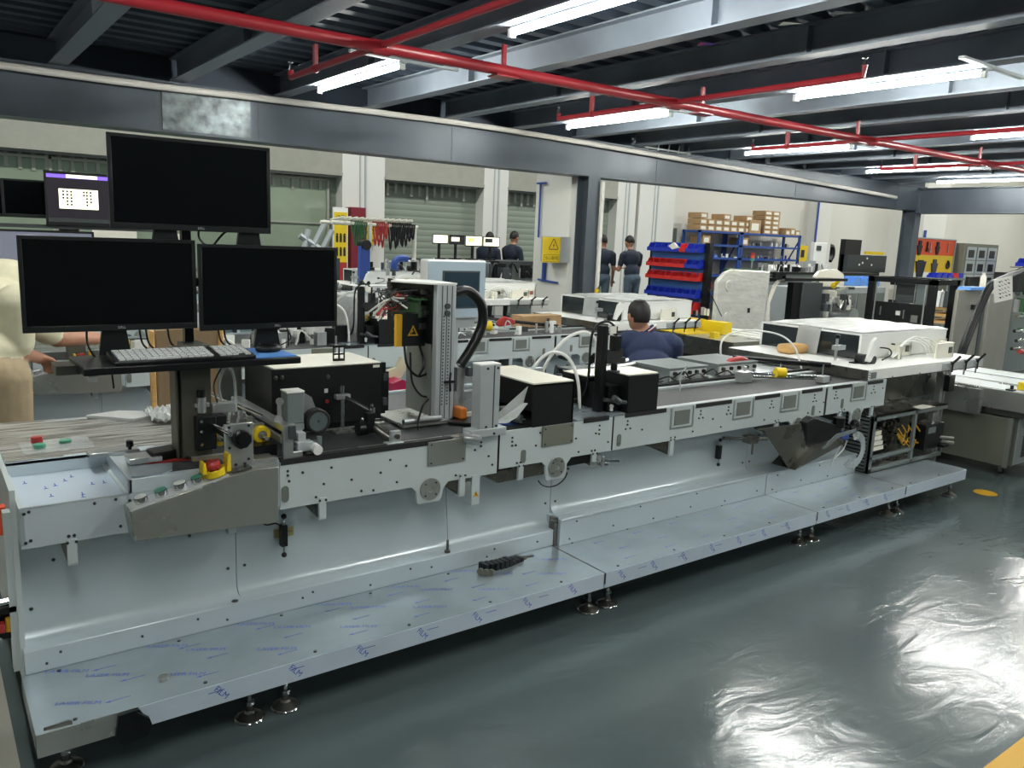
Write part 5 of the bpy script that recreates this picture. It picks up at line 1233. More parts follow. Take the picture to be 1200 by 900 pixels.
obj('red_strip', MB().box(0.585, 0.74, 2.80, 2.82, 0.804, 0.81), 'red', t, 'red strip')
t = thing('button_pack', 'red and green push buttons in a clear bag on the wrapped table', 'buttons', (0.34, 3.2, 0.8))
obj('red_button', MB().cyl((0.315, 3.25, 0.81), (0.315, 3.25, 0.83), 0.019, 20), 'red', t)
obj('green_button', MB().cyl((0.315, 3.18, 0.806), (0.315, 3.18, 0.82), 0.02, 20), 'green', t)
obj('green_button', MB().cyl((0.40, 3.22, 0.806), (0.40, 3.22, 0.815), 0.02, 20), 'green', t)
obj('clear_bag', MB().grid(0.26, 0.48, 3.10, 3.28, 14, 12, lambda x, y: 0.804 + 0.006 * abs(math.sin(60 * x + 30 * y))), 'clear', t, 'crumpled clear bag')
t = thing('steel_tray', 'shallow open steel tray on the rear of the wrapped table', 'tray', (0.66, 3.55, 0.8))
obj('tray_body', MB().prism([(0.53, 3.62), (0.68, 3.47), (0.76, 3.50), (0.75, 3.60), (0.66, 3.655)], 'z', 0.80, 0.815), 'silver_label', t, bev=0.003)
m = MB(); random.seed(6)
m.grid(0.74, 0.88, 3.36, 3.60, 14, 14, lambda x, y: 0.805 + 0.035 * random.random())
tag(obj('plastic_scrap', m, 'clearfilm', flat=True), 'crumpled clear plastic bag behind the monitor post', 'bag')
# wooden board standing behind the post (chair backs of plywood)
t = thing('plywood_board', 'upright plywood board standing behind the monitor post', 'board', (1.06, 4.2, 0.0))
obj('board_panel', MB().box(0.93, 1.24, 4.18, 4.2, 0.02, 1.09), 'wood_face', t, bev=0.012)
obj('board_edge', MB().box(0.905, 0.93, 4.17, 4.205, 0.0, 1.085).box(1.235, 1.262, 4.17, 4.205, 0.0, 1.08), 'wood', t, 'light plywood edge', bev=0.008)
# fittings at the left end of the machine
t = thing('end_clamp', 'black clamp with red valve on the left end of the foreground machine', 'clamp', (0.14, 2.82, 0.35))
obj('clamp_bar', MB().box(0.09, 0.186, 2.76, 2.80, 0.395, 0.42).box(0.09, 0.186, 2.77, 2.80, 0.31, 0.335).box(0.1, 0.18, 2.79, 2.81, 0.335, 0.395), 'black', t, bev=0.003)
obj('clamp_bolt', MB().cyl((0.12, 2.76, 0.375), (0.12, 2.74, 0.375), 0.014, 6).cyl((0.13, 2.765, 0.32), (0.13, 2.745, 0.32), 0.012, 12).cyl((0.10, 2.78, 0.425), (0.17, 2.78, 0.43), 0.014, 12), 'chrome', t)
obj('red_valve', MB().box(0.13, 0.15, 2.75, 2.78, 0.34, 0.37), 'red', t, 'red valve', bev=0.003)
obj('brass_fitting', MB().cyl((0.16, 2.77, 0.335), (0.16, 2.77, 0.38), 0.008, 10).cyl((0.175, 2.77, 0.335), (0.175, 2.77, 0.38), 0.006, 10).cyl((0.12, 2.78, 0.285), (0.12, 2.78, 0.31), 0.008, 10), 'yellow_deep', t, 'brass fittings')
obj('orange_cap', MB().box(0.145, 0.18, 2.85, 2.89, 0.62, 0.71), 'orange', t, 'orange cap')
# yellow spot on the floor
o = struct('trim_6', MB().lathe((5.86, 2.33, 0.0), 'z', [(0, 0.075), (0.001, 0.075)], 28), 'yellow_deep')
# ================================================================ PEOPLE
def capsule(bm, a, b, ra, rb, n=14):
    a = Vector(a); b = Vector(b); m = MB.__new__(MB); m.bm = bm
    m.cyl(a, b, ra, n, rb); m.sph(a, ra, (1, 1, 1), n, 8); m.sph(b, rb, (1, 1, 1), n, 8)
def person(label, loc, prims, voxel=0.012, group=None, hair=None, extras=None):
    """prims: list of (kind, material, params): 'c' capsule (a,b,ra,rb); 'e' ellipsoid (centre, radii, rotation z)"""
    t = thing('person', label, 'person', loc, group)
    bm = bmesh.new()
    for k, m, p in prims:
        if k == 'c': capsule(bm, *p)
        else:
            M = Matrix.Translation(p[0]) @ Matrix.Rotation(p[2] if len(p) > 2 else 0, 4, 'Z') @ Matrix.Diagonal((*p[1], 1))
            tmp = MB(); tmp.sph((0, 0, 0), 1, (1, 1, 1), 20, 14); bmesh.ops.transform(tmp.bm, matrix=M, verts=tmp.bm.verts)
            tme = bpy.data.meshes.new('tmp'); tmp.bm.to_mesh(tme); tmp.bm.free(); bm.from_mesh(tme); bpy.data.meshes.remove(tme)
    bmesh.ops.recalc_face_normals(bm, faces=bm.faces)
    me = bpy.data.meshes.new('body_raw'); bm.to_mesh(me); bm.free()
    o = bpy.data.objects.new('body_raw', me); C.objects.link(o)
    r = o.modifiers.new('r', 'REMESH'); r.mode = 'VOXEL'; r.voxel_size = voxel
    s = o.modifiers.new('s', 'SMOOTH'); s.iterations = 3; s.factor = 0.5
    dg = bpy.context.evaluated_depsgraph_get()
    nm = bpy.data.meshes.new_from_object(o.evaluated_get(dg)); bpy.data.objects.remove(o)
    mats = []
    for k, m, p in prims:
        if m not in mats: mats.append(m)
    nm.materials.clear()
    for m in mats: nm.materials.append(MAT[m])
    import numpy as np
    n = len(nm.polygons); Cc = np.empty(n * 3); nm.polygons.foreach_get('center', Cc); Cc = Cc.reshape(-1, 3)
    best = np.full(n, 9.0); bi = np.zeros(n, dtype=np.int32)
    for k, m, p in prims:
        if k == 'c':
            a = np.array(p[0]); ab = np.array(p[1]) - a; L2 = max(ab @ ab, 1e-9)
            u = np.clip((Cc - a) @ ab / L2, 0, 1); dd = np.linalg.norm(Cc - a - u[:, None] * ab, axis=1) - (p[2] + (p[3] - p[2]) * u)
        else:
            az_ = p[2] if len(p) > 2 else 0; c_, s_ = math.cos(-az_), math.sin(-az_); q = Cc - np.array(p[0])
            qx = q[:, 0] * c_ - q[:, 1] * s_; qy = q[:, 0] * s_ + q[:, 1] * c_; rr = p[1]
            dd = (np.sqrt((qx / rr[0]) ** 2 + (qy / rr[1]) ** 2 + (q[:, 2] / rr[2]) ** 2) - 1) * min(rr)
        w_ = dd < best; best[w_] = dd[w_]; bi[w_] = mats.index(m)
    nm.polygons.foreach_set('material_index', bi)
    nm.transform(Matrix.Translation(-Vector(loc))); nm.shade_smooth(); nm.name = 'body'
    b = bpy.data.objects.new('body', nm); C.objects.link(b); b.parent = t
    if extras: extras(t)
    return t
def V(*a): return Vector(a)
def head(c, d, prims, tilt=0.0, s=1.0):
    """head centre c, facing direction d (unit)"""
    d = Vector(d).normalized(); sd = Vector((-d.y, d.x, 0)).normalized(); up = sd.cross(d) * -1
    if up.z < 0: up = -up
    az = math.atan2(d.y, d.x)
    prims += [('e', 'skin', (c, (0.098 * s, 0.078 * s, 0.115 * s), az)), ('e', 'skin', (c + d * 0.035 * s - up * 0.055 * s, (0.062 * s, 0.055 * s, 0.06 * s), az)),
              ('c', 'skin', (c + d * 0.088 * s + up * 0.005, c + d * 0.108 * s - up * 0.03, 0.012 * s, 0.015 * s, 8)),
              ('e', 'skin', (c + d * 0.075 * s - up * 0.065 * s, (0.02 * s, 0.028 * s, 0.012 * s), az)),
              ('e', 'skin', (c + sd * 0.082 * s - up * 0.01, (0.02 * s, 0.012 * s, 0.034 * s), az)), ('e', 'skin', (c - sd * 0.082 * s - up * 0.01, (0.02 * s, 0.012 * s, 0.034 * s), az))]
    return d, sd, up
def face_parts(t, c, d, sd, up, s=1.0, hairmat='hair'):
    # eyes, brows, mouth and hair cap
    off = org(t)
    m = MB()
    for q in (-1, 1): m.sph(c + d * 0.083 * s + sd * 0.03 * q * s + up * 0.008, 0.011 * s)
    obj('eyes', m, 'ink', t)
    m = MB()
    for q in (-1, 1): m.cyl(c + d * 0.09 * s + sd * 0.016 * q * s + up * 0.03, c + d * 0.084 * s + sd * 0.045 * q * s + up * 0.028, 0.004, 6)
    obj('eyebrows', m, hairmat, t)
    bm = bmesh.new(); az = math.atan2(d.y, d.x)
    M = Matrix.Translation(c + up * 0.012 * s - d * 0.008 * s) @ Matrix.Rotation(az, 4, 'Z') @ Matrix.Diagonal((0.105 * s, 0.086 * s, 0.12 * s, 1))
    bmesh.ops.create_uvsphere(bm, u_segments=28, v_segments=20, radius=1, matrix=M)
    kill = []
    for v in bm.verts:
        p = v.co - c
        fwd = p.dot(d) / s; hgt = p.dot(up) / s
        if (fwd > 0.045 and hgt < 0.06) or hgt < -0.06 or (fwd > -0.005 and hgt < 0.015) or (fwd > -0.035 and hgt < -0.02): kill.append(v)
        else: v.co += Vector((math.sin(v.co.x * 310), math.sin(v.co.y * 290 + 1), math.sin(v.co.z * 330))) * 0.0025
    bmesh.ops.delete(bm, geom=kill, context='VERTS')
    h = MB.__new__(MB); h.bm = bm
    ho = obj('hair', h, hairmat, t)
    so = ho.modifiers.new('solid', 'SOLIDIFY'); so.thickness = 0.008; so.offset = -1
def hand(w, d, n, prims, curl=0.5, s=1.0, side=1, m='skin'):
    """wrist w, hand direction d, palm normal n"""
    d = Vector(d).normalized(); n = Vector(n); n = (n - d * n.dot(d)).normalized(); sd = d.cross(n) * side
    pc = w + d * 0.05 * s
    prims.append(('c', m, (w, w + d * 0.03 * s, 0.026 * s, 0.03 * s)))
    for q in (-1.2, -0.4, 0.4, 1.2):
        prims.append(('c', m, (w + d * 0.02 * s + sd * 0.012 * q * s, w + d * 0.085 * s + sd * 0.019 * q * s, 0.017 * s, 0.012 * s)))
    for q, L in ((-1.2, 0.06), (-0.4, 0.074), (0.4, 0.08), (1.2, 0.07)):
        b0 = w + d * 0.085 * s + sd * 0.02 * q * s
        a1 = curl * 0.5; a2 = curl * 1.2; a3 = curl * 1.9
        p1 = b0 + (d * math.cos(a1) + n * math.sin(a1)) * L * 0.45 * s
        p2 = p1 + (d * math.cos(a2) + n * math.sin(a2)) * L * 0.32 * s
        p3 = p2 + (d * math.cos(a3) + n * math.sin(a3)) * L * 0.24 * s
        prims += [('c', m, (b0, p1, 0.0098 * s, 0.009 * s)), ('c', m, (p1, p2, 0.009 * s, 0.0085 * s)), ('c', m, (p2, p3, 0.0085 * s, 0.0075 * s))]
    t0 = w + d * 0.025 * s + sd * 0.024 * s
    t1 = t0 + (d * 0.6 + sd * 0.7 + n * 0.3).normalized() * 0.038 * s; t2 = t1 + (d * 0.85 + sd * 0.2 + n * 0.4).normalized() * 0.032 * s
    prims += [('c', m, (t0, t1, 0.014 * s, 0.0115 * s)), ('c', m, (t1, t2, 0.011 * s, 0.009 * s))]
# ---- seated man in navy polo between the first and second machine, back to the camera
def seated():
    P = []; L = V(4.5, 4.28, 0)
    f = V(0.62, 0.78, 0).normalized(); s = V(-f.y, f.x, 0)      # facing away, s = his left
    pel = L + V(0, 0, 0.50); chest = L + f * 0.10 + V(0, 0, 0.79); nk = L + f * 0.12 + V(0, 0, 0.93)
    hc = L + f * 0.13 + s * 0.09 + V(0, 0, 1.045)
    az = math.atan2(f.y, f.x)
    P += [('e', 'navy', (L + V(0, 0, 0.52), (0.14, 0.185, 0.14), az)), ('e', 'navy', (L + f * 0.02 + V(0, 0, 0.66), (0.13, 0.18, 0.16), az)), ('e', 'navy', (chest, (0.135, 0.205, 0.15), az)),
          ('c', 'navy', (chest + s * 0.16 + V(0, 0, 0.06), chest - s * 0.16 + V(0, 0, 0.06), 0.078, 0.078)), ('c', 'skin', (nk - V(0, 0, 0.04), hc - V(0, 0, 0.06), 0.058, 0.055))]
    d, sd, up = head(hc, (f + s * 0.45 - V(0, 0, 0.15)), P)
    for q in (-1, 1):
        sh = chest + s * 0.2 * q + V(0, 0, 0.05); el = sh + f * 0.12 + s * 0.05 * q - V(0, 0, 0.22); wr = el + f * 0.22 - s * 0.04 * q + V(0, 0, 0.02)
        P += [('c', 'navy', (sh, sh + (el - sh) * 0.65, 0.068, 0.056)), ('c', 'skin', (sh + (el - sh) * 0.6, el, 0.046, 0.042)), ('c', 'skin', (el, wr, 0.041, 0.028))]
        hand(wr, f - V(0, 0, 0.2), V(0, 0, -1), P, 0.6, side=q)
        hp = L + s * 0.1 * q + V(0, 0, 0.48); kn = hp + f * 0.42 + V(0, 0, 0.0); an = kn - V(0, 0, 0.39) - f * 0.02
        P += [('c', 'jeans', (hp, kn, 0.085, 0.06)), ('c', 'jeans', (kn, an, 0.058, 0.045)), ('c', 'black', (an - V(0, 0, 0.045), an + f * 0.15 - V(0, 0, 0.05), 0.04, 0.035))]
    def ex(t):
        face_parts(t, hc, d, sd, up)
        c = nk + V(0, 0, 0.0)
        m = MB(); ax = (hc - nk).normalized()
        m.lathe(c - V(0, 0, 0.015), ax, [(0, 0.072), (0.035, 0.064), (0.04, 0.06), (0.03, 0.06)], 24)
        obj('collar', m, 'navy', t)
        m = MB(); m.lathe(c + V(0, 0, 0.012), ax, [(0, 0.0675), (0.005, 0.0665)], 24); obj('collar_stripe', m, 'white', t, 'white collar stripe')
        m = MB(); m.lathe(c + V(0, 0, 0.004), ax, [(0, 0.070), (0.005, 0.0685)], 24); obj('collar_stripe', m, 'red', t, 'red collar stripe')
    return person('man in navy polo shirt with striped collar sitting between the first two machines', L, P, 0.008, extras=ex)
seated()
st = thing('stool', 'round black stool under the seated man', 'stool', (4.5, 4.28, 0))
obj('seat', MB().lathe((4.5, 4.28, 0.35), 'z', [(0, 0.15), (0.01, 0.17), (0.04, 0.17), (0.05, 0.15)], 24), 'black', st)
for q in range(4):
    a = q * PI / 2 + 0.4
    obj('leg', MB().cyl((4.5 + 0.1 * math.cos(a), 4.28 + 0.1 * math.sin(a), 0.35), (4.5 + 0.18 * math.cos(a), 4.28 + 0.18 * math.sin(a), 0), 0.011, 8), 'chrome', st)
# ---- man at the left bending over the second machine
def bending():
    P = []; L = V(0.22, 4.25, 0)
    f = V(0.55, 0.83, 0).normalized(); s = V(-f.y, f.x, 0); az = math.atan2(f.y, f.x)
    pel = V(0.22, 4.25, 0.93); wst = pel + f * 0.03 + V(0, 0, 0.12); ch = pel + f * 0.22 + V(0, 0, 0.32); nk = ch + f * 0.16 + V(0, 0, 0.07); hc = nk + f * 0.17 + V(0, 0, 0.05)
    P += [('e', 'khaki', (pel - V(0, 0, 0.02), (0.155, 0.195, 0.15), az)), ('e', 'beige_cloth', (wst + V(0, 0, -0.03), (0.15, 0.19, 0.10), az)), ('e', 'beige_cloth', (wst + f * 0.04 + V(0, 0, 0.12), (0.15, 0.20, 0.17), az)), ('e', 'beige_cloth', (ch, (0.14, 0.21, 0.16), az)),
          ('c', 'beige_cloth', (ch + s * 0.15 + V(0, 0, 0.06), ch - s * 0.15 + V(0, 0, 0.06), 0.082, 0.082)), ('c', 'skin', (nk - V(0, 0, 0.04), hc - V(0, 0, 0.05), 0.058, 0.056))]
    d, sd, up = head(hc, f - V(0, 0, 0.5), P)
    # right arm (camera side) reaches down-right to the console, left arm stretches further right
    sh = ch - s * 0.2 + V(0, 0, 0.03); el = V(0.47, 4.28, 1.07); wr = V(0.415, 4.55, 0.965)
    sr = V(0.36, 4.15, 1.24); er = V(0.36, 4.20, 1.0); wr = V(0.45, 4.42, 0.945)
    P += [('c', 'beige_cloth', (sr, sr + (er - sr) * 0.8, 0.075, 0.066)), ('c', 'skin', (sr + (er - sr) * 0.7, er, 0.05, 0.043)), ('c', 'skin', (er, wr, 0.042, 0.029))]
    hand(wr, V(0.5, 0.75, -0.35), V(0.2, 0, -1), P, 0.9, side=-1)
    sl = ch + s * 0.1 + V(0, 0, 0.0); el = V(0.56, 4.56, 1.015); wl = V(0.80, 4.70, 0.985)
    sl = V(0.40, 4.42, 1.14)
    P += [('c', 'beige_cloth', (ch + s * 0.05, sl, 0.09, 0.078)), ('c', 'beige_cloth', (sl, sl + (el - sl) * 0.75, 0.072, 0.062)), ('c', 'skin', (sl + (el - sl) * 0.7, el, 0.05, 0.046)), ('c', 'skin', (el, wl, 0.048, 0.031))]
    hand(wl, V(0.8, 0.5, -0.3), V(0, 0, -1), P, 0.7, side=1)
    for q in (-1, 1):
        hp = pel + s * 0.1 * q - V(0, 0, 0.04); kn = hp + f * 0.02 - V(0, 0, 0.42); an = kn - V(0, 0, 0.4) - f * 0.02
        P += [('c', 'khaki', (hp, kn, 0.105, 0.08)), ('c', 'khaki', (kn, an, 0.078, 0.06)), ('c', 'black', (V(an.x, an.y, 0.045), V(an.x, an.y, 0.04) + f * 0.16, 0.045, 0.038))]
    def ex(t):
        face_parts(t, hc, d, sd, up)
        m = MB(); m.tube([tuple(wst + Vector((0.155 * math.cos(a) * f.x - 0.2 * math.sin(a) * f.y * -1 * -1, 0.155 * math.cos(a) * f.y + 0.2 * math.sin(a) * f.x, -0.1))) for a in [i * PI / 12 for i in range(25)]], 0.014, 8)
        m.bm.free()
    return person('person in beige T-shirt and khaki trousers bending over the second machine at the left', L, P, 0.009, extras=ex)
bending()
# ---- standing workers in the distance
def standing(loc, face, shirt, label, lean=0.0, hgt=1.70, arm=0.0, legs='jeans', turn=0.0):
    P = []; L = V(*loc, 0); k = hgt / 1.72
    f = V(math.cos(face), math.sin(face), 0); s = V(-f.y, f.x, 0); az = face
    pel = L + V(0, 0, 0.93 * k); ch = pel + f * lean * 0.3 + V(0, 0, 0.38 * k); nk = ch + f * lean * 0.1 + V(0, 0, 0.15 * k); hc = nk + f * (0.03 + lean * 0.12) + V(0, 0, 0.145 * k)
    P += [('e', legs, (pel, (0.125, 0.17, 0.13), az)), ('e', shirt, (pel + V(0, 0, 0.13) + f * lean * 0.1, (0.12, 0.165, 0.16), az)), ('e', shirt, (ch, (0.13, 0.19, 0.17), az)),
          ('c', shirt, (ch + s * 0.15 + V(0, 0, 0.07), ch - s * 0.15 + V(0, 0, 0.07), 0.07, 0.07)), ('c', 'skin', (nk - V(0, 0, 0.03), hc - V(0, 0, 0.05), 0.055, 0.052))]
    df = V(math.cos(face + turn), math.sin(face + turn), -0.25 - lean)
    d, sd, up = head(hc, df, P)
    for q in (-1, 1):
        sh = ch + s * 0.2 * q + V(0, 0, 0.05); el = sh + s * 0.03 * q - V(0, 0, 0.27) + f * 0.06; wr = el + f * (0.12 + arm * 0.12) - s * 0.08 * q * arm + V(0, 0, -0.2 + 0.22 * arm)
        P += [('c', shirt, (sh, sh + (el - sh) * 0.6, 0.062, 0.055)), ('c', 'skin', (sh + (el - sh) * 0.5, el, 0.046, 0.04)), ('c', 'skin', (el, wr, 0.038, 0.026))]
        hand(wr, (wr - el), f * 0.3 - V(0, 0, 1), P, 0.5, side=q)
        hp = pel + s * 0.09 * q; kn = hp - V(0, 0, 0.44 * k) + f * 0.02; an = L + s * 0.1 * q + V(0, 0, 0.08)
        P += [('c', legs, (hp, kn, 0.09, 0.062)), ('c', legs, (kn, an, 0.06, 0.045)), ('c', 'black', (V(an.x, an.y, 0.04), V(an.x, an.y, 0.035) + f * 0.15, 0.04, 0.034))]
    return person(label, L, P, 0.014, extras=lambda t: face_parts(t, hc, d, sd, up))
standing((10.50, 11.38), 0.9, 'navy_dk', 'man in dark navy shirt and jeans seen from behind beside the steel column', hgt=1.72, lean=0.05)
standing((10.95, 11.0), 1.45, 'navy_dk', 'man in dark shirt looking down, standing right of the man at the steel column', lean=0.25, arm=1.0, hgt=1.72)
standing((9.12, 13.2), 0.5, 'navy_dk', 'worker in dark shirt, left of the pair beyond the yellow warning box', lean=0.12, arm=0.8, hgt=1.68, legs='black')
standing((9.55, 13.0), 0.2, 'navy_dk', 'worker in dark shirt, right of the pair beyond the yellow warning box', lean=0.1, arm=0.6, hgt=1.72, legs='black')
# ================================================================ REPEATED MACHINE ROWS
D2 = (0, 2.54, 0)
M2 = dup(M1, D2, 'long white machine of the second row, between the seated man and the first row')
def prune(root, names):
    for o in list(root.children):
        if o.name.split('.')[0] in names:
            for c in list(o.children): bpy.data.objects.remove(c)
            bpy.data.objects.remove(o)
# the second row carries no printed step film worth showing: drop its lettering
def strip(o, names):
    for c in list(o.children):
        strip(c, names)
        if c.name.split('.')[0] in names: bpy.data.objects.remove(c)
strip(M2, ('film_lettering', 'film_arrows', 'film_print', 'curled_film', 'bolts', 'film_scrap'))
bl = None
dup(con, D2, 'sloping grey steel control console on the second row, beside the bending person')
dup(camb, D2, 'black camera housing with column on the second row, left of the open electronics head')
keep3 = ('cabinet_body', 'side_panel', 'plinth', 'rail_panel', 'deck_plate', 'conveyor_belt', 'rear_profile', 'rear_deck', 'infeed_panel', 'raised_block', 'step_tray', 'edge_profile', 'infeed_shelf', 'rear_panel', 'support_bracket', 'infeed_belt')
M3 = dup(M2, D2, 'long white machine of the third row, mostly hidden behind the second row', only=keep3)
M4 = dup(M3, (0, 2.3, 0), 'long white machine of the fourth row, furthest back')
for i, (dx, dy, rn) in enumerate(((0.0, 2.6, 'second'), (0.0, 5.08, 'third'), (0.0, 7.38, 'fourth'))):
    labs = ('white transfer table overhanging the %s row' % rn, 'low white cover on the %s row transfer table' % rn, 'cream valve plates with tubes on the %s row' % rn, 'black tape rollers with white arm on the %s row' % rn)
    for j, (o, l) in enumerate(zip(TR, labs)):
        c = dup(o, (dx, dy, 0), l)
        if i == 0:      # the second row's table is shorter
            c.location.x = (5.57, 5.77, 5.80, 5.22)[j]; c.scale.x = 0.8
            if j == 1: c.location.y = 5.88; c.scale.y = 1.12
for i, (o, l) in enumerate(((mtA, 'left instrument box with black knobs on the second row deck'), (mtB, 'right instrument box with black knobs on the second row deck'))):
    dup(o, (-0.3, 2.45, 0), l)
# second row: monitors
mon2, s2, Mx = monitor(0.628, 5.28, 1.565, 1.865, 0.52, 'lit monitor showing a drawing window, left of the topmost black monitor', scr='lit_dark', brand=False)
x0, w_, z0, z1 = 0.628, 0.52, 1.585, 1.853
obj('title_bar', MB().box(x0 + 0.012, x0 + w_ - 0.012, 5.281, 5.284, z1 - 0.024, z1 - 0.004), 'lit_purple', mon2)
obj('title_tab', MB().box(x0 + 0.11, x0 + 0.27, 5.2795, 5.2805, z1 - 0.022, z1 - 0.004), 'lit_white', mon2)
obj('drawing_page', MB().box(x0 + 0.07, x0 + 0.27, 5.281, 5.284, z0 + 0.075, z0 + 0.185), 'lit_white', mon2)
m = MB(); random.seed(8)
for cx, n in ((0.085, 3), (0.105, 5), (0.125, 5), (0.19, 2), (0.205, 5), (0.225, 4)):
    for q in range(n): m.box(x0 + cx + 0.002, x0 + cx + 0.012, 5.2795, 5.2805, z0 + 0.165 - 0.018 * q, z0 + 0.176 - 0.018 * q)
obj('drawing_marks', m, 'ink', mon2, kind='stuff')
obj('status_bar', MB().box(x0 + 0.012, x0 + w_ - 0.012, 5.281, 5.284, z0 + 0.0, z0 + 0.022), 'grey_dk', mon2)
mon3, _, _ = monitor(0.43, 5.36, 1.60, 1.81, 0.40, 'black switched-off monitor left of the lit drawing monitor', brand=False)
mon3b, _, _ = monitor(0.10, 5.9, 1.60, 1.83, 0.38, 'black switched-off monitor at the far left edge, half hidden', brand=False)
mon4, _, _ = monitor(0.33, 5.24, 1.33, 1.535, 0.53, 'monitor with grey desktop and small icons at the left edge', scr='lit_grey', brand=False)
m = MB(); random.seed(12)
for r_ in range(7):
    for q in range(2): m.box(0.352 + 0.022 * q, 0.366 + 0.022 * q, 5.2395, 5.2435, 1.50 - 0.024 * r_, 1.514 - 0.024 * r_)
obj('desktop_icons', m, 'lit_white', mon4, kind='stuff')
t = thing('monitor_shelf', 'dark metal shelf carrying the second row monitors', 'shelf', (0.6, 5.36, 0.8))
obj('shelf_plate', MB().box(0.1, 1.3, 5.3, 5.5, 1.545, 1.565), 'grey_dk', t)
obj('shelf_post', MB().box(0.70, 0.80, 5.34, 5.38, 0.80, 1.55), 'grey_post', t)
obj('label_strip', MB().box(0.86, 1.10, 5.29, 5.30, 1.50, 1.545), 'label', t, 'white label strip')
obj('label_strip', MB().box(1.20, 1.36, 5.29, 5.30, 1.49, 1.54), 'label', t, 'white label strip')
# HMI panel on a stand
t = thing('operator_panel', 'white operator panel with grey touch screen behind the print tower', 'panel', (2.6, 4.05, 0))
obj('panel_box', MB().box(2.345, 2.745, 3.98, 4.07, 1.12, 1.46), 'white', t, bev=0.008)
obj('panel_front', MB().box(2.345, 2.738, 3.974, 3.98, 1.13, 1.45), 'hmi_front', t)
obj('touch_screen', MB().box(2.44, 2.70, 3.972, 3.98, 1.18, 1.40), 'grey_dk', t, bev=0.003)
obj('screen_glass', MB().box(2.455, 2.69, 3.97, 3.972, 1.19, 1.39), 'hmi_glass' if 'hmi_glass' in MAT else 'grey_dk', t)
obj('panel_foot', MB().box(2.45, 2.70, 4.02, 4.12, 1.06, 1.12).box(2.5, 2.6, 4.04, 4.1, 0.0, 1.06).box(2.3, 2.8, 3.9, 4.25, 0.0, 0.02), 'alu_mat', t)
obj('lifting_eye', MB().cyl((2.42, 4.05, 1.448), (2.42, 4.05, 1.47), 0.01, 10), 'alu_mat', t)
# bench clutter along the second row belt
random.seed(31)
t = thing('wrapped_unit', 'white plastic wrapped print head on the second row', 'machine part', (2.7, 5.6, 0.8))
obj('wrap_body', MB().prism([(2.52, 0.8), (2.52, 0.95), (2.60, 1.12), (2.66, 1.14), (2.80, 1.06), (2.86, 0.8)], 'y', 5.4, 5.8), 'clearfilm', t)
obj('wrap_red', MB().box(2.75, 2.82, 5.38, 5.42, 0.98, 1.05), 'red', t)
obj('yellow_cap', MB().sph((2.68, 5.38, 0.98), 0.025), 'yellow', t)
for i, (x, y, lab) in enumerate(((3.75, 5.42, 'yellow knob on steel rods by the cardboard box on the second row'),)):
    t = thing('rod_stand', lab, 'knob', (x, y, 0.8))
    obj('knob_body', MB().lathe((x, y, 0.88), (0.5, -0.3, 0), [(0, 0.02), (0.01, 0.04), (0.05, 0.042), (0.06, 0.02)], 14), 'yellow', t)
    obj('knob_rods', MB().cyl((x - 0.12, y + 0.08, 0.86), (x + 0.2, y - 0.06, 0.85), 0.01, 8).cyl((x, y, 0.8), (x, y, 0.88), 0.012, 8), 'alu', t)
t = thing('cardboard_box', 'small cardboard box on the second row beside the red cloth', 'box', (4.55, 5.75, 0.8))
obj('box_body', MB().box(4.33, 4.78, 5.68, 5.85, 0.81, 0.92), 'card', t, bev=0.004)
t = thing('sensor_arm', 'black sensor arm with red cloth on the second row', 'sensor', (4.1, 5.6, 0.8))
obj('arm_bar', MB().cyl((4.0, 5.75, 0.9), (4.55, 5.45, 0.85), 0.015, 10), 'black', t)
obj('red_cloth', MB().prism([(3.98, 0.87), (4.1, 0.93), (4.2, 0.9), (4.22, 0.86), (4.05, 0.84)], 'y', 5.62, 5.66), 'red', t, bev=0.01)
def clutter(name, label, cat, x0, x1, y0, y1, z, h, mats, n, seed=1):
    """a group of small machine parts: clamps, blocks, rods and tubes"""
    random.seed(seed); t = thing(name, label, cat, ((x0 + x1) / 2, (y0 + y1) / 2, z))
    for k, mt in enumerate(mats):
        m = MB()
        for q in range(n):
            x = x0 + (x1 - x0) * random.random(); y = y0 + (y1 - y0) * random.random(); s = h * (0.25 + 0.75 * random.random())
            w_ = h * (0.25 + 0.5 * random.random()); c = random.random()
            if c < 0.4: m.box(x, x + w_, y, y + w_ * 0.7, z, z + s, rotz(x, y, random.random() - 0.5))
            elif c < 0.7: m.cyl((x, y, z), (x, y, z + s), w_ * 0.3, 10)
            else: m.tube(spline([(x, y, z), (x + w_ * 0.5, y, z + s * 1.1), (x + w_ * 1.6, y + 0.02, z + s * 0.4)], 4), h * 0.05, 6)
        obj('fittings', m, mt, t, kind='stuff')
    return t
clutter('machine_fittings', 'small clamps, tubes and valves crowding the second row in front of the print tower', 'fittings', 1.9, 2.5, 5.3, 5.6, 0.80, 0.13, ('white', 'black', 'alu'), 10, 3)
clutter('machine_fittings', 'white tubes and steel clamps on the second row right of the operator panel', 'fittings', 3.2, 4.6, 5.35, 5.7, 0.80, 0.10, ('alu', 'white', 'grey_dk'), 9, 5)
clutter('machine_fittings', 'steel clamps and cream valves on the third row near the white pillar', 'fittings', 4.6, 6.2, 7.8, 8.4, 0.88, 0.12, ('alu', 'cream', 'black'), 9, 7)
clutter('machine_fittings', 'dark tools and fittings on the second row transfer table behind the seated man', 'fittings', 5.4, 6.7, 5.55, 5.9, 0.88, 0.10, ('cream', 'alu', 'black'), 8, 8)
clutter('machine_fittings', 'black clamps and brackets under the second row rail', 'fittings', 3.7, 4.5, 5.05, 5.15, 0.42, 0.17, ('black', 'grey_dk'), 10, 9)
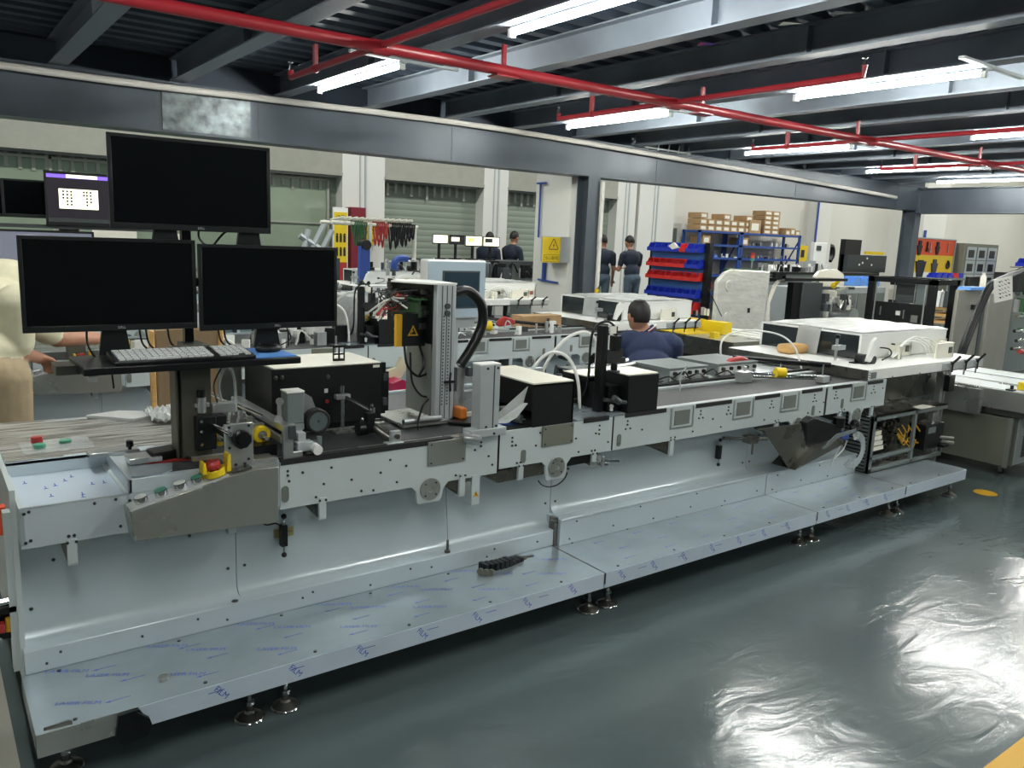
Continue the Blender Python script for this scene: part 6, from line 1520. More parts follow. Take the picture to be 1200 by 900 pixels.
clutter('machine_fittings', 'scattered steel parts on the fourth row left of the operator panel', 'fittings', 3.4, 5.0, 10.0, 10.6, 0.82, 0.14, ('white', 'alu', 'grey_dk'), 10, 10)
clutter('machine_fittings', 'yellow and silver fittings on the second row above the keyboard', 'fittings', 0.95, 1.25, 5.25, 5.4, 0.80, 0.11, ('yellow', 'alu', 'white'), 7, 12)
clutter('machine_fittings', 'dark fittings on the second row between keyboard and black housing', 'fittings', 1.35, 2.0, 5.25, 5.6, 0.80, 0.12, ('black', 'alu', 'white'), 9, 13)
# yellow film-covered cross conveyor of the second row
t = thing('cross_conveyor', 'cross conveyor with yellow film on top behind the seated man', 'conveyor', (6.9, 6, 0))
obj('conveyor_top', MB().box(6.28, 7.4, 4.9, 7.4, 0.66, 0.70), 'steel', t)
obj('yellow_cover', MB().box(6.30, 6.75, 5.5, 7.4, 0.70, 0.708), 'yellow', t, 'yellow film')
obj('slide_strip', MB().box(6.82, 6.9, 4.9, 7.4, 0.70, 0.71).box(7.0, 7.1, 4.9, 7.4, 0.70, 0.71).box(7.2, 7.3, 4.9, 7.4, 0.70, 0.71), 'white', t)
obj('side_skirt', MB().box(6.26, 6.28, 4.9, 7.4, 0.52, 0.70), 'steel_dark', t)
obj('front_skirt', MB().box(6.28, 7.4, 4.88, 4.9, 0.5, 0.70).box(7.42, 8.3, 4.88, 4.9, 0.45, 0.70), 'olive', t)
obj('under_frame_or_shade', MB().box(6.4, 7.3, 5.0, 7.3, 0.0, 0.5), 'black', t, 'black block standing in for shade under the top')  # solid black fill paints the shade beneath the conveyor top
obj('stop_box', MB().box(6.34, 6.42, 5.18, 5.24, 0.70, 0.76), 'yellow', t, 'yellow stop box')
m = MB()
for q in range(4): m.box(6.75, 6.78 + 0.1, 5.4 + 0.35 * q, 5.68 + 0.35 * q, 0.70, 0.82)
obj('yellow_guard', m, 'yellow', t, 'row of yellow guard plates')
# plastic wrapped machine plate
t = thing('wrapped_machine', 'tall machine side plate wrapped in cloudy plastic film', 'machine', (8.4, 6.6, 0))
pts = [(7.95, 0.0), (7.93, 1.18), (8.06, 1.29), (8.2, 1.33), (8.96, 1.31), (8.90, 0.0)]
obj('wrapped_plate', MB().prism(pts, 'y', 6.5, 6.56), 'wrap', t, bev=0.02)
obj('wrapped_side', MB().prism([(8.92, 6.5), (9.12, 6.62), (9.12, 6.70), (8.90, 6.56)], 'z', 0, 1.29), 'wrap', t)
for x, z in ((8.15, 1.12), (8.15, 0.72), (8.2, 0.52)):
    obj('covered_hub', MB().lathe((x, 6.5, z), (0, -1, 0), [(0, 0.07), (0.02, 0.07), (0.025, 0.05)], 20), 'wrap', t)
obj('film_fold', MB().tube([(7.75, 6.49, 1.1), (8.05, 6.49, 0.75)], 0.006, 6).tube([(8.2, 6.49, 0.6), (8.25, 6.49, 0.45)], 0.006, 6), 'grey_dk', t)
obj('handle_hole', MB().box(8.56, 8.6, 6.49, 6.5, 0.78, 0.84), 'black', t)
# storage bin rack: blue louvre panel facing the left with five rows of bins
t = thing('bin_rack', 'blue louvred rack filled with red and blue bins', 'rack', (9.0, 8.15, 0))
Y0, Y1, XR = 7.62, 8.66, 9.0
obj('rack_panel', MB().box(XR, XR + 0.02, Y0, Y1, 0.25, 1.63), 'blue_rack', t)
m = MB()
for q in range(17): m.box(XR - 0.006, XR, Y0 + 0.04, Y1 - 0.02, 0.42 + 0.07 * q, 0.44 + 0.07 * q)
obj('louvre_rows', m, 'blue_rack', t)
obj('rack_post', MB().box(XR - 0.03, XR + 0.06, Y0 - 0.08, Y0, 0.0, 1.64), 'black', t)
obj('rack_post', MB().box(XR - 0.01, XR + 0.03, Y1, Y1 + 0.03, 0.0, 1.62), 'black', t)
def bin_mesh(dx, dy, dz):
    m = MB(); th = 0.004
    prof = [(0, 0), (-dx, 0), (-dx, dz * 0.45), (-dx * 0.8, dz * 0.5), (-dx * 0.55, dz), (0, dz)]
    m.prism(prof, 'y', 0, th); m.prism(prof, 'y', dy - th, dy)
    m.box(-dx, 0, 0, dy, 0, th); m.box(-th, 0, 0, dy, 0, dz); m.box(-dx, -dx + th, 0, dy, 0, dz * 0.45)
    m.box(-dx * 0.55, -dx * 0.5, 0, dy, dz - 0.01, dz)
    return m
ORD = ('first', 'second', 'third', 'fourth', 'fifth', 'sixth', 'seventh', 'eighth')
def mk_bin(x, y, z, dx, dy, dz, mt, label, grp, flip=False, me=None):
    if me is None:
        o = obj('storage_bin', bin_mesh(dx, dy, dz), mt, None); off = Vector(o.location)
        o.data.transform(Matrix.Translation(off)); o.location = (0, 0, 0)
    else:
        o = bpy.data.objects.new('storage_bin', me); C.objects.link(o)
    o.location = (x, y, z)
    if flip: o.rotation_euler = (0, 0, PI)
    tag(o, label, 'bin', grp)
    return o
meshes = {}
rowsb = [(1.50, 0.125, ['b'] * 5 + ['r'] + ['b'] * 2, 'top row'), (1.28, 0.125, ['r'] * 6 + ['b'] * 2, 'second row'), (1.10, 0.125, ['r'] * 8, 'third row'), (0.86, 0.125, ['b'] * 8, 'fourth row'), (0.64, 0.165, ['r'] * 6, 'fifth row')]
for z, dy, seq, rn in rowsb:
    for i, c in enumerate(seq):
        y = Y1 - (i + 1) * dy - 0.02
        dz = 0.12 if dy < 0.15 else 0.16
        k = (c, dy)
        o = mk_bin(XR, y, z, 0.14 if dy < 0.15 else 0.2, dy * 0.97, dz, 'blue_bin' if c == 'b' else 'red_bin', ('blue' if c == 'b' else 'red') + ' plastic bin, %s from the left in the %s of the louvred rack' % (ORD[i], rn), ('blue' if c == 'b' else 'red') + ' bins in the %s of the louvred rack' % rn, me=meshes.get(k))
        meshes[k] = o.data
for z, c in ((1.42, 'b'), (1.0, 'r'), (0.80, 'b'), (0.55, 'r'), (0.36, 'r')):
    o = mk_bin(XR + 0.03, Y0 + 0.17 - 0.03, z, 0.16, 0.13, 0.12 if c == 'b' else 0.17, 'blue_bin' if c == 'b' else 'red_bin', '%s bin on the back of the louvred rack, %s' % ('blue' if c == 'b' else 'red', {1.42: 'level with the top row', 1.0: 'level with the third row', 0.80: 'level with the fourth row', 0.55: 'level with the fifth row', 0.36: 'below all rows'}[z]), None, flip=True)
tag(obj('rag', MB().prism([(8.0, 1.56), (8.1, 1.63), (8.2, 1.58), (8.12, 1.53)], 'x', 8.84, 8.87), 'paper'), 'white paper scrap on the top row of bins', 'paper')
# ---------------------------------------------------------------- blue shelving with cartons against the rear wall
def shelving(x0, x1, label, y=13.3):
    t = thing('storage_shelf', label, 'shelf', ((x0 + x1) / 2, y + 0.25, 0), 'blue storage shelving along the rear wall')
    for x in (x0, x1 - 0.07):
        for yy in (y, y + 0.5): obj('upright', MB().box(x, x + 0.07, yy, yy + 0.05, 0, 1.98), 'blue_shelf', t)
    for z in (0.4, 0.85, 1.28, 1.60, 1.92):
        obj('shelf_board', MB().box(x0, x1, y, y + 0.55, z, z + 0.05), 'blue_shelf', t)
    obj('side_brace', MB().cyl((x1 - 0.03, y + 0.03, 1.85), (x1 - 0.03, y + 0.5, 1.0), 0.02, 6), 'blue_shelf', t)
    return t
for nm_ in ('taller', 'shorter'):
    for o in [x for x in C.objects if x.get('category') == 'hose' and str(x.get('label', '')).startswith(nm_)]:
        dup(o, D2, nm_ + ' white air hose beside the second row camera housing')
shelving(15.4, 17.0, 'blue storage shelf with cartons, left bay, behind the bin rack')
shelving(17.02, 19.55, 'blue storage shelf with cartons, right bay, beside the yellow sign')
def carton(x, y, z, w_, h, label, grp=None, lab=True):
    t = thing('carton', label, 'box', (x + w_ / 2, y + 0.2, z), grp)
    obj('box_body', MB().box(x, x + w_, y, y + 0.4, z, z + h), 'card', t)
    if lab: obj('box_label', MB().box(x + w_ * 0.15, x + w_ * 0.8, y - 0.003, y, z + h * 0.2, z + h * 0.75), 'label', t)
    return t
for i in range(8):
    for j in range(2 + (i % 3 == 0)):
        carton(15.45 + 0.29 * i, 13.35, 1.97 + 0.145 * j, 0.27, 0.135, '%s labelled carton of the %s stack from the left, left shelf bay' % (('lowest', 'second', 'topmost')[j], ORD[i]), 'low labelled cartons on the shelf tops')
for j in range(5): 
    for i in range(2): carton(17.95 + 0.33 * i, 13.35, 1.97 + 0.12 * j, 0.31, 0.112, '%s carton up in the %s column of the tall shelf-top stack' % (ORD[j], ('left', 'right')[i]), 'tall carton stack on the right shelf bay')
carton(17.3, 13.3, 1.97, 0.45, 0.33, 'wide carton with white label left of the tall carton stack')
for i in range(3): carton(18.9 + 0.22 * i, 13.35, 1.97, 0.2, 0.14 + 0.05 * (i % 2), '%s small carton right of the tall carton stack' % ORD[i], 'small cartons at the right end of the shelf')
carton(15.6, 13.35, 1.65, 0.28, 0.2, 'white labelled carton on the second board of the left shelf bay')
carton(17.1, 13.35, 1.65, 0.26, 0.19, 'white labelled carton on the second board of the right shelf bay')
clutter('small_parts', 'white and grey small parts on the upper board of the right shelf bay', 'parts', 17.5, 19.2, 13.3, 13.6, 1.65, 0.1, ('white', 'grey_dk'), 9, 21)
clutter('small_parts', 'white and blue small parts on the lower board of the left shelf bay', 'parts', 15.5, 16.9, 13.3, 13.6, 1.33, 0.1, ('white', 'blue_lt'), 9, 22)
clutter('small_parts', 'grey small parts on the lower board of the right shelf bay', 'parts', 17.2, 19.3, 13.3, 13.6, 1.33, 0.1, ('white', 'blue_bin', 'grey_dk'), 9, 23)
tag(obj('wall_notice', MB().box(15.05, 15.35, 13.98, 13.998, 1.45, 2.0), 'grey_panel'), 'grey framed notice on the wall left of the blue shelves', 'notice')
t = thing('warning_light', 'red amber green signal light in front of the blue shelves', 'light', (16.6, 12.6, 1.0))
for z, c in ((1.42, 'red'), (1.35, 'orange'), (1.28, 'green')): obj('lamp_segment', MB().cyl((16.6, 12.6, z), (16.6, 12.6, z + 0.065), 0.05, 12), c, t)
obj('light_pole', MB().cyl((16.6, 12.6, 0), (16.6, 12.6, 1.28), 0.02, 8), 'alu', t)
# sign boards
t = thing('warning_sign', 'yellow electric warning sign on the grey switch box by the white pillar', 'sign', (7.15, 8.3, 1.3))
obj('switch_box', MB().box(6.93, 7.12, 8.35, 8.75, 1.30, 1.64), 'alu_mat', t, 'grey switch box')
obj('sign_plate', MB().box(6.63, 6.925, 8.33, 8.34, 1.30, 1.63), 'yellow', t)
def tri(cx, cz, r, y, parent):
    for a0, a1 in ((0, 1), (1, 2), (2, 0)):
        p = [(cx + r * math.sin(2 * PI * i / 3), cz + r * math.cos(2 * PI * i / 3)) for i in range(3)]
        a = Vector(p[a0]); b = Vector(p[a1]); d = (b - a).normalized(); n = Vector((-d.y, d.x)) * r * 0.12
        obj('triangle_edge', MB().prism([tuple(a), tuple(b), tuple(b + n), tuple(a + n)], 'y', y - 0.002, y), 'ink', parent)
    s = r * 0.5
    obj('bolt_symbol', MB().prism([(cx + s * 0.3, cz + s * 1.0), (cx - s * 0.4, cz - s * 0.05), (cx, cz - s * 0.05), (cx - s * 0.3, cz - s * 0.95), (cx + s * 0.5, cz + s * 0.25), (cx + s * 0.1, cz + s * 0.25)], 'y', y - 0.002, y), 'red', parent)
tri(6.81, 1.52, 0.085, 8.33, t)
obj('text_frame', MB().box(6.65, 6.91, 8.328, 8.33, 1.31, 1.314).box(6.65, 6.91, 8.328, 8.33, 1.40, 1.404).box(6.65, 6.654, 8.328, 8.33, 1.31, 1.404).box(6.906, 6.91, 8.328, 8.33, 1.31, 1.404), 'ink', t)
text('sign_lettering', '当心触电', 0.058, 'ink', t, face_y(6.78, 8.328, 1.357))
t = thing('warning_sign', 'yellow electric warning sign on the pilaster beside the maroon cabinet', 'sign', (6.8, 13.6, 1.4))
obj('sign_plate', MB().box(6.62, 6.92, 13.62, 13.65, 1.38, 1.72), 'yellow', t)
tri(6.8, 1.62, 0.08, 13.62, t)
text('sign_lettering', '当心触电', 0.06, 'ink', t, face_y(6.77, 13.617, 1.44))
t = thing('notice_board', 'tall yellow notice board with red foot beside the maroon cabinet', 'sign', (6.1, 13.4, 0))
obj('board_frame', MB().box(5.98, 6.26, 13.42, 13.45, 0.6, 2.0), 'white', t)
obj('board_face', MB().box(6.0, 6.24, 13.41, 13.42, 1.05, 1.92), 'yellow', t)
obj('board_foot', MB().box(6.0, 6.24, 13.408, 13.42, 0.65, 1.05), 'red', t, 'red lower panel')
text('sign_lettering', '注意\n安全', 0.09, 'ink', t, face_y(6.12, 13.407, 1.78))
m = MB()
for r_ in range(2):
    for q in range(3): m.box(6.03 + 0.07 * q, 6.07 + 0.07 * q, 13.405, 13.41, 1.40 - 0.24 * r_, 1.52 - 0.24 * r_); m.sph((6.05 + 0.07 * q, 13.407, 1.54 - 0.24 * r_), 0.018)
obj('pictograms', m, 'ink', t, 'row of small black figures', 'stuff')
obj('board_post', MB().box(6.1, 6.14, 13.43, 13.46, 0, 0.6), 'white', t)
t = thing('maroon_cabinet', 'narrow maroon cabinet standing at the white pilaster', 'cabinet', (6.45, 13.5, 0))
obj('cabinet_body', MB().box(6.32, 6.6, 13.4, 13.68, 0, 2.02), 'maroon', t, bev=0.01)
# cart with hanging cables
t = thing('cable_cart', 'cream pipe-framed cart hung with coloured cables', 'cart', (5.2, 10.9, 0))
X0, X1, YC = 4.95, 6.25, 10.9
for x, z in ((5.45, 1.72), (6.2, 1.70)): obj('frame_post', MB().cyl((x, YC, 0), (x, YC, z), 0.03, 10), 'cream', t)
for y in (YC, YC + 0.4): obj('frame_rail', MB().cyl((4.85, y, 1.72), (6.25, y, 1.70), 0.028, 10), 'cream', t)
m = MB(); random.seed(14)
for q in range(12): x = 5.0 + 0.1 * q; m.cyl((x, YC - 0.1, 1.8), (x + 0.06, YC + 0.5, 1.76), 0.02, 8)
obj('roller_rod', m, 'cream', t)
for mt, x0 in (('green_dk', 5.15), ('red', 5.5), ('black', 5.75), ('black', 5.95)):
    m = MB()
    for q in range(7):
        x = x0 + 0.03 * q; L = 0.2 + 0.25 * random.random()
        m.tube(spline([(x, YC, 1.76), (x + 0.02, YC - 0.04, 1.76 - L), (x + 0.06, YC - 0.02, 1.74)], 5), 0.013, 5)
    obj('hanging_cables', m, mt, t, kind='stuff')
t = bpy.data.objects['cable_cart']; t.location = (5.40, 11.36, 0); t.scale = (1.04, 1, 1)
t = thing('drum_tools', 'blue upright clamp tool beside the cable cart', 'tool', (5.1, 10.4, 0.8))
obj('tool_body', MB().box(5.02, 5.17, 10.35, 10.45, 0.9, 1.40), 'blue_paint', t, bev=0.01)
obj('tool_top', MB().cyl((5.1, 10.32, 1.42), (5.1, 10.48, 1.42), 0.07, 14), 'black', t)
t = thing('drum_tools', 'blue curved tool right of the cable cart post', 'tool', (5.6, 10.4, 0.8))
obj('tool_body', MB().tube(spline([(5.58, 10.4, 1.0), (5.58, 10.4, 1.18), (5.66, 10.4, 1.24), (5.78, 10.4, 1.24)], 5), 0.05, 10), 'blue_paint', t)
clutter('machine_fittings', 'black frames and hoses piled in front of the cable cart', 'fittings', 5.2, 6.2, 10.3, 10.7, 1.0, 0.22, ('black', 'grey_dk', 'alu'), 9, 33)
t = thing('motor_bundle', 'grey folded steel frame at the left of the yellow notice board', 'frame', (5.3, 12.5, 1.0))
obj('bar_stand', MB().box(5.0, 5.6, 12.3, 12.7, 0, 1.16), 'grey_dk', t)
obj('frame_bars', MB().cyl((5.15, 12.5, 1.2), (5.45, 12.5, 1.75), 0.05, 8).cyl((5.3, 12.5, 1.15), (5.55, 12.5, 1.6), 0.05, 8).cyl((5.0, 12.5, 1.5), (5.5, 12.5, 1.2), 0.05, 8).cyl((5.05, 12.5, 1.2), (5.15, 12.5, 1.6), 0.05, 8), 'alu_mat', t)
# distant screens
for i, (x, w_, z0, z1, mt, lab) in enumerate(((8.35, 0.36, 1.42, 1.61, 'lit_white', 'far monitor with pale page, leftmost of the four above the operator panel'), (8.74, 0.36, 1.42, 1.61, 'lit_dark', 'far monitor with dark page, second of the four above the operator panel'), (9.12, 0.42, 1.39, 1.61, 'lit_white', 'far monitor with green page, third of the four above the operator panel'), (9.56, 0.42, 1.39, 1.60, 'lit_white', 'far monitor with grey and white page, rightmost of the four above the operator panel'))):
    k = 11.9 / 14
    mo, _, _ = monitor(x * k, 11.9, 1.6 - (1.6 - z0) * k, 1.6 - (1.6 - z1) * k, w_ * k, lab, scr=mt, brand=False)
    if i == 2: obj('page_window', MB().box(x * k + 0.06, x * k + 0.19, 11.9, 11.903, 1.5, 1.57), 'lit_green', mo)
    if i in (1, 3): obj('page_window', MB().box(x * k + 0.04, x * k + 0.2, 11.9, 11.903, 1.5, 1.57), 'lit_white' if i == 1 else 'grey_dk', mo)
    obj('stand_neck', MB().box((x + w_ / 2) * k - 0.02, (x + w_ / 2) * k + 0.02, 11.93, 11.96, 1.2, 1.45).box((x + w_ / 2) * k - 0.1, (x + w_ / 2) * k + 0.1, 11.9, 12.0, 1.19, 1.21), 'black', mo)
t = thing('work_bench', 'long work bench carrying the four far monitors', 'bench', (8, 12, 0))
obj('bench_top', MB().box(6.9, 9.2, 11.6, 12.4, 1.15, 1.19), 'grey_dk', t)
for x in (6.95, 9.1): obj('leg', MB().box(x, x + 0.05, 11.65, 12.35, 0, 1.15), 'alu_mat', t)
clutter('machine_fittings', 'dark equipment on the far work bench under the monitors', 'fittings', 7.0, 9.0, 11.4, 11.6, 0.9, 0.3, ('black', 'grey_dk', 'alu'), 12, 35)
# ---------------------------------------------------------------- machinery at the right
t = thing('frame_machine', 'open black framed machine with inner panels beyond the white cover', 'machine', (11.3, 5.8, 0))
XF, YA, YB, Z1 = 11.0, 5.36, 6.32, 1.255
for y in (YA, YB - 0.1):
    for x in (XF, XF + 0.6): obj('frame_post', MB().box(x, x + 0.08, y, y + 0.1, 0, Z1), 'black', t, bev=0.004)
obj('frame_top', MB().box(XF, XF + 0.08, YA, YB, Z1 - 0.05, Z1 + 0.02).box(XF + 0.6, XF + 0.68, YA, YB, Z1 - 0.05, Z1 + 0.02).box(XF, XF + 0.68, YA, YA + 0.08, Z1 - 0.05, Z1 + 0.02).box(XF, XF + 0.68, YB - 0.08, YB, Z1 - 0.05, Z1 + 0.02), 'black', t)
obj('lower_panel', MB().box(XF + 0.01, XF + 0.04, YA + 0.1, YB - 0.1, 0.4, 0.93), 'black_box', t)
obj('inner_panel', MB().box(XF + 0.2, XF + 0.22, 5.72, 6.0, 0.93, 1.22), 'grey_dk', t)
obj('pale_window', MB().box(XF + 0.3, XF + 0.31, 6.0, 6.16, 0.95, 1.16), 'label', t)
obj('bright_post', MB().box(XF - 0.01, XF, 6.17, 6.19, 0.5, 1.2).box(XF - 0.01, XF, 5.47, 5.49, 0.4, 1.2).box(XF + 0.15, XF + 0.16, 5.70, 5.71, 0.92, 1.22).box(XF + 0.15, XF + 0.16, 6.0, 6.01, 0.92, 1.22), 'alu', t)
obj('switch_panel', MB().box(XF - 0.004, XF + 0.01, 5.80, 5.86, 0.76, 0.82), 'white', t)
obj('door_handle', MB().box(XF - 0.01, XF + 0.01, 5.74, 5.75, 0.72, 0.84).box(XF - 0.01, XF + 0.01, 6.08, 6.09, 0.74, 0.86), 'alu', t)
obj('gauge_block', MB().box(XF - 0.004, XF + 0.01, 5.55, 5.64, 0.68, 0.78), 'grey_panel', t)
t = thing('reel_machine', 'labelling machine with dark grey cover and steel reels behind the white cover', 'machine', (9.6, 7.0, 0))
obj('cover_panel', MB().box(10.46, 10.96, 7.0, 7.05, 0.35, 1.13), 'grey_dk', t, 'dark grey cover panel', bev=0.006)
obj('side_column', MB().box(10.25, 10.45, 7.02, 7.12, 0.3, 1.13), 'black', t)
obj('inner_frame', MB().box(9.2, 9.95, 7.4, 7.45, 0.2, 1.30), 'green_dk', t, 'dark green machine back')
obj('tape_strip', MB().tube([(9.75, 7.0, 0.35), (9.68, 7.0, 0.65), (9.66, 7.0, 0.85), (9.78, 7.0, 1.1), (9.85, 7.0, 1.15)], 0.035, 4), 'label', t, 'white label tape')
m = MB()
for x, z, r in ((9.5, 0.95, 0.03), (9.45, 0.6, 0.03), (9.6, 0.45, 0.05), (9.8, 0.5, 0.06), (9.9, 1.18, 0.05)): m.cyl((x, 6.95, z), (x, 7.4, z), r, 14)
obj('guide_reel', m, 'chrome', t)
obj('table_bar', MB().box(9.4, 11.6, 7.0, 7.3, 1.15, 1.19).box(9.7, 9.95, 6.95, 7.0, 1.18, 1.28).box(9.55, 10.1, 6.94, 7.0, 1.18, 1.20), 'black', t)
t = thing('disc_machine', 'machine with large pale round cover and steel rollers near the second column', 'machine', (11.5, 7.5, 0))
obj('round_cover', MB().prism([(11.5, 1.10), (11.52, 1.2), (11.62, 1.28), (11.8, 1.31), (12.1, 1.31), (12.3, 1.24), (12.34, 1.1), (12.34, 1.03), (11.68, 1.03), (11.62, 1.12)], 'y', 7.5, 7.56), 'cream', t, bev=0.01)
obj('bench_plate', MB().box(11.6, 12.5, 7.4, 7.9, 0.99, 1.03), 'grey_dk', t)
obj('yellow_fitting', MB().sph((11.85, 7.38, 1.06), 0.05).cyl((11.85, 7.38, 1.06), (11.85, 7.3, 1.14), 0.03, 10), 'yellow', t)
obj('tray_box', MB().box(11.7, 12.2, 7.4, 7.6, 0.85, 0.99).box(11.75, 11.82, 7.4, 7.45, 0.3, 0.85), 'label', t)
m = MB()
for x, z, r in ((12.0, 0.95, 0.06), (12.15, 0.75, 0.06), (12.4, 0.55, 0.14), (12.1, 1.0, 0.05), (11.6, 0.7, 0.04)): m.cyl((x, 7.3, z), (x, 7.9, z), r, 18)
obj('steel_roller', m, 'alu', t)
obj('film_roll', MB().lathe((12.55, 7.0, 0.55), (0, -1, 0), [(0, 0.14), (0.03, 0.14), (0.03, 0.05), (0.2, 0.05)], 24), 'cream', t)
obj('machine_body', MB().box(11.4, 12.9, 7.9, 8.3, 0, 1.0), 'alu_mat', t)
for i in range(4):
    o = mk_bin(12.56 + 0.2 * i, 7.35, 1.05, 0.19, 0.3, 0.15, 'blue_lt', '%s blue bin of bags from the left beside the second steel column' % ORD[i], 'blue bins beside the second steel column')
t = thing('white_cabinet', 'tall white control cabinet with dark display near the blue shelves', 'cabinet', (18.5, 12.2, 0))
obj('cabinet_body', MB().box(18.25, 18.78, 12.0, 12.12, 0, 1.80), 'white', t, bev=0.01)
obj('display', MB().box(18.32, 18.52, 11.99, 12.0, 1.6, 1.72), 'grey_dk', t)
obj('side_cover', MB().box(18.78, 18.95, 12.02, 12.1, 0, 1.78), 'pillar', t)
t = thing('black_equipment', 'black box and wide console with white dots before the far pillar', 'machine', (20.5, 12, 0))
obj('black_cabinet', MB().box(19.6, 20.35, 12.0, 12.15, 0.9, 1.92), 'black_matte', t)
obj('wide_console', MB().box(19.6, 21.5, 11.9, 12.1, 1.08, 1.53), 'grey_dk', t)
for x, z in ((20.15, 1.25), (20.75, 1.25), (20.5, 1.42), (20.3, 1.3)): obj('indicator', MB().box(x, x + 0.05, 11.89, 11.9, z, z + 0.05), 'white', t)
obj('yellow_top', MB().box(20.7, 21.35, 11.9, 12.1, 1.55, 1.63), 'yellow', t, 'yellow strip')
obj('crank_arm', MB().tube(spline([(18.95, 12.1, 1.7), (19.15, 12.1, 1.7), (19.2, 12.1, 1.5), (19.1, 12.1, 1.35)], 5), 0.07, 8), 'black', t)
obj('support_foot', MB().box(19.7, 21.4, 12.0, 12.3, 0, 1.08), 'grey_dk', t)
t = thing('wrapped_roll', 'long roll wrapped in clear film below the blue shelves', 'roll', (16.2, 12.3, 1.0))
obj('roll_body', MB().cyl((15.7, 11.6, 1.1), (17.0, 11.6, 1.12), 0.13, 16), 'wrap', t)
obj('roll_base', MB().box(15.5, 17.4, 11.5, 11.8, 0, 0.98), 'grey_dk', t)
obj('roll_screen', MB().box(17.2, 17.6, 11.5, 11.54, 1.03, 1.35), 'alu_mat', t)
obj('roll_box', MB().box(17.65, 18.3, 11.5, 11.8, 1.0, 1.22), 'wrap', t)
t = thing('wall_box', 'small yellow sign hung right of the blue shelves', 'sign', (20.2, 13.5, 1.3))
obj('sign_plate', MB().box(19.75, 20.2, 13.5, 13.52, 1.28, 1.72), 'yellow', t)
obj('symbol', MB().box(19.9, 20.05, 13.49, 13.5, 1.4, 1.6), 'ink', t)
# tool board: orange above, yellow below
t = thing('tool_board', 'pegboard with orange upper and yellow lower panel hung with tools', 'board', (20.2, 10.4, 0))
obj('upper_panel', MB().box(19.95, 22.05, 10.4, 10.44, 1.60, 2.0), 'orange', t)
obj('lower_panel', MB().box(19.95, 22.05, 10.4, 10.44, 1.17, 1.60), 'peg_yellow', t)
obj('board_frame', MB().box(19.9, 19.95, 10.38, 10.46, 0, 2.02).box(22.05, 22.1, 10.38, 10.46, 0, 2.02).box(19.9, 22.1, 10.38, 10.46, 2.0, 2.03), 'alu_mat', t)
obj('bench_top', MB().box(20.0, 22.0, 9.9, 10.4, 1.0, 1.05).box(20.1, 20.2, 10.0, 10.3, 0, 1.0).box(21.8, 21.9, 10.0, 10.3, 0, 1.0), 'grey_motor', t)
def tool(x, z, L, w_, lab, mt='ink', ring=False):
    m = MB(); m.box(x - w_ / 2, x + w_ / 2, 10.37, 10.4, z - L, z)
    if ring: m.lathe((x, 10.37, z - L), 'y', [(0, w_ * 1.4), (0.02, w_ * 1.4)], 12)
    else: m.prism([(x - w_, z - L), (x + w_, z - L), (x + w_ * 0.4, z - L - w_ * 2), (x - w_ * 0.4, z - L - w_ * 2)], 'y', 10.37, 10.4)
    tag(obj('hand_tool', m, mt), lab, 'tool')
tool(20.25, 1.95, 0.12, 0.12, 'wide dark tool cluster at top left of the orange pegboard')
tool(20.62, 1.93, 0.2, 0.04, 'dark wrench hung left of the bright spanner on the orange pegboard', ring=True)
tool(20.78, 1.9, 0.2, 0.03, 'bright spanner in the middle of the orange pegboard', 'alu', True)
tool(21.15, 1.94, 0.12, 0.10, 'dark pliers cluster right of centre on the orange pegboard')
tool(21.7, 1.93, 0.22, 0.015, 'thin bright rod tool at the right of the orange pegboard', 'alu')
tool(21.1, 1.50, 0.10, 0.16, 'grey tools in the middle of the yellow pegboard', 'grey_dk')
tool(21.8, 1.48, 0.12, 0.07, 'round dark tool at the right of the yellow pegboard', ring=True)
tool(20.4, 1.47, 0.03, 0.25, 'long dark tool at the left of the yellow pegboard')
for i, (x, mt) in enumerate(((20.55, 'blue_bin'), (20.85, 'blue_bin'), (21.15, 'blue_bin'), (21.45, 'red_bin'), (21.7, 'blue_bin'))):
    mk_bin(x + 0.2, 10.0, 1.05, 0.25, 0.25, 0.12, mt, ('blue' if mt == 'blue_bin' else 'red') + ' bin, %s from the left on the bench under the tool board' % ORD[i], 'blue bins under the tool board' if mt == 'blue_bin' else None)
# grey locker with square windows
t = thing('locker', 'tall grey locker with a grid of square dark windows', 'locker', (23.3, 10.2, 0))
X0 = 22.2
obj('locker_body', MB().box(X0, X0 + 1.95, 10.2, 10.8, 0.0, 1.95), 'olive', t, bev=0.01)
for r_ in range(5):
    for c in range(3):
        x = X0 + 0.22 + 0.6 * c; z = 1.58 - 0.36 * r_
        if z < 0.1: continue
        dd = obj('locker_door', MB().box(x - 0.1, x + 0.43, 10.185, 10.2, z - 0.06, z + 0.28), 'alu_mat', t)
        obj('door_window', MB().box(x, x + 0.3, 10.175, 10.185, z, z + 0.2), 'black', dd)
tag(obj('wall_notice', MB().box(26.5, 27.6, 11.98, 12.0, 1.6, 2.0).box(26.9, 27.0, 12.0, 12.05, 0, 1.6), 'label'), 'white framed notice board right of the grey locker', 'notice')
for i in range(3):
    for j in range(2): mk_bin(24.4 + 0.55 * i + 0.4, 9.5, 1.40 - 0.28 * j, 0.45, 0.3, 0.22, 'blue_bin', '%s blue bin in the %s row right of the grey locker' % (ORD[i], 'upper' if j == 0 else 'lower'), 'blue bins %s right of the locker' % ('upper' if j == 0 else 'lower'))
t = thing('bin_stand', 'grey stand under the blue bins at the right edge', 'stand', (25.5, 9.6, 0))
obj('stand_body', MB().box(24.3, 26.2, 9.5, 9.9, 0, 1.10).box(24.3, 26.2, 9.5, 9.9, 1.36, 1.38), 'grey_dk', t)
t = thing('steel_enclosure', 'brushed steel enclosure panels at the right behind the cable hoses', 'enclosure', (10.6, 4.6, 0))
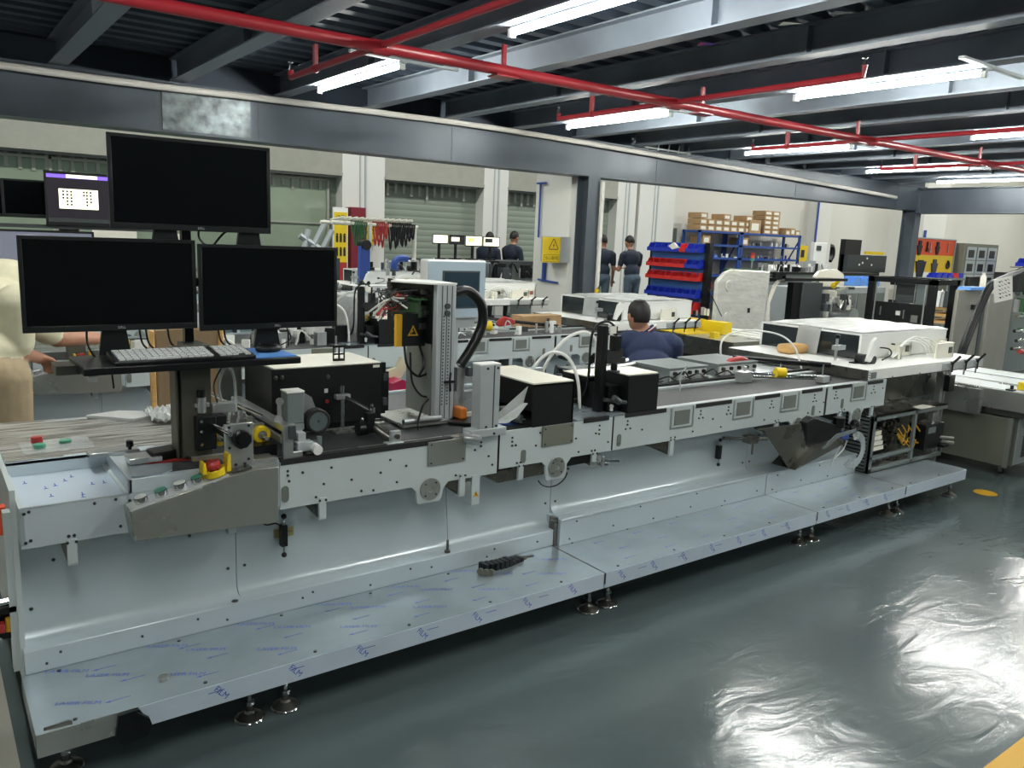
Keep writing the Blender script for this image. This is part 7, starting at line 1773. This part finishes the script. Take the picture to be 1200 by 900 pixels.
obj('panel', MB().box(9.80, 10.42, 4.5, 4.54, 0, 1.215), 'brushed', t, bev=0.004)
obj('panel', MB().box(10.5, 11.15, 4.45, 4.49, 0, 1.17), 'brushed', t, bev=0.004)
obj('panel_side', MB().box(10.42, 10.5, 4.52, 4.56, 0, 1.1), 'grey_dk', t)
obj('panel_latch', MB().box(10.15, 10.22, 4.46, 4.5, 0.98, 1.04), 'black', t)
obj('blue_cloth', MB().prism([(9.95, 1.215), (10.0, 1.25), (10.35, 1.25), (10.4, 1.215)], 'y', 4.45, 4.6), 'blue_lt', t, 'blue cloth on top')
obj('black_screen', MB().box(10.45, 10.75, 4.7, 4.74, 1.22, 1.36), 'black', t, 'black flat screen')
obj('bottle', MB().lathe((10.6, 4.6, 1.22), 'z', [(0, 0.035), (0.14, 0.035), (0.17, 0.018), (0.2, 0.018)], 14).box(10.45, 10.8, 4.5, 4.7, 1.17, 1.22), 'label', t)
t = thing('pallet_stack', 'wooden pallets and tools before the grey locker', 'pallet', (17.5, 8.0, 0))
for q in range(3): obj('pallet', MB().box(17.0, 18.6, 7.6, 8.4, 0.22 + 0.14 * q, 0.28 + 0.14 * q).box(17.0, 18.6, 7.6, 7.7, 0.15 + 0.14 * q, 0.22 + 0.14 * q), 'wood', t)
obj('pallet_leg', MB().box(17.05, 17.15, 7.65, 7.75, 0, 0.16).box(18.4, 18.5, 7.65, 7.75, 0, 0.16).box(17.05, 17.15, 8.25, 8.35, 0, 0.16), 'black', t)
clutter('small_parts', 'grey and white parts heaped on the wooden pallets', 'parts', 16.9, 18.2, 7.7, 8.2, 0.56, 0.35, ('alu', 'white', 'grey_dk'), 8, 41)
t = thing('spool_machine', 'machine with green-ended rollers at the right edge', 'machine', (12.2, 4.4, 0))
obj('machine_back', MB().box(11.3, 13.0, 4.9, 4.95, 0, 1.3), 'grey_motor', t)
m = MB()
for x, z in ((11.75, 1.17), (11.75, 0.87), (11.75, 0.68), (12.1, 1.1)): m.cyl((x - 0.15, 4.5, z), (x + 0.2, 4.5, z), 0.035, 14)
obj('green_roller', m, 'green_dk', t)
m = MB()
for x, z in ((11.5, 0.87), (11.5, 0.68), (11.5, 0.45), (11.6, 0.55)): m.cyl((x - 0.1, 4.48, z), (x + 0.15, 4.48, z), 0.022, 12)
obj('steel_roller', m, 'chrome', t)
obj('red_handle', MB().cyl((11.45, 4.4, 0.42), (11.75, 4.4, 0.40), 0.03, 12), 'red', t)
obj('black_top', MB().box(11.35, 11.9, 4.5, 4.8, 1.18, 1.42), 'black', t)
clutter('machine_fittings', 'dense green and steel fittings on the machine at the right edge', 'fittings', 11.35, 12.2, 4.5, 4.8, 0.92, 0.25, ('grey_dk', 'green_dk', 'alu'), 9, 43)

# extra small fittings that crowd the benches between the rows
clutter('machine_fittings', 'white tubes, clamps and dark blocks crowding the second row behind the right-hand monitor', 'fittings', 2.1, 2.6, 5.7, 6.1, 0.80, 0.14, ('white', 'black', 'alu'), 9, 51)
clutter('machine_fittings', 'steel blocks and tubes standing on the third row left of the operator panel', 'fittings', 2.6, 4.4, 7.8, 8.2, 0.81, 0.15, ('white', 'alu', 'grey_dk'), 12, 52)
clutter('machine_fittings', 'small steel valves in a row on the third row behind the operator panel', 'fittings', 4.4, 5.6, 7.75, 7.85, 0.88, 0.1, ('alu', 'cream'), 10, 53)
clutter('machine_fittings', 'steel rollers and brackets between the dark grey cover and the black frame', 'fittings', 10.9, 11.8, 7.0, 7.4, 0.7, 0.3, ('alu', 'label', 'grey_dk'), 9, 54)
clutter('machine_fittings', 'valves and black tools on the machine top below the far white cabinet', 'fittings', 14.5, 17.0, 10.5, 11.0, 1.12, 0.2, ('white', 'black', 'alu'), 12, 55)
t = thing('long_machine', 'dark topped machine bench in front of the blue shelves', 'machine', (16, 10.8, 0))
obj('bench_body', MB().box(14.2, 18.5, 10.5, 11.1, 0, 1.08), 'grey_motor', t)
obj('bench_top', MB().box(14.1, 18.6, 10.45, 11.15, 1.08, 1.12), 'black', t)
t = thing('long_machine', 'grey machine bench with steel drawers before the tool board', 'machine', (15, 8.4, 0))
obj('bench_body', MB().box(13.6, 15.1, 8.3, 8.8, 0, 0.95), 'alu_mat', t)
for q in range(3): obj('drawer', MB().box(13.65 + 0.48 * q, 14.08 + 0.48 * q, 8.28, 8.3, 0.3, 0.85), 'grey_panel', t)
